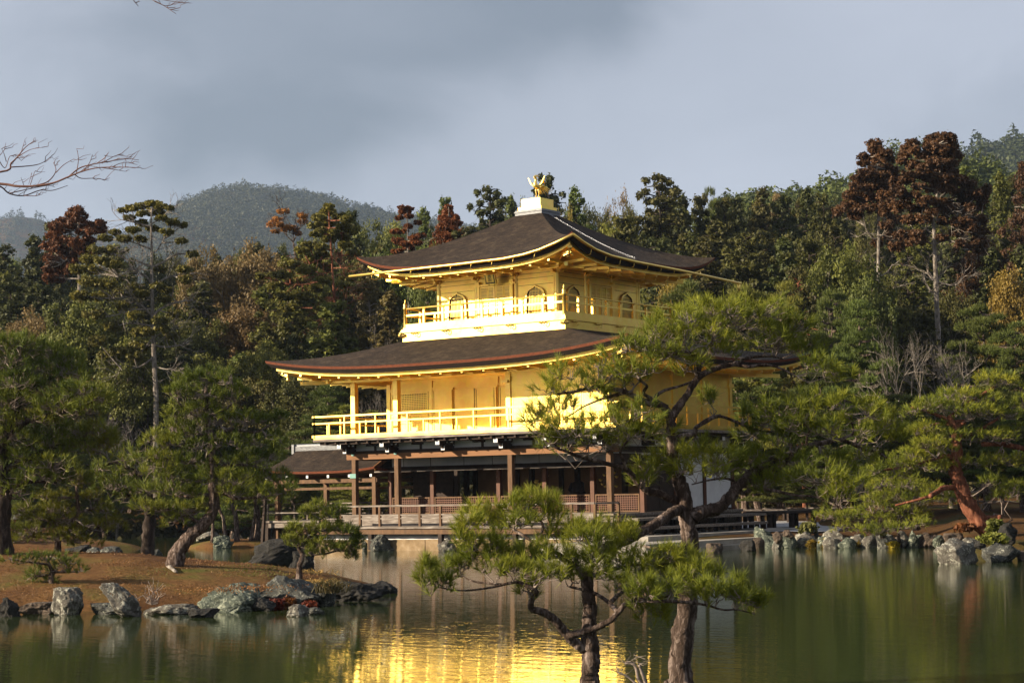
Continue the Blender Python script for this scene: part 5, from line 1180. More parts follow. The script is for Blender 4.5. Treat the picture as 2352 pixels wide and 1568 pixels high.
# -- the two big pines in front
lm = [([(1560, 1640), (1562, 1560), (1568, 1480), (1578, 1400), (1582, 1320), R3(1262, 1440), R3(1250, 1300), R3(1235, 1190), R3(1205, 1060), R3(1175, 960), R3(1160, 850), R3(1150, 740), R3(1148, 640)], 29, 10, (0, 0)),
      ([R3(1150, 650), R3(1090, 585), R3(1000, 562), R3(930, 530), R3(860, 497), R3(800, 482), R3(700, 462), R3(620, 478), R3(520, 500), R3(420, 512)], 9.5, 2.2, (0, -.35)),
      ([R3(870, 500), R3(780, 522), R3(700, 548), R3(600, 592), R3(500, 655)], 4.5, 1.5, (-.1, .3)),
      ([R3(1155, 650), R3(1200, 590), R3(1250, 520), R3(1290, 450), R3(1330, 400), R3(1390, 365), R3(1450, 345), R3(1540, 325)], 10, 5.5, (0, .3)),
      ([R3(1540, 325), R3(1620, 290), R3(1700, 275), R3(1790, 275), R3(1850, 290)], 4.5, 2, (.3, .5)), ([R3(1540, 325), R3(1640, 340), R3(1740, 325), R3(1840, 350), R3(1940, 400)], 4.5, 1.6, (.3, .1)),
      ([R3(1318, 410), R3(1326, 340), R3(1305, 280), R3(1250, 245), R3(1120, 250), R3(1000, 240), R3(940, 242)], 6.5, 2, (.1, -.3)), ([R3(1328, 340), R3(1380, 300), R3(1400, 220), R3(1430, 140), R3(1500, 90)], 5.5, 2, (.1, .4)),
      ([R3(1130, 590), R3(1040, 545), R3(980, 505), R3(1000, 462), R3(965, 430), R3(950, 408)], 5, 2.2, (0, -.4)), ([R3(1040, 540), R3(1100, 492), R3(1200, 462), R3(1290, 430)], 4.5, 2.5, (-.2, .1)),
      ([R3(1240, 1195), R3(1150, 1165), R3(1060, 1130), R3(1000, 1112), R3(955, 1075), R3(900, 1012), R3(850, 970), R3(760, 950), R3(700, 930), R3(600, 912), R3(520, 880), R3(430, 850)], 10.5, 2.4, (0, -.5)),
      ([R3(870, 985), R3(850, 920), R3(835, 870), R3(880, 800)], 4.2, 2, (-.25, -.5)),
      ([R3(1228, 1218), R3(1180, 1245), R3(1100, 1290), R3(1000, 1350), R3(900, 1410), R3(800, 1450), R3(690, 1492)], 12.5, 10, (0, -.9)),
      ([R3(1240, 1480), R3(1180, 1478), R3(1110, 1480), R3(1030, 1475), R3(960, 1455)], 6, 2.5, (0, .5)),
      ([R7(140, 1410), R7(225, 1345), R7(330, 1318), R7(430, 1268), R7(500, 1185), R7(560, 1112), R7(640, 1042), R7(720, 972), R7(830, 902), R7(920, 850), R7(1010, 830), R7(1130, 762), R7(1250, 735), R7(1370, 712), R7(1460, 690), R7(1570, 720), R7(1680, 770), R7(1800, 800), R7(1900, 850)], 17, 2.5, (0, .9)),
      ([R7(700, 1000), R7(820, 985), R7(930, 940), R7(1010, 870), R7(1060, 800)], 9, 5, (.35, .2)),
      ([R7(540, 1140), R7(620, 1170), R7(690, 1128), R7(770, 1130), R7(860, 1140), R7(960, 1162), R7(1100, 1190), R7(1250, 1200), R7(1380, 1250), R7(1500, 1310)], 6, 1.8, (.3, -.3)),
      ([R7(1465, 692), R7(1590, 640), R7(1590, 560), R7(1560, 495)], 3.6, 1.6), ([R7(1180, 740), R7(1185, 660), R7(1200, 590), R7(1120, 540)], 3.4, 1.5),
      ([R3(1165, 805), R3(1230, 770), R3(1300, 762), R3(1308, 722), R3(1375, 682), R3(1450, 650), R3(1550, 680), R3(1640, 720), R3(1740, 745), R3(1830, 742)], 6.5, 2, (0, .5)),
      ([R3(1310, 725), R3(1340, 690), R3(1400, 655), R3(1460, 640)], 3, 1.8, (.1, .3)),
      ([R7(580, 1100), R7(480, 1040), R7(380, 1040), R7(270, 1060), R7(150, 1090)], 4, 1.4, (.3, -.3))]
pads = [(1560, 728, 60, 24), (1640, 712, 95, 26), (1740, 712, 85, 26), (1520, 752, 45, 22), (1820, 748, 55, 26), (1700, 742, 95, 26), (1600, 765, 85, 26), (1500, 782, 45, 22), (1780, 785, 80, 26), (1440, 800, 60, 26), (1530, 818, 75, 24), (1640, 805, 60, 20), (1850, 800, 45, 20),
        (1880, 842, 55, 18), (1940, 858, 40, 14), (1395, 828, 45, 26), (1465, 845, 60, 20), (1590, 845, 45, 16), (1385, 862, 55, 22), (1450, 872, 50, 18), (1290, 862, 48, 22), (1345, 888, 50, 18), (1260, 892, 34, 16), (1395, 905, 30, 12),
        (1262, 940, 52, 20), (1235, 955, 32, 16), (1300, 930, 30, 14), (1245, 992, 42, 20), (1310, 985, 80, 28), (1390, 970, 70, 26), (1470, 955, 60, 24), (1520, 985, 38, 20), (1360, 1012, 95, 24), (1450, 1000, 70, 24), (1280, 1015, 40, 20), (1420, 940, 36, 14), (1630, 915, 26, 16),
        (1560, 1050, 70, 20), (1640, 1046, 75, 20), (1700, 1062, 50, 18), (1500, 1072, 40, 14), (1590, 1075, 66, 14), (1660, 1075, 50, 12), (1480, 1100, 30, 12), (1730, 1045, 45, 22), (1610, 1025, 40, 16),
        (1790, 938, 60, 20), (1860, 925, 60, 22), (1930, 930, 62, 22), (1990, 945, 50, 22), (2040, 968, 40, 26), (1760, 972, 45, 22), (1840, 975, 70, 22), (1920, 985, 75, 24), (2000, 998, 55, 20), (1720, 1000, 40, 22), (1725, 950, 36, 16), (1805, 1010, 50, 22), (2060, 1005, 30, 16),
        (1840, 1058, 70, 22), (1910, 1065, 70, 24), (1800, 1090, 50, 20), (1880, 1095, 75, 22), (1950, 1112, 55, 20), (1980, 1055, 40, 20), (1760, 1110, 34, 14), (1930, 1140, 46, 14), ]
pine('foreground_pine', 19.0, lm, pads, 'tall forked pine with thick bare limbs in front of the pavilion east corner', L_=.105, k=34, w=.0046, dens=1.35, seed=3, foot=.12, depthk=.8, n=16, bsub=8)
lm = [([(1356, 1640), (1355, 1560), R5(1118, 1120), R5(1118, 1000), R5(1112, 900), R5(1112, 800), R5(1108, 720), R5(1100, 640), R5(1090, 560)], 24, 12, (0, 0)),
      ([R5(1090, 1020), R5(1030, 985), R5(985, 940), R5(940, 880), R5(890, 835), R5(830, 800), R5(775, 785), R5(772, 740), R5(800, 700), R5(790, 660)], 13, 5, (0, -.4)),
      ([R5(985, 945), R5(1060, 925), R5(1150, 895), R5(1225, 860), R5(1280, 808), R5(1330, 752), R5(1390, 728), R5(1460, 738), R5(1540, 740)], 9, 3.5, (-.3, -.5)),
      ([R5(1285, 808), R5(1245, 765), R5(1180, 712), R5(1110, 680), R5(1000, 655)], 6, 3, (-.4, .2)), ([R5(1242, 742), R5(1290, 700), R5(1370, 660), R5(1450, 640)], 5.5, 2.5, (-.3, .3)),
      ([R5(790, 670), R5(690, 628), R5(600, 642), R5(500, 632), R5(430, 622), R5(350, 592), R5(260, 600)], 4.5, 1.5, (-.4, -.1)), ([R5(600, 645), R5(480, 668), R5(340, 676), R5(210, 655)], 3, 1.2, (-.3, -.6)),
      ([R5(1540, 740), R5(1680, 745), R5(1800, 762), R5(1900, 790), R5(1990, 790), R5(2080, 815)], 4, 1.4, (-.5, -.1)), ([R5(1460, 738), R5(1600, 700), R5(1750, 650), R5(1840, 630)], 3, 1.4),
      ([R5(1090, 580), R5(960, 480), R5(800, 400), R5(640, 300), R5(560, 250)], 6, 2.4, (0, .5)), ([R5(800, 400), R5(840, 300), R5(790, 220)], 4, 2, (.3, .5)), ([R5(1090, 580), R5(1200, 470), R5(1300, 400), R5(1250, 360)], 5, 2, (0, .4)),
      ([R5(960, 480), R5(700, 480), R5(480, 460), R5(420, 420)], 4.5, 1.8, (.1, -.3)), ([R5(1100, 600), R5(1300, 540), R5(1480, 520), R5(1640, 520)], 5, 2, (0, .3))]
zp = [(800, 150, 130, 45), (700, 180, 110, 42), (600, 215, 120, 45), (900, 190, 70, 40), (450, 225, 90, 38), (860, 245, 110, 36), (540, 280, 120, 36), (700, 285, 120, 36), (400, 270, 60, 30), (1010, 320, 110, 40), (1120, 320, 110, 38), (1240, 340, 110, 34), (1340, 350, 70, 30), (900, 350, 90, 32), (1090, 370, 120, 32),
      (360, 360, 50, 40), (420, 410, 90, 42), (560, 390, 70, 30), (260, 545, 110, 40), (160, 520, 42, 32), (150, 610, 60, 26), (240, 620, 80, 26), (390, 520, 100, 44), (460, 470, 110, 40), (600, 450, 110, 42), (560, 540, 110, 40), (720, 470, 130, 44), (850, 470, 140, 46), (1000, 480, 140, 46), (1130, 500, 120, 44),
      (700, 550, 120, 40), (850, 570, 140, 40), (1010, 580, 140, 40), (1160, 570, 110, 42), (1270, 500, 70, 34), (1380, 560, 90, 40), (1460, 500, 110, 40), (1580, 480, 120, 40), (1700, 480, 110, 36), (1500, 570, 130, 42), (1640, 560, 120, 42), (1760, 560, 90, 34), (1860, 590, 70, 36), (1440, 660, 100, 36), (1560, 660, 110, 38), (1680, 640, 110, 36),
      (1430, 790, 75, 28), (1540, 810, 45, 22), (1860, 690, 90, 36), (1960, 700, 110, 36), (2050, 720, 90, 34), (1995, 645, 48, 22), (2120, 760, 55, 30), (1770, 690, 60, 26), (745, 655, 60, 22), (1300, 640, 70, 24), (1420, 700, 60, 20), (1300, 440, 90, 26), (1180, 420, 110, 30)]
pads = [(*R5(a, b), c * .39, d * .39) for a, b, c, d in zp]
pine('foreground_pine', 18.0, lm, pads, 'short spreading pine with a twisted lower limb at the bottom centre', L_=.11, k=36, w=.0048, dens=1.55, seed=4, foot=.2, depthk=.85, n=16, bsub=8)
# bare stub shrub between the two trunks
root = empty('bare_shrub', tuple(at(1490, 1580, 17.5)), 'small leafless pruned stub with fine shoots between the two near trunks', 'shrub'); root.location.z = .3
q = MB(); R_ = np.random.default_rng(8); g0 = at(1500, 1600, 17.5)
for pts, r0 in (([(1494, 1600), R5(1440, 1215), R5(1425, 1160), R5(1405, 1110)], 5), ([(1494, 1600), R5(1405, 1200), R5(1390, 1130), R5(1350, 1100), R5(1325, 1108)], 4.5), ([(1494, 1600), R5(1360, 1200), R5(1310, 1170), R5(1285, 1160)], 3)):
    q = MB(); limb(q, [at(x, y, 17.5) for x, y in pts], r0 * pix(17.5), r0 * .7 * pix(17.5), R_, 4, 8); q.build('stem', M['twig'], root, True)
q = MB()
for c in (R5(1405, 1105), R5(1325, 1105), R5(1285, 1160)):
    for k in range(7):
        a_ = R_.uniform(-2.9, -.2); L_ = R_.uniform(20, 60); p0 = at(*c, 17.5); twigs(q, p0, at(c[0] + math.cos(a_) * L_, c[1] + math.sin(a_) * L_ * .6, 17.5 + R_.uniform(-.2, .2)), .004, R_, 3)
q.build('shoots', M['twig'], root, True)

# -- bare maple limb reaching in from the left: trunk stands outside the frame on the near bank
tp = ud(-8.5, 14.5); mt = empty('bare_maple', (tp[0], tp[1], .45), 'leafless maple whose fine branches reach in at the upper left', 'bare tree')
q = MB(); R_ = np.random.default_rng(12); Dm = 15.0
top = at(-700, 300, 14.5); limb(q, [(tp[0], tp[1], .2), (*(tp + RH * .15), 1.5), tuple(top * .5 + np.array([*tp, 2.2]) * .5), tuple(top), tuple(at(-620, 60, 14.8))], .17, .08, R_, 8, 14, .06, .15)
def Z0(x, y): return ((0 + x * .63782) / 1.7415, (500 + y * .63782) / 1.7415)
def branch_fan(q, pts, r0, r1, R_, D, n=5, fine=1.0, up=1):
    P = crom([at(x, y, D + dd) for (x, y), dd in zip(pts, np.linspace(0, R_.uniform(-.5, .5), len(pts)))], 5); q.tube(P, np.linspace(r0, r1, len(P)) * pix(D) * .8, n, True)
    return P
b = [([(-700, 300), (-400, 400), (-150, 415), Z0(0, 370), Z0(100, 384), Z0(210, 384), Z0(330, 365), Z0(430, 325), Z0(520, 290), Z0(620, 268), Z0(760, 265), Z0(880, 268)], 5.2, .8), ([Z0(210, 384), Z0(300, 355), Z0(350, 290), Z0(335, 235)], 2.2, .7), ([Z0(350, 300), Z0(400, 250), Z0(460, 215)], 1.4, .6),
     ([Z0(430, 325), Z0(500, 270), Z0(590, 245), Z0(680, 230), Z0(770, 210), Z0(870, 220)], 2.2, .7), ([Z0(480, 300), Z0(492, 220), Z0(485, 160)], 1.4, .6), ([Z0(520, 290), Z0(560, 240), Z0(580, 185)], 1.3, .6), ([Z0(600, 245), Z0(660, 205), Z0(655, 190)], 1.2, .6), ([Z0(640, 240), Z0(720, 195), Z0(775, 185)], 1.3, .6), ([Z0(700, 225), Z0(780, 215), Z0(830, 198)], 1.1, .5),
     ([Z0(470, 312), Z0(510, 335), Z0(600, 335), Z0(680, 348)], 1.6, .6), ([Z0(640, 268), Z0(720, 280), Z0(790, 292)], 1.3, .5), ([Z0(700, 265), Z0(760, 240), Z0(840, 240)], 1.2, .5), ([(-300, 425), Z0(-100, 380), Z0(0, 385), Z0(60, 430), Z0(150, 443), Z0(250, 410), Z0(330, 410), Z0(425, 380)], 3, .8), ([Z0(150, 443), Z0(220, 445), Z0(260, 435)], 1.4, .5), ([Z0(230, 440), Z0(230, 425)], 1, .5), ([Z0(60, 428), Z0(190, 400), Z0(300, 380), Z0(345, 390)], 1.6, .6),
     ([Z0(190, 375), Z0(215, 300), Z0(222, 288)], 1.1, .5), ([Z0(150, 380), Z0(132, 330)], 1, .5), ([Z0(200, 300), Z0(180, 370)], .9, .5),
     ([(-500, 340), (-200, 400), Z0(0, 295), Z0(70, 240), Z0(110, 200), Z0(160, 140), Z0(222, 95)], 4.2, .7), ([Z0(70, 265), Z0(200, 255), Z0(270, 235), Z0(335, 185)], 1.8, .6), ([Z0(-20, 200), Z0(30, 270), Z0(60, 200), Z0(100, 190)], 1.5, .6), ([Z0(110, 200), Z0(190, 155), Z0(262, 142)], 1.3, .5), ([Z0(130, 180), Z0(155, 100)], 1.1, .5), ([Z0(0, 190), Z0(40, 142)], 1.1, .5), ([Z0(40, 230), Z0(25, 180), Z0(10, 150)], 1.2, .5),
     ([(-620, 60), (-200, -60), (150, -70), (290, -30), (306, 0), (318, 15)], 3.5, .8), ([(290, -40), (330, -10), (370, 10), (404, 32)], 1.6, .7), ([(330, -12), (385, 2), (440, 8)], 1.3, .6), ([(355, 4), (385, 14), (420, 0)], 1.1, .5), ([(370, 10), (350, -20)], 1, .5)]
for pts, r0, r1 in b: 
    P = branch_fan(q, pts, r0, r1, R_, Dm)
    for k in range(max(1, len(P) // 4)):
        c = P[R_.integers(len(P) // 3, len(P))]; d = RT * R_.uniform(.2, 1) + UP * R_.uniform(-.1, .8); twigs(q, c, c + d * R_.uniform(.05, .16), .0035, R_, 3)
q.build('branches', M['twig_red'], mt, True)

# -- island pines
zpads = lambda L_, f=R4, s=.4394: [(*f(a, b), c * s, d * s) for a, b, c, d in L_]
pine('island_pine', 38.5, [([R4(905, 1265), R4(930, 1185), R4(985, 1110), R4(1060, 1040), R4(1108, 980), R4(1118, 900), R4(1113, 800), R4(1110, 700), R4(1108, 600), R4(1085, 500), R4(1075, 420), R4(1080, 330)], 19, 5, (0, 0)),
      ([R4(1105, 890), R4(1040, 890), R4(960, 895), R4(880, 880)], 6, 2.5), ([R4(1115, 870), R4(1180, 880), R4(1240, 905), R4(1330, 900), R4(1430, 890)], 6, 2.5), ([R4(1108, 600), R4(1160, 560), R4(1230, 545), R4(1330, 560), R4(1440, 510)], 6, 2), ([R4(1100, 580), R4(1030, 570), R4(930, 560)], 4, 2), ([R4(1110, 720), R4(1000, 720), R4(880, 700), R4(780, 690)], 4.5, 2), ([R4(1112, 740), R4(1220, 730), R4(1340, 740), R4(1450, 790)], 4.5, 2), ([R4(1085, 500), R4(980, 450), R4(930, 400)], 4, 2), ([R4(1085, 480), R4(1180, 440), R4(1240, 380)], 4, 2), ([R4(1060, 1040), R4(980, 1000), R4(880, 960), R4(760, 950)], 4, 2)],
     zpads([(1000, 290, 80, 36), (1080, 270, 90, 38), (1180, 290, 90, 38), (950, 350, 90, 36), (1060, 350, 100, 36), (1180, 365, 110, 36), (1260, 350, 50, 40), (900, 450, 50, 36), (960, 460, 90, 40), (1060, 440, 90, 36), (1150, 490, 110, 36), (1270, 480, 100, 36), (1390, 500, 80, 28), (1460, 480, 50, 24), (930, 530, 90, 40), (820, 590, 90, 36), (920, 610, 110, 40), (1020, 560, 80, 36), (1050, 630, 90, 36), (1190, 620, 120, 40), (1310, 610, 110, 40), (1420, 590, 80, 34), (790, 690, 100, 42), (900, 700, 110, 40), (1010, 710, 90, 40), (1080, 780, 70, 36), (1200, 710, 110, 42), (1330, 700, 110, 40), (1430, 680, 70, 34), (820, 760, 100, 36), (930, 780, 110, 38), (1040, 800, 80, 34), (1190, 800, 120, 42), (1320, 790, 120, 42), (1450, 790, 90, 36), (1510, 850, 50, 28), (790, 860, 80, 34), (900, 860, 110, 36), (1010, 870, 80, 28), (1230, 870, 90, 32), (1380, 880, 90, 30), (770, 950, 80, 34), (870, 960, 100, 38), (990, 960, 90, 34), (920, 1010, 70, 22), (1060, 930, 60, 26)]),
     'bent pine leaning right on the mossy island left of the pavilion', mneedle='needle_dark', L_=.14, k=22, w=.011, dens=1.6, seed=21, foot=.62, twr=.008)
pine('island_pine', 42.0, [([R4(755, 1230), R4(775, 1150), R4(780, 1050), R4(778, 950), R4(770, 850), R4(700, 760)], 17, 8, (0, 0)), ([R4(775, 950), R4(700, 900), R4(600, 860)], 5, 3), ([R4(775, 930), R4(850, 880), R4(900, 800)], 5, 3), ([R4(700, 760), R4(600, 720), R4(520, 740)], 5, 3)],
     zpads([(700, 760, 120, 50), (600, 830, 110, 44), (760, 850, 110, 44), (640, 900, 100, 34), (540, 850, 80, 34), (820, 800, 100, 40), (700, 690, 110, 44), (560, 760, 90, 40)]), 'dark straight rear trunk pine left of the bent island pine', mneedle='needle_dark', L_=.16, k=16, w=.013, seed=22, foot=.6, mbark='bark_dark', twr=.009, dens=1.3)
pine('island_pine', 40.0, [([R4(-5, 1200), R4(5, 1100), R4(5, 1000), R4(25, 880), R4(15, 780), R4(10, 650), R4(60, 500), R4(90, 350), R4(80, 200)], 26, 8, (0, 0)), ([R4(15, 600), R4(150, 500), R4(350, 450), R4(480, 400)], 9, 3), ([R4(20, 760), R4(180, 680), R4(350, 620), R4(500, 600)], 9, 3), ([R4(10, 650), R4(-150, 560), R4(-300, 500)], 9, 3), ([R4(60, 500), R4(30, 520), R4(-60, 500), R4(-200, 420)], 6, 3), ([R4(90, 350), R4(250, 280), R4(380, 220)], 6, 3), ([R4(80, 260), R4(-60, 200), R4(-200, 200)], 6, 3), ([R4(20, 860), R4(150, 820), R4(300, 820)], 6, 3)],
     zpads([(20, 90, 130, 50), (150, 110, 130, 50), (-120, 140, 130, 50), (260, 150, 120, 44), (360, 170, 70, 32), (60, 190, 150, 50), (220, 230, 150, 50), (-100, 260, 150, 50), (370, 250, 110, 44), (80, 290, 150, 50), (250, 330, 150, 50), (420, 340, 120, 40), (-60, 360, 160, 50), (520, 380, 80, 34), (100, 400, 160, 50), (300, 420, 150, 46), (450, 430, 120, 36), (-60, 470, 160, 50), (180, 500, 150, 46), (330, 540, 150, 46), (480, 550, 120, 44), (560, 590, 70, 30), (60, 580, 160, 50), (250, 620, 150, 46), (420, 640, 140, 40), (540, 620, 70, 30), (-80, 620, 150, 50), (100, 700, 150, 50), (280, 720, 150, 46), (-40, 780, 140, 46), (170, 790, 150, 44), (330, 790, 110, 36), (80, 860, 120, 36)]),
     'large dark pine at the left edge of the frame on the island', mneedle='needle_dark', L_=.17, k=18, w=.014, dens=1.9, seed=23, foot=.5, mbark='bark_dark', twr=.011)
pine('low_pine', 41.0, [([R4(300, 1190), R4(305, 1120), R4(330, 1060), R4(380, 1030), R4(410, 980), R4(405, 900), R4(400, 840)], 8, 3, (0, 0)), ([R4(330, 1060), R4(250, 1000), R4(160, 970)], 3, 1.5), ([R4(410, 980), R4(480, 960), R4(560, 970)], 3, 1.5), ([R4(405, 900), R4(300, 900), R4(200, 890)], 3, 1.5), ([R4(310, 1120), R4(220, 1110), R4(120, 1100)], 3, 1.5)],
     zpads([(400, 790, 75, 22), (430, 820, 50, 16), (330, 900, 75, 20), (240, 900, 60, 20), (130, 960, 75, 20), (90, 1000, 60, 20), (480, 890, 60, 20), (300, 960, 110, 24), (200, 1000, 100, 24), (350, 1010, 90, 24), (170, 1060, 110, 26), (550, 970, 60, 34), (590, 1040, 70, 34), (500, 1050, 90, 30), (140, 1110, 90, 24), (290, 1110, 90, 24), (440, 1130, 90, 24), (380, 1070, 80, 24), (60, 1060, 60, 24)]),
     'low yellow green layered pine beneath the big left pine', mneedle='needle_yellow', L_=.12, k=18, w=.010, dens=1.7, seed=24, foot=.6, twr=.008)
pine('low_pine', 36.0, [([R4(285, 1390), R4(268, 1330), R4(275, 1290), R4(250, 1240), R4(260, 1210)], 8, 3, (0, 0)), ([R4(275, 1290), R4(350, 1290), R4(430, 1285)], 3, 1.5), ([R4(255, 1250), R4(170, 1240), R4(60, 1225)], 3, 1.5), ([R4(270, 1300), R4(200, 1310), R4(140, 1300)], 3, 1.5)],
     zpads([(240, 1215, 90, 24), (150, 1225, 70, 20), (60, 1222, 60, 18), (340, 1225, 70, 20), (200, 1290, 70, 22), (290, 1270, 80, 26), (420, 1280, 50, 16), (250, 1330, 60, 20), (170, 1320, 40, 16), (350, 1250, 60, 18)]),
     'small scraggy young pine behind the upright squarish block', mneedle='needle_dark', L_=.11, k=20, w=.009, seed=25, foot=.28, twr=.007)
pine('low_pine', 37.0, [([RD(185, 680), RD(190, 620), RD(208, 560), RD(212, 520), RD(190, 460), RD(250, 400), RD(330, 340), RD(355, 260)], 7.5, 2.5, (0, 0)), ([RD(208, 530), RD(300, 525), RD(400, 515), RD(520, 490), RD(600, 520)], 3.2, 1.2), ([RD(330, 340), RD(460, 330), RD(560, 330)], 3, 1.2), ([RD(350, 250), RD(420, 210), RD(520, 190)], 2.4, 1.2), ([RD(200, 470), RD(140, 420), RD(120, 350)], 2.4, 1.2), ([RD(250, 400), RD(150, 330), RD(100, 320)], 2.4, 1.2)],
     zpads([(330, 150, 70, 26), (260, 190, 70, 24), (480, 180, 90, 26), (420, 220, 80, 20), (140, 310, 60, 34), (220, 340, 80, 34), (340, 320, 100, 34), (460, 300, 80, 26), (570, 335, 100, 32), (640, 380, 50, 22), (130, 400, 60, 34), (230, 430, 90, 36), (350, 440, 110, 40), (470, 470, 100, 36), (570, 460, 80, 34), (600, 530, 45, 28), (640, 430, 55, 22), (300, 500, 70, 24)], RD, .293),
     'small dark pine with stiff sideways branches at the island tip before the pavilion veranda', mneedle='needle_dark', L_=.12, k=22, w=.009, seed=26, foot=.42, twr=.007, dens=2.3)
# -- pines on the right shore
pine('red_pine', 55.0, [([R6(1190, 1262), R6(1130, 1205), R6(1075, 1140), R6(1035, 1060), R6(1005, 990), R6(990, 930), R6(1000, 850), R6(995, 790), R6(985, 740), R6(960, 690)], 24, 8, (0, 0)), ([R6(1000, 1025), R6(940, 1025), R6(900, 1045), R6(868, 1066)], 7, 5, (0, -.8)), ([R6(992, 905), R6(960, 872), R6(900, 880)], 6, 4, (0, -.5)), ([R6(985, 745), R6(945, 715), R6(880, 720)], 5, 3), ([R6(985, 740), R6(1035, 710), R6(1010, 705), R6(960, 712)], 5, 4), ([R6(1000, 780), R6(1060, 770), R6(1105, 750), R6(1200, 690)], 6, 3), ([R6(1120, 815), R6(1220, 815), R6(1340, 840)], 5, 6, (0, .5)), ([R6(960, 690), R6(1050, 620), R6(1180, 540)], 6, 3), ([R6(960, 700), R6(860, 660), R6(780, 640)], 5, 2.5), ([R6(900, 880), R6(780, 920), R6(640, 940)], 4, 2.5), ([R6(868, 1066), R6(780, 1090), R6(700, 1110)], 4, 2)],
     [(*R6(a, b), c * .476, d * .476) for a, b, c, d in [(1160, 505, 90, 26), (1240, 520, 80, 26), (1000, 585, 130, 28), (1110, 590, 110, 28), (870, 620, 90, 26), (960, 640, 120, 28), (1080, 660, 130, 30), (1210, 670, 110, 34), (1300, 620, 70, 30), (800, 655, 70, 22), (870, 740, 110, 26), (990, 775, 120, 26), (1150, 775, 120, 28), (1270, 760, 80, 30), (790, 760, 60, 20), (860, 810, 90, 24), (940, 830, 60, 18), (780, 865, 90, 24), (870, 870, 80, 22), (700, 905, 80, 24), (800, 925, 110, 28), (920, 925, 90, 24), (1070, 905, 80, 24), (1200, 900, 100, 26), (1290, 890, 60, 26), (600, 950, 70, 22), (700, 970, 90, 26), (1180, 1000, 90, 50), (1270, 1030, 80, 50), (1220, 1070, 80, 30)]],
     'leaning red barked pine standing on the right shore', mneedle='needle', mbark='bark_red', L_=.17, k=18, w=.013, dens=1.7, seed=31, foot=.85, twr=.008)
pine('low_pine', 62.0, [([R6(800, 1180), R6(790, 1120), R6(760, 1060), R6(700, 1020)], 8, 3, (0, 0)), ([R6(780, 1120), R6(650, 1140), R6(450, 1165)], 4, 2), ([R6(770, 1080), R6(880, 1060), R6(960, 1070)], 4, 2)],
     [(*R6(a, b), c * .476, d * .476) for a, b, c, d in [(640, 1010, 90, 26), (760, 1010, 100, 26), (870, 1040, 100, 26), (700, 1065, 120, 30), (820, 1085, 120, 30), (950, 1080, 90, 24), (600, 1075, 60, 24), (640, 1115, 110, 26), (760, 1130, 100, 24), (380, 1160, 75, 16), (480, 1160, 100, 18), (600, 1170, 110, 20), (720, 1165, 90, 20), (830, 1165, 60, 16)]],
     'wide low pine spreading over the gravel left of the red pine', mneedle='needle', L_=.17, k=18, w=.013, dens=1.6, seed=32, foot=.7, twr=.008)
pine('low_pine', 60.0, [([R6(640, 1262), R6(640, 1240), R6(650, 1225)], 6, 4, (0, 0)), ([R6(650, 1235), R6(560, 1225), R6(450, 1215)], 3, 1.5), ([R6(650, 1235), R6(740, 1220), R6(820, 1200)], 3, 1.5)],
     [(*R6(a, b), c * .476, d * .476) for a, b, c, d in [(450, 1215, 60, 16), (540, 1225, 80, 20), (630, 1228, 90, 22), (720, 1215, 90, 22), (810, 1198, 65, 20), (600, 1245, 60, 12), (860, 1190, 30, 12)]],
     'prostrate pine trailing over the right shore rocks', mneedle='needle', L_=.15, k=16, w=.012, seed=33, foot=.5, twr=.007)

# -- prototypes of forest trees (about 14 m tall), later copied
def branching(q, p, d, L_, r_, lv, R_, up=.12, spread=.75, tips=None, n=4, minr=.012):
    d = d / np.linalg.norm(d); k = 3; P = [p]
    for i_ in range(k): d = d + R_.normal(size=3) * .13 + np.array([0, 0, up]); d /= np.linalg.norm(d); P.append(P[-1] + d * L_ / k)
    q.tube(P, np.linspace(r_, r_ * .6, k + 1), n if r_ > .05 else 3, False)
    if lv == 0 or r_ < minr:
        if tips is not None: tips.append((P[-1], d)); return
        return
    for c in range(2 + (R_.random() < .5)):
        a = R_.normal(size=3); a -= d * (a @ d); a /= np.linalg.norm(a); branching(q, P[-1 - (c == 2)], d + a * spread * R_.uniform(.6, 1.2), L_ * R_.uniform(.62, .8), r_ * .62, lv - 1, R_, up, spread, tips, n, minr)
protos = {}
def proto(key, build): 
    tr, cr_, mb_, = build(); protos[key] = (tr, cr_, mb_)
def clumps(q, C, Rr, R_, per=70, s=.22, elong=1.0, droop=0.0, flat=.75, hollow=.28):
    n = len(C); d = R_.normal(size=(n, per, 3)); d /= np.linalg.norm(d, axis=-1, keepdims=True)
    P = C[:, None] + d * Rr[:, None, None] * (hollow + (1 - hollow) * R_.random((n, per, 1))) * np.array([1, 1, flat]) + R_.normal(size=(n, per, 3)) * Rr[:, None, None] * .26
    nn = d + np.array([0, 0, .35]); nn /= np.linalg.norm(nn, axis=-1, keepdims=True); add_leaves(q, P.reshape(-1, 3), nn.reshape(-1, 3), s, R_, elong, droop)
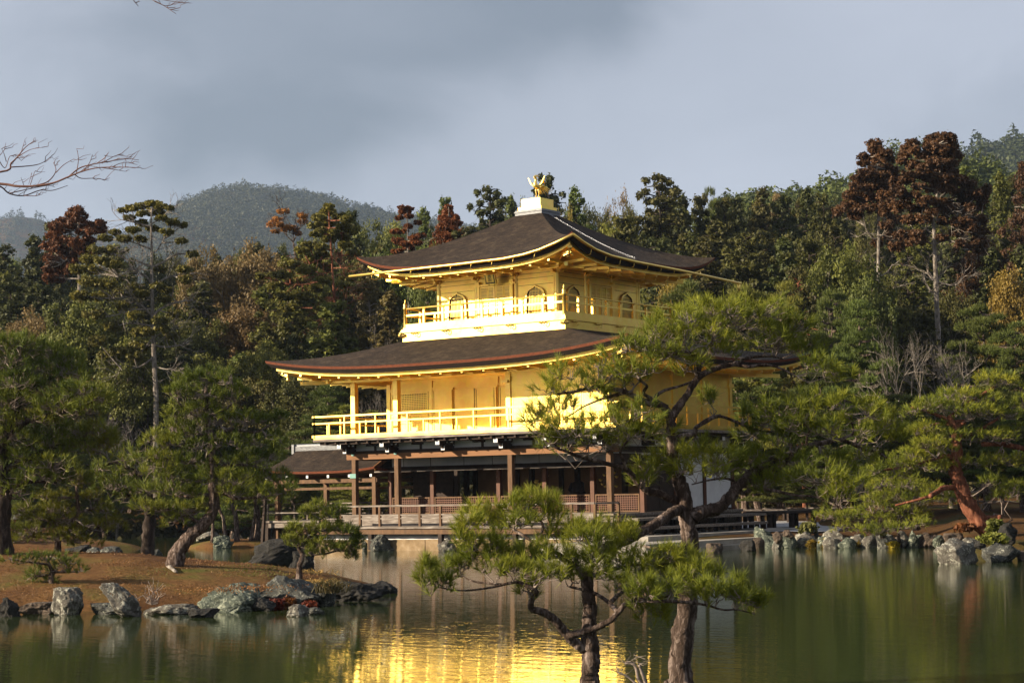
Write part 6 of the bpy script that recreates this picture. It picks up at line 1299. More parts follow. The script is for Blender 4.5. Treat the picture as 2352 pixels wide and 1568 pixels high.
def conifer(seed, H_=14, Rm=2.3, base=.25, per=60, s=.24, p_=1.2, dens=1.0, bark_='bark_dark', droop=.5, irregular=.35, rc=.62, bare=0, top=.35, lt=1.0):
    dens *= 2.3; rc *= .76; per = int(per * 1.25); s *= .60
    R_ = np.random.default_rng(seed); tr = MB(); cr_ = MB(); bend = R_.normal(size=2) * .25
    P = [(bend[0] * (t_ * 2) ** 2 * .3, bend[1] * t_ * t_, H_ * t_) for t_ in np.linspace(0, .97, 9)]; tr.tube(P, np.linspace(H_ * .016, .03, 9), 8)
    C = []; Rs = []; n = int(46 * dens)
    for k in range(n):
        f = base + (1 - base) * (k + R_.random()) / n; z = H_ * f; g_ = (f - base) / (1 - base)
        R0 = Rm * ((1 - g_) ** (1 / p_) * (1 - .5 * math.exp(-g_ * 9)) + top * .25 * (1 - g_) ** .2) * R_.uniform(1 - irregular, 1 + irregular)
        a = k * 2.4 + R_.uniform(-.6, .6); ax_ = np.array([math.cos(a), math.sin(a), 0]); c0 = np.array([bend[0] * f * f, bend[1] * f * f, z])
        zt = z - droop * R0 * .35 + (.25 * R0 if g_ > .6 else 0)
        tip = c0 + ax_ * R0 + np.array([0, 0, zt - z]); tr.tube([c0, c0 * .5 + tip * .5 + np.array([0, 0, .08 * R0]), tip], [(.04 + .035 * (1 - g_)) * lt, .032 * lt, .014 * lt], 4, False)
        m_ = max(1, int(R0 / (rc * .95)))
        for j_ in range(m_):
            t_ = (j_ + 1) / m_ if m_ > 1 else .8; C.append(c0 + (tip - c0) * t_ + R_.normal(size=3) * .16); Rs.append(rc * (1.15 - .35 * t_) * R_.uniform(.7, 1.2) * (1 - .35 * g_))
    for k in range(bare):
        z = H_ * R_.uniform(.12, base + .05); a = R_.uniform(0, 6.3); tip = np.array([math.cos(a), math.sin(a), R_.uniform(-.2, .3)]) * R_.uniform(.6, 1.8); tr.tube([(0, 0, z), tuple(tip * .5 + np.array([0, 0, z])), tuple(tip + np.array([0, 0, z + R_.uniform(-.2, .5)]))], [.06, .04, .015], 5, False)
    C = np.array(C); Rs = np.array(Rs); clumps(cr_, C, Rs, R_, per, s, 1.2, .25, .7); return tr, cr_, bark_
def broadleaf(seed, H_=11, Rm=3.2, per=70, s=.22, n=75, bark_='bark_dark', rc=.75, low=.25, lv=3, open_=0.0):
    n = int(n * 2.0); rc *= .78; per = int(per * 1.4); s *= .60
    R_ = np.random.default_rng(seed); tr = MB(); cr_ = MB(); tips = []
    tr.tube([(0, 0, 0), (.1, 0, H_ * .15), (0, .1, H_ * .3)], [.26, .2, .17], 8)
    for k in range(4): a = k * 1.57 + R_.uniform(-.4, .4); branching(tr, np.array([0, .05, H_ * R_.uniform(.2, .34)]), np.array([math.cos(a) * .7, math.sin(a) * .7, 1.]), H_ * .24, .12, lv, R_, .1, .7, tips)
    C = []; Rs = []
    for k in range(n):
        d = R_.normal(size=3); d[2] = abs(d[2]) * 1.0 - .25; d /= np.linalg.norm(d); r_ = R_.uniform(.6, 1.0) ** .6
        C.append(np.array([d[0] * Rm * r_, d[1] * Rm * r_, H_ * (low + .9 * (1 - low) / 2) + d[2] * r_ * H_ * (1 - low) * .5])); Rs.append(rc * R_.uniform(.7, 1.25))
    for t_, _ in tips: C.append(t_); Rs.append(rc * .6)
    clumps(cr_, np.array(C), np.array(Rs), R_, per, s, 1.0, .1, .72); return tr, cr_, bark_
def cloudpine(seed, H_=9, Rm=3.0, per=110, s=.17, layers=9, bark_='bark', n=0):
    """garden pine: flattened layers of needles"""
    R_ = np.random.default_rng(seed); tr = MB(); cr_ = MB(); C = []; Rs = []
    bx_ = R_.normal(size=2) * .5; P = [(bx_[0] * math.sin(t_ * 3), bx_[1] * math.sin(t_ * 4), H_ * t_) for t_ in np.linspace(0, .93, 9)]; tr.tube(P, np.linspace(.2, .05, 9), 8)
    for k in range(layers * 4):
        f = .25 + .75 * (k + R_.random() * .5) / (layers * 4); g_ = (f - .25) / .75; R0 = Rm * (1 - g_) ** .6 * R_.uniform(.5, 1.1) + .2; a = k * 2.4 + R_.uniform(-.5, .5)
        c0 = np.array([bx_[0] * math.sin(f * 3), bx_[1] * math.sin(f * 4), H_ * f]); tip = c0 + np.array([math.cos(a) * R0, math.sin(a) * R0, .10 * R0]); tr.tube([c0, (c0 + tip) / 2 + np.array([0, 0, -.05]), tip], [.07, .05, .02], 5, False)
        for j_ in range(max(1, int(R0 / .6))): C.append(c0 + (tip - c0) * (j_ + 1) / max(1, int(R0 / .6)) + R_.normal(size=3) * .15 + np.array([0, 0, .12])); Rs.append(R_.uniform(.45, .8))
    C = np.array(C); Rs = np.array(Rs); nC = len(C); d = R_.normal(size=(nC, per, 3)); d /= np.linalg.norm(d, axis=-1, keepdims=True); d[..., 2] = np.abs(d[..., 2])
    Pq = (C[:, None] + d * Rs[:, None, None] * np.array([1, 1, .42]) * R_.uniform(.5, 1, (nC, per, 1))).reshape(-1, 3); ax_ = d.reshape(-1, 3) * .7 + np.array([0, 0, .7]); ax_ /= np.linalg.norm(ax_, axis=1)[:, None]
    tufts(cr_, Pq, ax_, R_, .20, 5, .035, .9); return tr, cr_, bark_
def bare(seed, H_=8, lv=6, bark_='bark_pale', r_=.13, spread=.6, fork=3):
    R_ = np.random.default_rng(seed); tr = MB(); tr.tube([(0, 0, 0), (.05, .05, H_ * .12), (0, 0, H_ * .22)], [r_ * 1.15, r_, r_ * .95], 7)
    for k in range(fork): a = k * 6.28 / fork + R_.uniform(-.5, .5); branching(tr, np.array([0, 0, H_ * .2]), np.array([math.cos(a) * .5, math.sin(a) * .5, 1.]), H_ * .26, r_ * .75, lv, R_, .06, spread, None, 4, .004)
    return tr, None, bark_
for k in range(5): protos['conifer%d' % k] = conifer(100 + k, 14, [2.3, 2.0, 2.6, 1.9, 2.4][k], [.18, .25, .15, .3, .2][k], 64, .25, [1.2, 1.5, 1.7, 1.3, 2.0][k], irregular=.4)
for k in range(3): protos['cedar%d' % k] = conifer(120 + k, 14, [2.4, 2.9, 2.2][k], [.56, .62, .28][k], 90, .22, [1.6, 1.7, 1.5][k], [.50, .62, .7][k], 'bark_pale', [.3, .4, .2][k], .5, .82, 18, .6)
for k in range(3): protos['broad%d' % k] = broadleaf(140 + k, 10, [3.0, 3.4, 2.7][k], 75, .21, [75, 62, 75][k], ['bark_dark', 'bark_pale', 'bark'][k])
for k in range(4): protos['pine%d' % k] = cloudpine(160 + k, 9, [3.2, 2.8, 3.6, 2.5][k])
for k in range(3): protos['bare%d' % k] = bare(180 + k)
protos['sparse0'] = broadleaf(190, 10, 2.6, 45, .18, 26, 'bark_pale', .55, .45, 3)
protos['fir0'] = conifer(195, 15, 3.4, .28, 34, .24, 1.6, .62, 'bark_pale', -.25, .5, .60, 40, 1.2, 2.2)
protos['tall0'] = conifer(196, 15, 2.4, .38, 60, .24, 1.5, .9, 'bark_red', .1, .45, .6, 12, .8)
BK = {'fir0': 'bark_pale'}
used = {}
def place(kind, px, py_top, wpx, D, label, col, scale_to_top=True, group=None, cat='tree', base=None, name=None):
    tr, cr_, bk = protos[kind]
    top = at(px, py_top, D); g_ = gz(top[0], top[1]) if base is None else base
    root = empty(name or {'con': 'conifer', 'ced': 'red_cedar', 'bro': 'broadleaf_tree', 'pin': 'garden_pine', 'bar': 'bare_tree', 'spa': 'sparse_tree', 'fir': 'old_fir', 'tal': 'tall_cypress'}[kind[:3]], (top[0], top[1], g_ - .1), label, cat, group)
    if kind not in used:
        V = np.concatenate((cr_ or tr).V + tr.V); hh = V[:, 2].max(); ww = np.percentile(np.abs(V[:, :2]), 97)
        a = tr.build('trunk', M[bk]); c = cr_.build('crown', M['leaf']) if cr_ else None; used[kind] = (a.data, c.data if c else None, hh, ww); bpy.data.objects.remove(a); 
        if c: bpy.data.objects.remove(c)
    ma, mc, hh, ww = used[kind]
    sz = (top[2] - g_ + .1) / hh; sx = wpx * pix(D) / 2 / ww * (1.28 if kind[:3] == 'con' else 1.1); rz = (abs(hash((round(px), round(py_top)))) % 628) / 100
    root.scale = (sx, sx, sz); root.rotation_euler = (0, 0, rz)
    for nm, me in (('trunk', ma), ('crown', mc)):
        if me is None: continue
        o = bpy.data.objects.new(nm, me); COL.objects.link(o); o.parent = root; o.color = (*col, 1)
    return root
DK = (.062, .068, .019); DK2 = (.078, .074, .018); BR = (.105, .086, .025); OL = (.118, .120, .024); GR = (.098, .120, .025); YG = (.165, .175, .028); RED = (.128, .048, .018); ORG = (.36, .16, .04); GOLD = (.21, .155, .028); BRZ = (.175, .120, .048); DRED = (.092, .044, .018)
T = []
# skyline trees, left to right: kind, px, top, width, depth, label, colour
T += [('conifer1', 5, 560, 110, 150, 'dark fir at the left frame edge on the skyline', DK), ('conifer0', 75, 535, 120, 145, 'dark ragged conifer between the frame edge and the rust red cedar', DK), ('conifer3', 128, 505, 80, 150, 'slim dark conifer peeping out left of the rust red cedar', DK),
       ('conifer4', 262, 560, 110, 135, 'olive conifer between the rust red cedar and the grey old fir', OL),
       ('broad0', 480, 552, 150, 128, 'bronze broad tree just right of the old grey fir', BRZ), ('broad1', 590, 545, 190, 126, 'bronze domed tree under the mountain slope', BRZ), ('broad2', 545, 572, 120, 134, 'small olive tree between the two bronze domes', OL),
        ('conifer2', 790, 478, 90, 140, 'dark conifer close behind the tall reddish cypress', DK), ('broad0', 850, 490, 130, 150, 'green broad tree on the skyline right of the tall cypress', GR), ('broad2', 905, 492, 110, 155, 'pale green rounded tree left of the thin red conifer', YG),
       ('conifer1', 972, 468, 80, 140, 'green conifer between the two rust conifers', GR), ('conifer3', 1012, 448, 60, 160, 'small far fir tip above the gap of the rust conifers', GR), 
      ('conifer4', 1125, 425, 130, 145, 'broad dark conifer left of the roof crown', DK), ('conifer0', 1175, 440, 80, 150, 'green conifer right beside the roof crown', GR), ('conifer2', 1275, 395, 120, 140, 'tall dark conifer right behind the phoenix tail', DK), ('conifer1', 1335, 425, 100, 145, 'green grey conifer right of the tall dark one', GR), ('sparse0', 1420, 420, 120, 160, 'thin pale tree on the skyline right of the phoenix', BRZ), ('broad1', 1300, 470, 80, 128, 'small golden brown bush tree behind the roof crown', GOLD), ('broad2', 1400, 492, 150, 126, 'yellow green rounded tree above the right roof slope', YG),
      ('conifer4', 1512, 398, 150, 138, 'tall full conifer with pale lower trunk right of the phoenix', DK2), ('conifer0', 1570, 440, 90, 145, 'dark conifer just right of the tall full one', DK), ('pine1', 1625, 425, 90, 155, 'pine crown rising above the dark conifer line', GR), ('conifer3', 1600, 445, 80, 140, 'narrow brown green conifer in the dark line', DK2), ('conifer2', 1665, 452, 90, 140, 'dark conifer left of the pointed one in the skyline row', DK2), ('conifer1', 1740, 428, 90, 140, 'pointed dark conifer in the middle of the skyline row', DK2), ('conifer3', 1700, 448, 80, 146, 'small conifer beside the pointed dark one', DK),
      ('broad0', 1795, 432, 100, 175, 'far rusty topped tree above the dark row', BRZ), ('conifer4', 1790, 445, 90, 140, 'dark conifer below the far rusty topped tree', DK), ('conifer0', 1850, 425, 100, 142, 'spired conifer left of the first tall red cedar', DK), ('conifer2', 1905, 440, 100, 138, 'dark green conifer beside the first tall red cedar', DK2),
        ('conifer1', 2230, 372, 140, 135, 'green conifer right of the tallest red cedar', GR), ('conifer0', 2290, 392, 110, 128, 'tall ivy green conifer near the right frame edge', OL), ('cedar2', 2345, 365, 130, 120, 'red cedar cut by the right frame edge', DRED), ('conifer3', 2395, 400, 120, 130, 'conifer beyond the right frame edge', DK), ('conifer4', -60, 540, 120, 140, 'conifer beyond the left frame edge', DK)]
# slope below the skyline
T += [('conifer2', 30, 640, 150, 120, 'dark fir low at the left frame edge', DK), ('broad1', 90, 700, 190, 116, 'brown leaved tree below the dark ragged conifer', BRZ), ('broad0', 210, 660, 190, 112, 'olive broad tree under the rust red cedar', OL), ('broad2', 300, 760, 180, 106, 'mottled olive tree at the foot of the old fir', OL), ('conifer4', 245, 620, 130, 118, 'bushy olive conifer left of the old fir', OL), ('broad1', 130, 830, 200, 106, 'brownish low tree behind the big left pine', BR), ('broad0', 420, 700, 180, 114, 'green mottled tree right of the old fir trunk', OL), ('conifer0', 470, 640, 150, 120, 'dark conifer between old fir and bronze domes', DK2), ('broad2', 560, 690, 190, 116, 'bronze tree with pale boughs on the slope', BRZ), ('conifer4', 680, 570, 160, 118, 'olive conifer under the orange leaved tree', OL), ('conifer2', 640, 660, 150, 112, 'olive tiered conifer left of the reddish trunk', OL), ('tall0', 700, 600, 120, 114, 'second slimmer reddish trunk cypress', OL),
      ('broad0', 500, 840, 190, 106, 'shadowy brown tree above the bent island pine', BR), ('broad1', 610, 840, 200, 106, 'russet undergrowth tree left of the lower roof', BR), ('conifer1', 830, 600, 130, 118, 'rusty conifer at the tip of the upper eave', BR), ('broad2', 880, 560, 150, 128, 'green tree above the left tip of the upper roof', GR), ('cedar2', 860, 640, 120, 108, 'russet brown conifer under the upper eave tip', BR), ('conifer3', 750, 690, 130, 106, 'dark olive conifer behind the lower roof', OL), ('conifer0', 900, 660, 130, 104, 'dark brown conifer left of the gold balcony', BR), ('broad0', 720, 820, 170, 102, 'dark leafy tree behind the lower roof tip', DK2), ('conifer4', 1080, 520, 150, 120, 'conifer hidden behind the upper roof slope', DK), ('broad2', 990, 545, 120, 118, 'low green tree along the left roof slope', GR),
      ('conifer3', 1450, 490, 120, 122, 'olive conifer above the right roof slope', OL), ('conifer2', 1540, 540, 150, 116, 'dark conifer behind the right roof tip', DK), ('broad1', 1550, 600, 90, 106, 'small golden tree at the right roof tip', GOLD), ('conifer1', 1640, 540, 140, 120, 'deep shaded conifer right of the roof tip', DK2), ('conifer4', 1720, 530, 150, 118, 'dark bushy conifer in the middle of the dark slope', DK2), ('conifer0', 1790, 540, 140, 116, 'dark conifer above the thin pale trunk tree', DK), ('conifer2', 1870, 540, 150, 112, 'dark olive conifer left of the round camphor', DK2), ('tall0', 1832, 610, 110, 102, 'young fir with pale bare lower limbs', DK2), ('broad1', 1930, 545, 200, 104, 'large round olive camphor tree below the first red cedar', OL), ('broad0', 1980, 620, 130, 100, 'smaller round dark green tree in front of the camphor', GR),
      ('conifer4', 2078, 560, 110, 121, 'hanging green conifer between the two tall red cedars', OL), ('conifer1', 2070, 705, 100, 104, 'light olive drooping conifer beside the bare cedar trunk', OL), ('conifer3', 2210, 560, 130, 116, 'dark conifer right of the long bare cedar trunk', DK), ('cedar0', 2235, 520, 120, 114, 'russet cedar below the right skyline', DRED), ('broad2', 2320, 600, 150, 100, 'golden yellow tree at the right frame edge', GOLD), ('conifer0', 2280, 560, 130, 112, 'dark conifer behind the golden yellow tree', DK), ('conifer2', 2370, 560, 140, 112, 'dark conifer on the right frame edge', DK)]
# garden pines and bare trees at the foot of the slope
T += [('pine0', 1560, 640, 200, 92, 'layered green pine right under the upper roof tip', GR), ('pine2', 1700, 650, 240, 90, 'wide yellow green pine behind the gold rail corner', YG), ('pine1', 1790, 640, 170, 94, 'yellow green pine behind the near pine top', YG), ('pine3', 1905, 660, 120, 92, 'dark green pine below the camphor', GR), ('pine0', 1965, 685, 190, 84, 'fluffy young green pine below the bare cedar', GR), ('pine2', 2250, 690, 190, 86, 'bright green young pine with upright candles at right', GR), ('pine1', 2350, 730, 200, 80, 'soft green pine at the right frame edge', GR), ('pine3', 1740, 850, 170, 88, 'dark green pine right of the gold wall corner', GR), ('pine0', 1880, 830, 190, 84, 'green pine behind the right limb of the near pine', GR), ('pine2', 2090, 900, 220, 78, 'yellow green pine behind the red barked pine', GR), ('pine1', 2260, 880, 200, 74, 'broad pine at right behind the red barked pine', GR), ('pine3', 2200, 940, 160, 76, 'low pine under the broad right pine', GR), ('pine2', 2340, 960, 180, 72, 'pine filling the right edge above the lawn', GR),
      ('bare0', 2080, 740, 180, 82, 'pale leafless tree in front of the green pines at right', (1, 1, 1)), ('bare1', 2170, 760, 200, 84, 'second pale leafless tree leaning right', (1, 1, 1)), ('bare2', 2020, 790, 150, 86, 'small pinkish leafless tree left of the pale ones', (1, 1, 1)), ('bare1', 1980, 1010, 90, 80, 'tiny leafless shrub above the person in blue', (1, 1, 1)),
      ('pine0', 745, 880, 190, 96, 'grey green pine seen under the lower gold eave', GR), ('pine3', 810, 925, 140, 92, 'yellow tipped pine behind the gold rail', YG), ('pine1', 680, 985, 160, 94, 'pine above the annex roof', GR), ('pine2', 850, 1060, 170, 92, 'bright green pine seen through the annex posts', YG), ('pine3', 740, 1070, 130, 96, 'dark pine seen through the left annex bay', GR), ('bare2', 870, 870, 110, 98, 'leafless thicket behind the gold posts', (1, 1, 1)), ('bare0', 905, 730, 100, 104, 'leafless twigs left of the white gold balcony', (1, 1, 1)), ('pine1', 980, 655, 110, 100, 'green pine seen past the left gold rail', GR), ('bare1', 270, 930, 150, 100, 'grey leafless tree left of the bent island pine', (1, 1, 1)), ('bare0', 470, 900, 120, 100, 'leafless grey tree behind the bent island pine', (1, 1, 1)),
      ('pine0', 520, 1040, 170, 98, 'shaded pine behind the bent island pine', GR), ('pine2', 600, 1000, 150, 96, 'shaded pine between bent pine and annex', GR), ('pine3', 420, 1060, 160, 100, 'dark pine on the far bank', GR), ('pine1', 250, 1000, 180, 100, 'dark pine behind the low yellow pine', GR), ('pine2', 90, 960, 200, 98, 'dark pine behind the big left pine', GR), ('pine0', 1770, 1010, 190, 88, 'dark pine behind the long right limb', GR), ('pine1', 1690, 940, 140, 92, 'pine just behind the pavilion corner', GR), ('pine3', 1900, 1030, 170, 86, 'pine behind the hanging right foliage', GR)]
FT = []
R_ = random.Random(99); k = 0
for row, (D0, dy, step) in enumerate(((158, 14, 46), (130, 75, 62), (110, 170, 80))):
    px = -80
    while px < 2440:
        top = np.interp(px, [-100, 60, 170, 300, 450, 600, 750, 900, 1050, 1150, 1300, 1500, 1900, 2050, 2150, 2450], [560, 545, 540, 560, 560, 545, 500, 490, 480, 452, 440, 430, 440, 420, 400, 400]) + dy + R_.uniform(-14, 40)
        if row == 2: top += 60 * R_.random() + 40
        if row and 1960 < px < 2200: top = max(top, 640)
        kd = R_.choice(['conifer0', 'conifer1', 'conifer2', 'conifer4'] + ['broad0', 'broad1', 'broad2'] * (1 if px > 1400 else 2)); zone = 'left' if px < 620 else 'centre' if px < 1250 else 'right'
        nm = ['far row on the crest', 'middle of the slope', 'lower slope'][row]; col = R_.choice([DK, DK2, OL, OL, GR] if px < 1250 else [DK, DK2, DK2, OL]); kn = 'conifer' if kd[0] == 'c' else 'leafy tree'
        zw = {'left': 'left of the roofs', 'centre': 'behind the roofs', 'right': 'right of the roofs'}[zone]
        FT.append((kd, px, top, step * R_.uniform(1.5, 2.1), D0 + R_.uniform(-4, 4), f'forest {kn} in the {nm} {zw}', col, f'forest {kn}s in the {nm} {zw}')); px += step * R_.uniform(.8, 1.2)
for kind, px, py, w, D, lb, col, gp in FT: j_ = R_.uniform(.85, 1.2); place(kind, px, py, w, D, lb, tuple(c * j_ for c in col), group=gp)
def FA(x, y): return ((3300 + x * .5102) / 1.7415, (500 + y * .5102) / 1.7415)
def FB(x, y): return (x * .5102 / 1.7415, (750 + y * .5102) / 1.7415)
def FC(x, y): return ((700 + x * .5102) / 1.7415, (750 + y * .5102) / 1.7415)
def FD(x, y): return ((1000 + x * .5952) / 1.7415, (650 + y * .5952) / 1.7415)
def shaped(name, D, fn, sc, limbs, pads, label, col, bark_, seed, s=.13, cat='tree', den=1.0, droop=.25, dd=1.3, twig_n=3):
    """tree whose limbs and foliage pads follow the individual tree in the photo, built in depth at its own distance"""
    R_ = np.random.default_rng(seed); tr = MB(); cr_ = MB(); nodes = []
    b0 = at(*fn(*limbs[0][0][0]), D); g_ = gz(b0[0], b0[1]); root = empty(name, (b0[0], b0[1], g_ - .1), label, cat)
    for li, (pts, r0, r1) in enumerate(limbs):
        o1 = 0 if li == 0 else R_.uniform(-1, 1) * dd; P = [at(*fn(x, y), D + o1 * k / len(pts)) for k, (x, y) in enumerate(pts)]
        if li == 0: P = [np.array([b0[0], b0[1], g_ - .3])] + P
        P = crom(P, 5); tr.tube(P, np.linspace(r0, r1, len(P)) * sc * pix(D), 8 if li == 0 else 6, True, .05, R_); nodes += list(P[::2])
        if li:
            for k in range(twig_n * 2): c = P[R_.integers(len(P) // 3, len(P))]; branching(tr, c, R_.normal(size=3) + (P[-1] - P[0]) / np.linalg.norm(P[-1] - P[0]) + np.array([0, 0, .3]), .7, .022, 2, R_, .02, .7, None, 3, .004)
    nodes = np.array(nodes)
    for cx, cy, rx, ry in pads:
        c = at(*fn(cx, cy), D + R_.uniform(-dd, dd)); X = rx * sc * pix(D); Y_ = ry * sc * pix(D); n_ = max(5, int(8 * rx / ry)); d = R_.normal(size=(n_, 3)); d /= np.linalg.norm(d, axis=1)[:, None]
        C = c + RT * (d[:, :1] * X * .86) + np.array([*FH, 0]) * (d[:, 1:2] * X * .8) + np.array([0, 0, 1.]) * (d[:, 2:] * Y_ * .6)
        clumps(cr_, C, Y_ * R_.uniform(.55, 1.0, n_), R_, int(60 * den), s, 1.1, droop, .8, .2)
        a = nodes[np.argmin(((nodes - c) ** 2).sum(1) + 6 * np.maximum(0, nodes[:, 2] - c[2]) ** 2)]; tr.tube([a, (a + c) / 2 + np.array([0, 0, -.06 * X]), c], [.05, .035, .012], 5, False)
    tr.build('trunk', M[bark_], root); o = cr_.build('crown', M['leaf'], root); o.color = (*col, 1); return root
Z_ = .5102 / 1.7415
shaped('red_cedar', 112, FA, Z_, [([(426, 1480), (420, 1300), (418, 1150), (420, 900), (416, 650), (410, 420), (400, 200)], 20, 6), ([(420, 890), (370, 885), (332, 835), (312, 780)], 8, 3), ([(425, 1190), (490, 1150), (530, 1090)], 8, 3), ([(420, 780), (465, 742), (470, 700)], 7, 3), ([(420, 1130), (385, 1135), (350, 1115)], 5, 2), ([(430, 870), (460, 858)], 7, 5), ([(425, 1210), (390, 1215)], 5, 3), ([(430, 1330), (500, 1310), (540, 1270)], 4, 2)],
    [(400, 150, 58, 40), (405, 195, 60, 34), (335, 250, 66, 34), (470, 225, 60, 34), (505, 262, 36, 26), (430, 275, 50, 30), (300, 300, 45, 22), (430, 335, 110, 36), (520, 355, 50, 32), (330, 380, 80, 34), (430, 400, 90, 36), (540, 400, 34, 20), (270, 420, 60, 32), (250, 490, 75, 38), (360, 480, 95, 42), (470, 470, 80, 36), (200, 550, 60, 40), (300, 570, 105, 44), (430, 560, 105, 40), (540, 520, 60, 36), (120, 670, 58, 38), (200, 640, 70, 40), (290, 660, 80, 38), (380, 640, 80, 34), (240, 710, 60, 28), (480, 640, 60, 30), (405, 925, 36, 32), (520, 870, 50, 34), (490, 780, 40, 40), (550, 740, 50, 34), (470, 690, 40, 24)],
    'first tall red cedar with a bright rust top on the right', DRED, 'bark_pale', 301, .14)
shaped('red_cedar', 106, FA, Z_, [([(885, 1600), (876, 1400), (870, 1200), (860, 1000), (856, 860), (850, 750), (868, 600), (900, 450), (900, 300), (890, 150)], 23, 6), ([(860, 940), (790, 912), (720, 882), (675, 838)], 8, 3), ([(865, 930), (940, 905), (1000, 912), (1060, 888)], 9, 4), ([(850, 850), (800, 820), (722, 780)], 7, 3), ([(885, 1228), (980, 1255), (1050, 1240), (1078, 1185)], 8, 3), ([(848, 1215), (812, 1170), (798, 1118)], 7, 3), ([(870, 745), (916, 741)], 9, 7), ([(868, 745), (904, 650), (905, 560)], 7, 3), ([(870, 1080), (900, 1020)], 7, 4), ([(870, 1310), (815, 1306)], 7, 5), ([(880, 1250), (905, 1165)], 7, 4), ([(900, 920), (985, 890), (992, 800)], 4, 2), ([(1100, 880), (1170, 850), (1205, 815)], 5, 3), ([(1170, 850), (1240, 872)], 4, 2), ([(860, 700), (930, 690), (1000, 735)], 5, 3)],
    [(900, 85, 60, 26), (970, 95, 50, 28), (850, 115, 60, 32), (1000, 130, 28, 24), (920, 140, 70, 32), (830, 170, 60, 34), (1010, 180, 44, 26), (900, 195, 80, 36), (690, 140, 50, 26), (640, 190, 44, 34), (700, 200, 44, 30), (620, 235, 40, 26), (745, 235, 30, 26), (960, 225, 80, 36), (1035, 235, 34, 34), (830, 245, 60, 34), (600, 280, 38, 20), (880, 290, 90, 36), (690, 310, 60, 26), (980, 300, 66, 36), (780, 330, 60, 30), (880, 355, 90, 34), (980, 370, 60, 30), (690, 380, 90, 36), (800, 410, 70, 34), (900, 420, 100, 40), (1030, 430, 80, 40), (1120, 465, 56, 34), (560, 445, 56, 34), (640, 430, 60, 30), (740, 480, 60, 28), (850, 500, 80, 36), (970, 500, 90, 40), (1090, 530, 70, 34), (1200, 545, 84, 44), (1262, 500, 40, 34), (560, 530, 84, 42), (680, 560, 80, 38), (790, 590, 60, 32), (1040, 600, 110, 42), (900, 600, 50, 28), (1240, 590, 44, 30), (490, 620, 66, 40), (600, 640, 80, 42), (730, 650, 70, 36), (840, 680, 40, 30), (960, 660, 80, 40), (1090, 660, 80, 38), (1180, 650, 60, 36), (680, 740, 66, 34), (780, 740, 50, 30), (950, 740, 80, 38), (1060, 760, 80, 36), (1190, 740, 80, 42), (620, 860, 80, 32), (720, 850, 60, 30), (1030, 840, 60, 36), (1130, 800, 60, 34), (1210, 830, 70, 40), (730, 900, 70, 34), (640, 925, 60, 28), (560, 950, 60, 30), (920, 880, 40, 24), (1200, 920, 60, 40), (1215, 985, 44, 34), (1060, 930, 40, 24)],
    'tallest broad red cedar with long bare trunk on the right', DRED, 'bark_pale', 302, .14)
shaped('red_cedar', 122, FB, Z_, [([(622, 1100), (620, 800), (620, 600), (615, 350), (612, 190)], 16, 6), ([(618, 380), (550, 368)], 5, 3), ([(618, 600), (540, 560), (480, 600)], 6, 3)],
    [(610, 185, 55, 34), (630, 230, 66, 36), (560, 215, 36, 26), (480, 265, 56, 36), (440, 300, 50, 34), (580, 290, 60, 36), (670, 290, 44, 34), (760, 285, 60, 34), (800, 330, 36, 34), (730, 340, 40, 34), (500, 330, 50, 30), (650, 345, 50, 30), (420, 380, 50, 36), (480, 410, 60, 36), (380, 460, 44, 40), (470, 480, 60, 40), (600, 430, 70, 36), (690, 420, 50, 34), (560, 500, 80, 40), (660, 490, 60, 36), (740, 500, 44, 30), (400, 560, 54, 40), (480, 560, 50, 36), (580, 570, 60, 34), (670, 560, 44, 30), (390, 630, 50, 36), (470, 650, 66, 40), (560, 640, 44, 30), (400, 700, 54, 34), (470, 720, 44, 26)],
    'rust red cedar standing alone on the left skyline', RED, 'bark_pale', 303, .15)
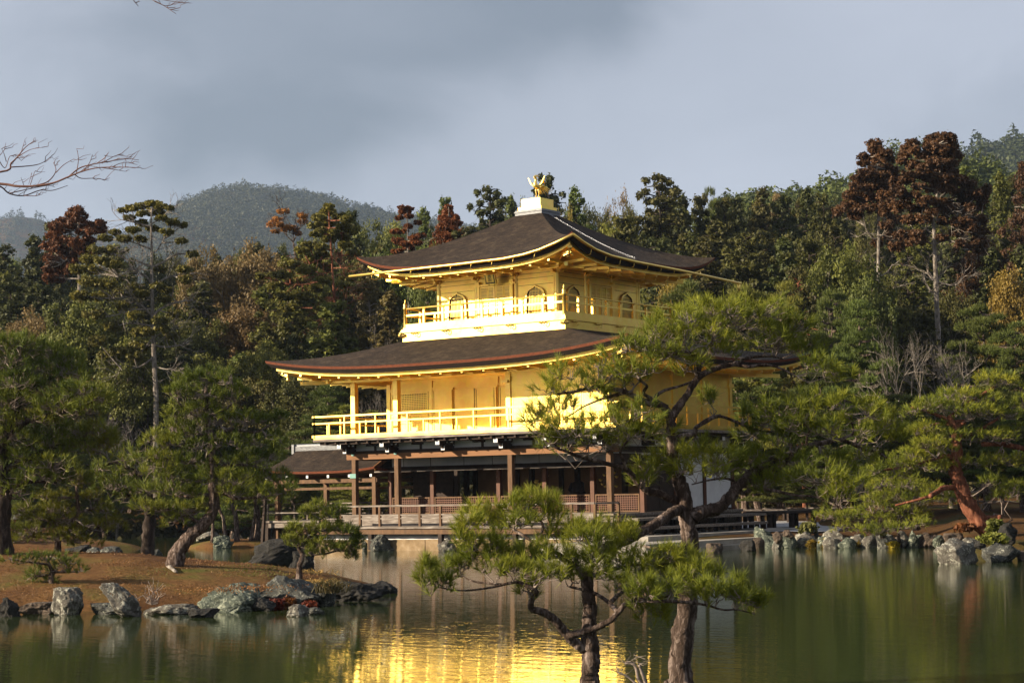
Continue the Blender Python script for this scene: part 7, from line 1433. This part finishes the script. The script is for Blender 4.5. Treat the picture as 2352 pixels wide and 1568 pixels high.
shaped('old_fir', 104, FB, Z_, [([(1222, 1640), (1215, 1500), (1206, 1300), (1198, 1100), (1195, 900), (1190, 700), (1190, 500), (1185, 300), (1190, 160)], 24, 6), ([(1190, 615), (1130, 600), (1080, 580), (1000, 575)], 9, 3), ([(1190, 625), (1270, 590), (1340, 550), (1400, 510)], 10, 3), ([(1185, 755), (1150, 700), (1070, 660)], 9, 3), ([(1200, 775), (1300, 710), (1400, 680), (1500, 615)], 10, 3), ([(1190, 485), (1100, 450), (1010, 420)], 7, 3), ([(1188, 305), (1120, 290), (1000, 262), (940, 250)], 6, 2.5), ([(1190, 285), (1260, 240), (1330, 170)], 6, 2.5), ([(1192, 1005), (1130, 940), (1080, 900)], 11, 4), ([(1200, 1005), (1260, 950), (1380, 900), (1515, 880)], 12, 5), ([(1192, 1085), (1100, 1070), (990, 1065)], 7, 5), ([(1198, 1190), (1280, 1130), (1420, 1100)], 7, 3), ([(1205, 1235), (1300, 1250), (1430, 1230), (1500, 1190)], 8, 3), ([(1205, 1330), (1100, 1400), (960, 1430), (900, 1500)], 9, 3), ([(1210, 1400), (1280, 1420), (1370, 1430)], 6, 3), ([(1195, 1180), (1110, 1290), (1050, 1390)], 8, 3), ([(1190, 520), (1240, 480), (1290, 400)], 6, 3), ([(1190, 860), (1060, 850), (900, 870)], 8, 3), ([(1195, 950), (1050, 960), (870, 1010)], 7, 3), ([(1190, 650), (1050, 640), (930, 700)], 6, 2.5)],
    [(1200, 125, 70, 20), (1120, 145, 60, 20), (1040, 160, 50, 20), (965, 180, 34, 16), (1260, 150, 50, 20), (1330, 160, 30, 14), (1220, 190, 70, 24), (1130, 205, 60, 22), (1270, 240, 50, 22), (1350, 270, 50, 24), (1430, 295, 36, 18), (1110, 275, 50, 22), (1010, 235, 44, 18), (1200, 320, 54, 24), (1050, 330, 54, 24), (1300, 345, 54, 22), (900, 350, 44, 18), (970, 400, 54, 24), (1420, 420, 40, 20), (1110, 400, 44, 22), (820, 395, 54, 24), (760, 480, 56, 30), (850, 490, 66, 30), (700, 560, 66, 34), (800, 570, 66, 30), (620, 640, 70, 34), (740, 640, 70, 34), (880, 600, 66, 30), (1060, 780, 66, 26), (1240, 770, 54, 24), (1310, 800, 54, 24), (700, 740, 80, 36), (850, 750, 80, 34), (1450, 640, 54, 26), (1250, 640, 44, 24), (1100, 830, 60, 26), (1290, 870, 54, 24), (640, 850, 80, 36), (790, 860, 80, 34), (960, 930, 54, 26), (1060, 1000, 60, 26), (1250, 1040, 66, 26), (1360, 990, 54, 26), (1120, 1130, 80, 30), (1270, 1110, 60, 26), (900, 1080, 84, 34), (740, 1000, 84, 36), (1100, 1240, 80, 34), (850, 1310, 84, 38), (960, 1280, 84, 34), (1050, 1320, 66, 30), (760, 1200, 80, 36), (1350, 1160, 60, 26), (1450, 720, 50, 26), (1500, 520, 46, 24), (940, 820, 60, 26)],
    'tall old fir with bare grey limbs left of centre', (.13, .115, .020), 'bark_pale', 304, .13, den=.8, twig_n=4)
shaped('tall_cypress', 108, FC, Z_, [([(1274, 1400), (1262, 1100), (1250, 900), (1238, 700), (1222, 450), (1212, 320), (1206, 170)], 15, 5), ([(1240, 632), (1300, 630), (1350, 634)], 5, 2.5), ([(1256, 692), (1340, 668)], 5, 2), ([(1262, 940), (1340, 916)], 5, 3), ([(1238, 660), (1160, 672), (1070, 660)], 4, 2), ([(1225, 500), (1300, 540)], 4, 2), ([(1265, 1040), (1170, 1045)], 3, 2), ([(1255, 960), (1200, 935)], 4, 2), ([(1245, 760), (1360, 790)], 5, 2), ([(1240, 720), (1120, 740), (1000, 760), (880, 760)], 5, 2), ([(1230, 560), (1120, 570), (1020, 620)], 4, 2)],
    [(1208, 150, 36, 24), (1200, 195, 60, 26), (1130, 235, 56, 26), (1290, 225, 54, 26), (1345, 250, 44, 26), (1100, 295, 56, 26), (1210, 280, 70, 30), (1320, 305, 60, 26), (1160, 335, 50, 22), (1240, 350, 50, 22), (1200, 400, 54, 24), (1100, 365, 44, 20), (1310, 380, 60, 26), (1390, 340, 44, 26), (1050, 450, 60, 20), (1150, 465, 54, 18), (1340, 450, 54, 26), (1000, 490, 54, 22), (1160, 520, 54, 22), (1390, 520, 54, 26), (1080, 565, 70, 26), (900, 600, 80, 28), (1020, 640, 80, 28), (1160, 620, 44, 20), (1170, 720, 60, 22), (1350, 715, 60, 26), (1310, 755, 50, 20), (840, 680, 80, 30), (700, 690, 60, 28), (960, 730, 80, 30), (860, 850, 80, 30), (1000, 850, 70, 26), (1110, 790, 54, 24), (900, 940, 70, 26), (1040, 1050, 54, 24), (1130, 960, 50, 24), (800, 770, 66, 28)],
    'tall reddish trunk cypress left of the upper roof', (.14, .125, .020), 'bark_red', 305, .13)
shaped('orange_tree', 118, FC, Z_, [([(948, 700), (940, 520), (928, 430)], 9, 6), ([(928, 430), (870, 370), (825, 300)], 5, 2), ([(928, 430), (960, 350), (1000, 270)], 5, 2), ([(880, 380), (850, 290), (850, 185)], 4, 1.5), ([(940, 500), (975, 480)], 5, 3), ([(930, 420), (925, 340)], 4, 2)],
    [(850, 185, 46, 18), (800, 255, 50, 22), (755, 292, 30, 20), (870, 315, 46, 24), (930, 320, 46, 24), (995, 220, 44, 22), (1000, 262, 40, 22), (790, 340, 34, 16), (960, 360, 30, 16), (830, 290, 36, 18)], 'thin tree with orange leaves against the mountain', ORG, 'bark', 306, .10, den=.5, dd=.8)
shaped('red_cedar', 124, FD, .5952 / 1.7415, [([(1062, 700), (1060, 590), (1058, 440), (1055, 300)], 6, 2.5)], [(1035, 302, 36, 11), (1070, 310, 26, 11), (1040, 330, 44, 13), (1000, 370, 28, 13), (1066, 360, 30, 12), (1125, 405, 26, 11), (1060, 428, 30, 12), (985, 462, 40, 13), (1040, 462, 26, 12), (1140, 492, 40, 14), (1100, 506, 34, 13), (1115, 540, 46, 15), (990, 525, 44, 14), (1070, 570, 40, 16), (990, 596, 44, 13), (1040, 545, 30, 14)], 'thin rust coloured conifer with open tiers left of the roof', (.19, .062, .016), 'bark_pale', 307, .13, dd=.7)
shaped('red_cedar', 121, FD, .5952 / 1.7415, [([(1345, 680), (1342, 560), (1335, 300)], 7, 2.5), ([(1342, 500), (1290, 515)], 3, 1.5)], [(1332, 305, 30, 15), (1330, 335, 42, 18), (1300, 370, 34, 20), (1360, 370, 44, 20), (1330, 400, 56, 20), (1390, 410, 36, 20), (1290, 440, 40, 22), (1350, 445, 56, 24), (1410, 460, 36, 20), (1265, 485, 36, 22), (1320, 490, 50, 22), (1390, 495, 50, 22), (1430, 480, 24, 18), (1250, 535, 34, 20), (1300, 535, 40, 18), (1360, 530, 40, 20), (1240, 560, 26, 14)], 'narrow rust red conifer beside the upper roof slope', (.165, .052, .014), 'bark_pale', 308, .14, dd=.8)
for k, (kind, px, py, w, D, lb, col) in enumerate(T):
    rr_ = random.Random(k); j_ = rr_.uniform(.9, 1.12); place(kind, px, py, w, D, lb, tuple(min(1, c * j_ * rr_.uniform(.94, 1.06)) for c in col))
# islet pines and trunks on the small island
for k, (x, yb, yt, lean, w) in enumerate([(1175, 310, 150, -10, 9), (1245, 315, 170, -35, 12), (1310, 325, 150, -25, 15), (1388, 300, 150, 25, 10), (1420, 305, 140, -5, 17), (1520, 315, 150, 35, 10)]):
    a = L3(x, yb); c = L3(x + lean, yt); lb = ['thinnest pale trunk pine at the left of the islet', 'leaning pine second from left on the islet', 'curved pale trunk pine in the middle of the islet', 'slim pine just left of the thick islet trunk', 'thick straight trunk pine on the islet', 'right leaning pine at the right end of the islet'][k]
    pine('islet_pine', 75.6 + .2 * k, [([a, ((a[0] + c[0]) / 2 + 4, (a[1] + c[1]) / 2), c, (c[0] + 5, c[1] - 50)], w * .42, w * .25, (0, 0))], [(c[0] + dx, c[1] + dy, 38, 12) for dx, dy in ((-25, -5), (20, -15), (-5, -35), (30, -45), (-30, -30), (5, 0), (0, -65))], lb, L_=.2, k=10, w=.02, dens=.45, seed=50 + k, foot=.38, twr=0, n=8, mneedle='needle')

# undergrowth on the slope: one mass of low shrubs that nobody could count
R_ = np.random.default_rng(77); n = 2600; u_ = R_.uniform(-1, 1, n); d_ = R_.uniform(99, 175, n); px_ = R_.uniform(-250, 2600, n); u_ = (px_ - 1176) / FL * d_
H_ = ground_h(u_, d_); xy = CAM[:2] + u_[:, None] * RH + d_[:, None] * FH; C = np.concatenate([xy, (H_ + .5)[:, None]], 1); rs = R_.uniform(.7, 1.7, n); q = MB(); clumps(q, C, rs, R_, 60, .34, 1, .1, .9)
o = q.build('undergrowth', M['leaf']); o.color = (.06, .052, .018, 1); tag(o, kind='stuff')
# small plants: ferns, red azalea, yellow ferns on the shore, leafy shrub, grass at the island tip
FS = {L3: .72279 / 1.7415, L4: .38095 / 1.7415, L2: .42517 / 1.7415}
def tuftplant(fn, x, y, w, h, zw, label, col, cat='plant', n=140, name='shrub', s=.05, mt_='leaf', seed=1, twig_=True):
    px, py = fn(x, y); p = on(px, py, zw); sc = pix((p - CAM) @ FW); R_ = np.random.default_rng(seed); w *= FS[fn]; h *= FS[fn]; W_, H_ = w * sc, h * sc
    root = empty(name, (p[0], p[1], zw), label, cat); C = p + np.stack([R_.normal(size=n) * W_ * .22, R_.normal(size=n) * W_ * .22, np.abs(R_.random(n)) * H_], 1)
    q = MB(); st = MB()
    for c in C[:26]: st.tube([p + np.array([0, 0, -.05]), (p + c) / 2 + np.array([0, 0, .03]), c], [.012, .009, .005], 4, False)
    clumps(q, C, np.full(n, max(.05, W_ * .10)), R_, 9, s, 1.2, 0, .8); o = q.build('leaves', M['leaf'], root); o.color = (*col, 1); st.build('stems', M['twig'], root)
tuftplant(L3, 1530, 738, 66, 44, .02, 'crimson azalea cushion at the waterline below the largest boulder', (.14, .026, .014), s=.06, seed=1); tuftplant(L3, 1600, 730, 60, 45, .02, 'orange brown cushion plant beside the crimson azalea', (.22, .08, .02), s=.07, seed=2); tuftplant(L3, 1710, 738, 62, 30, .05, 'red plant by the small pale rock', (.14, .032, .016), s=.06, seed=3)
tuftplant(L4, 470, 755, 80, 60, .02, 'red azalea on the right shore wall', (.20, .03, .015), s=.09, seed=4); tuftplant(L4, 620, 750, 90, 60, .02, 'yellow fern at the water left of the stake', (.24, .17, .02), s=.09, seed=5); tuftplant(L4, 990, 760, 90, 50, .02, 'bright yellow fern against the leaning stake', (.34, .27, .02), s=.09, seed=6); tuftplant(L4, 130, 755, 80, 60, .02, 'brownish yellow fern under the mottled boulder', (.19, .13, .02), s=.09, seed=7); tuftplant(L4, 250, 755, 70, 80, .02, 'yellow leaved plant between two wall rocks', (.28, .20, .02), s=.09, seed=8); tuftplant(L4, 820, 745, 90, 50, .03, 'orange fern in a shadowed gap of the wall', (.20, .08, .015), s=.09, seed=9)
tuftplant(L4, 2060, 700, 240, 70, .5, 'spreading leafy shrub over the right boulders', (.16, .17, .03), s=.10, seed=10, n=220); tuftplant(L4, 1720, 570, 180, 50, .7, 'low russet shrub on the lawn left of the red pine', (.16, .06, .02), s=.1, seed=11); tuftplant(L4, 2050, 590, 170, 110, .7, 'small yellow green pine seedling behind the red pine foot', (.12, .13, .02), s=.1, seed=12)
tuftplant(L2, 2190, 650, 160, 80, .5, 'small leafy shrub behind the mottled boulder', (.16, .16, .05), s=.09, seed=13); tuftplant(L3, 60, 360, 70, 60, .5, 'red berried shrub below the stone lantern', (.14, .05, .02), s=.12, seed=14)
def blades(fn, x, y, w, h, zw, label, col, n=160, seed=1, cat='fern', name='fern', spread=.5):
    px, py = fn(x, y); p = on(px, py, zw); sc = pix((p - CAM) @ FW); R_ = np.random.default_rng(seed); q = MB(); w *= FS[fn]; h *= FS[fn]; W_, H_ = w * sc, h * sc
    for k in range(n):
        b0 = p + np.array([R_.normal() * W_ * .3, R_.normal() * W_ * .3, -.03]); d = np.array([R_.normal() * spread, R_.normal() * spread, 1.]); d /= np.linalg.norm(d); L_ = H_ * R_.uniform(.5, 1.1)
        m_ = b0 + d * L_ * .6; t_ = m_ + (d + np.array([R_.normal() * .6, R_.normal() * .6, -.3])) * L_ * .45; s_ = np.cross(d, R_.normal(size=3)); s_ /= np.linalg.norm(s_); s_ *= .008
        q.add([b0 - s_, b0 + s_, m_ + s_, m_ - s_], [(0, 1, 2, 3)]); q.add([m_ - s_, m_ + s_, t_], [(0, 1, 2)])
    o = q.build(name, M['leaf']); o.color = (*col, 1); tag(o, label, cat)
blades(L3, 1830, 640, 130, 110, .3, 'dark upright fern beside the island tip rocks', (.09, .07, .025), 200, 1); blades(L3, 1600, 540, 360, 40, .42, 'dry yellow bamboo grass in front of the small dark pine', (.32, .20, .06), 500, 2, 'grass', 'bamboo_grass', .8); blades(L3, 1760, 590, 200, 40, .35, 'dry grass between boulder and fern', (.30, .19, .06), 260, 3, 'grass', 'bamboo_grass', .8); blades(L3, 1240, 620, 700, 12, .5, 'thin dry grass on the bare bank above the boulders', (.26, .12, .04), 700, 4, 'grass', 'bamboo_grass', 1.2)
# dead twiggy shrub by the slanted rock and surface roots
root = empty('bare_shrub', tuple(on(*L3(840, 700), .2)), 'small bare twiggy shrub right of the slanted rock', 'shrub'); q = MB(); R_ = np.random.default_rng(5); p0 = on(*L3(840, 715), .15)
for k in range(12): e_ = p0 + RT * R_.uniform(-.35, .35) + np.array([0, 0, R_.uniform(.1, .45)]) + np.array([*FH, 0]) * R_.uniform(-.2, .2); P = twigs(q, p0, e_, .012, R_, 4); twigs(q, P[2], P[2] + R_.normal(size=3) * .12 + np.array([0, 0, .1]), .006, R_, 3)
q.build('twigs', M['twig'], root)
q = MB()
for k, (a, b) in enumerate([((880, 490), (905, 505)), ((905, 515), (975, 528)), ((1070, 505), (1100, 500)), ((840, 515), (880, 512))]):
    A_ = on(*L3(*a), .60); B_ = on(*L3(*b), .60); q.tube([A_, (A_ + B_) / 2 + np.array([0, 0, .05]), B_ + np.array([0, 0, -.02])], [.03, .05, .03], 7)
tag(q.build('tree_root', M['bark_pale'], None, True), 'exposed roots at the foot of the bent island pine', 'roots')

# wood closing the garden beyond the right edge of the frame (its dark mass shows in the gold and the water)
R_ = np.random.default_rng(91); n = 900; a_ = R_.uniform(0, 1, n); px_ = 2620 + 5200 * a_ ** 1.3; d_ = R_.uniform(50, 84, n) - 14 * a_; u_ = (px_ - 1176) / FL * d_
xy = CAM[:2] + u_[:, None] * RH + d_[:, None] * FH; C = np.concatenate([xy, R_.uniform(.5, 13, n)[:, None]], 1); q = MB(); clumps(q, C, R_.uniform(1.2, 2.4, n), R_, 60, .5, 1, .1, .9)
o = q.build('forest', M['leaf']); o.color = (.07, .075, .02, 1); tag(o, kind='stuff')
# short moss blades, fallen needles and clumps on the island ground
U_, D_, H_ = isl; R_ = np.random.default_rng(92); n = 42000; ii = R_.integers(6, U_.shape[0] - 8, n); jj = R_.integers(60, U_.shape[1] - 4, n); fi = R_.random(n); fj = R_.random(n)
def bil(A_): return A_[ii, jj] * (1 - fi) * (1 - fj) + A_[ii + 1, jj] * fi * (1 - fj) + A_[ii, jj + 1] * (1 - fi) * fj + A_[ii + 1, jj + 1] * fi * fj
u_, d_, h_ = bil(U_), bil(D_), bil(H_); keep = (fbm(u_, d_, .8, 3, 44) > .40) & (h_ > .12); u_, d_, h_ = u_[keep], d_[keep], h_[keep]; n = len(u_)
P = np.concatenate([CAM[:2] + u_[:, None] * RH + d_[:, None] * FH, (h_ - .01)[:, None]], 1); ax = R_.normal(size=(n, 3)) * np.array([.9, .9, .3]) + np.array([0, 0, .45]); ax /= np.linalg.norm(ax, axis=1)[:, None]
grn = fbm(u_, d_, .45, 3, 61) > .54
for nm_, sel, col in (('grass', grn, (.12, .12, .024)), ('needle_litter', ~grn, (.21, .105, .040))):
    q = MB(); p_ = P[sel]; a2 = ax[sel]; m_ = len(p_); sd = np.cross(a2, R_.normal(size=(m_, 3))); sd /= np.linalg.norm(sd, axis=1)[:, None]; L2_ = R_.uniform(.03, .09, (m_, 1))
    V = np.stack([p_ - sd * .010, p_ + sd * .010, p_ + a2 * L2_], 1).reshape(-1, 3); q.add(V, np.arange(len(V)).reshape(-1, 3)); o = q.build(nm_, M['leaf']); o.color = (*col, 1); tag(o, kind='stuff')
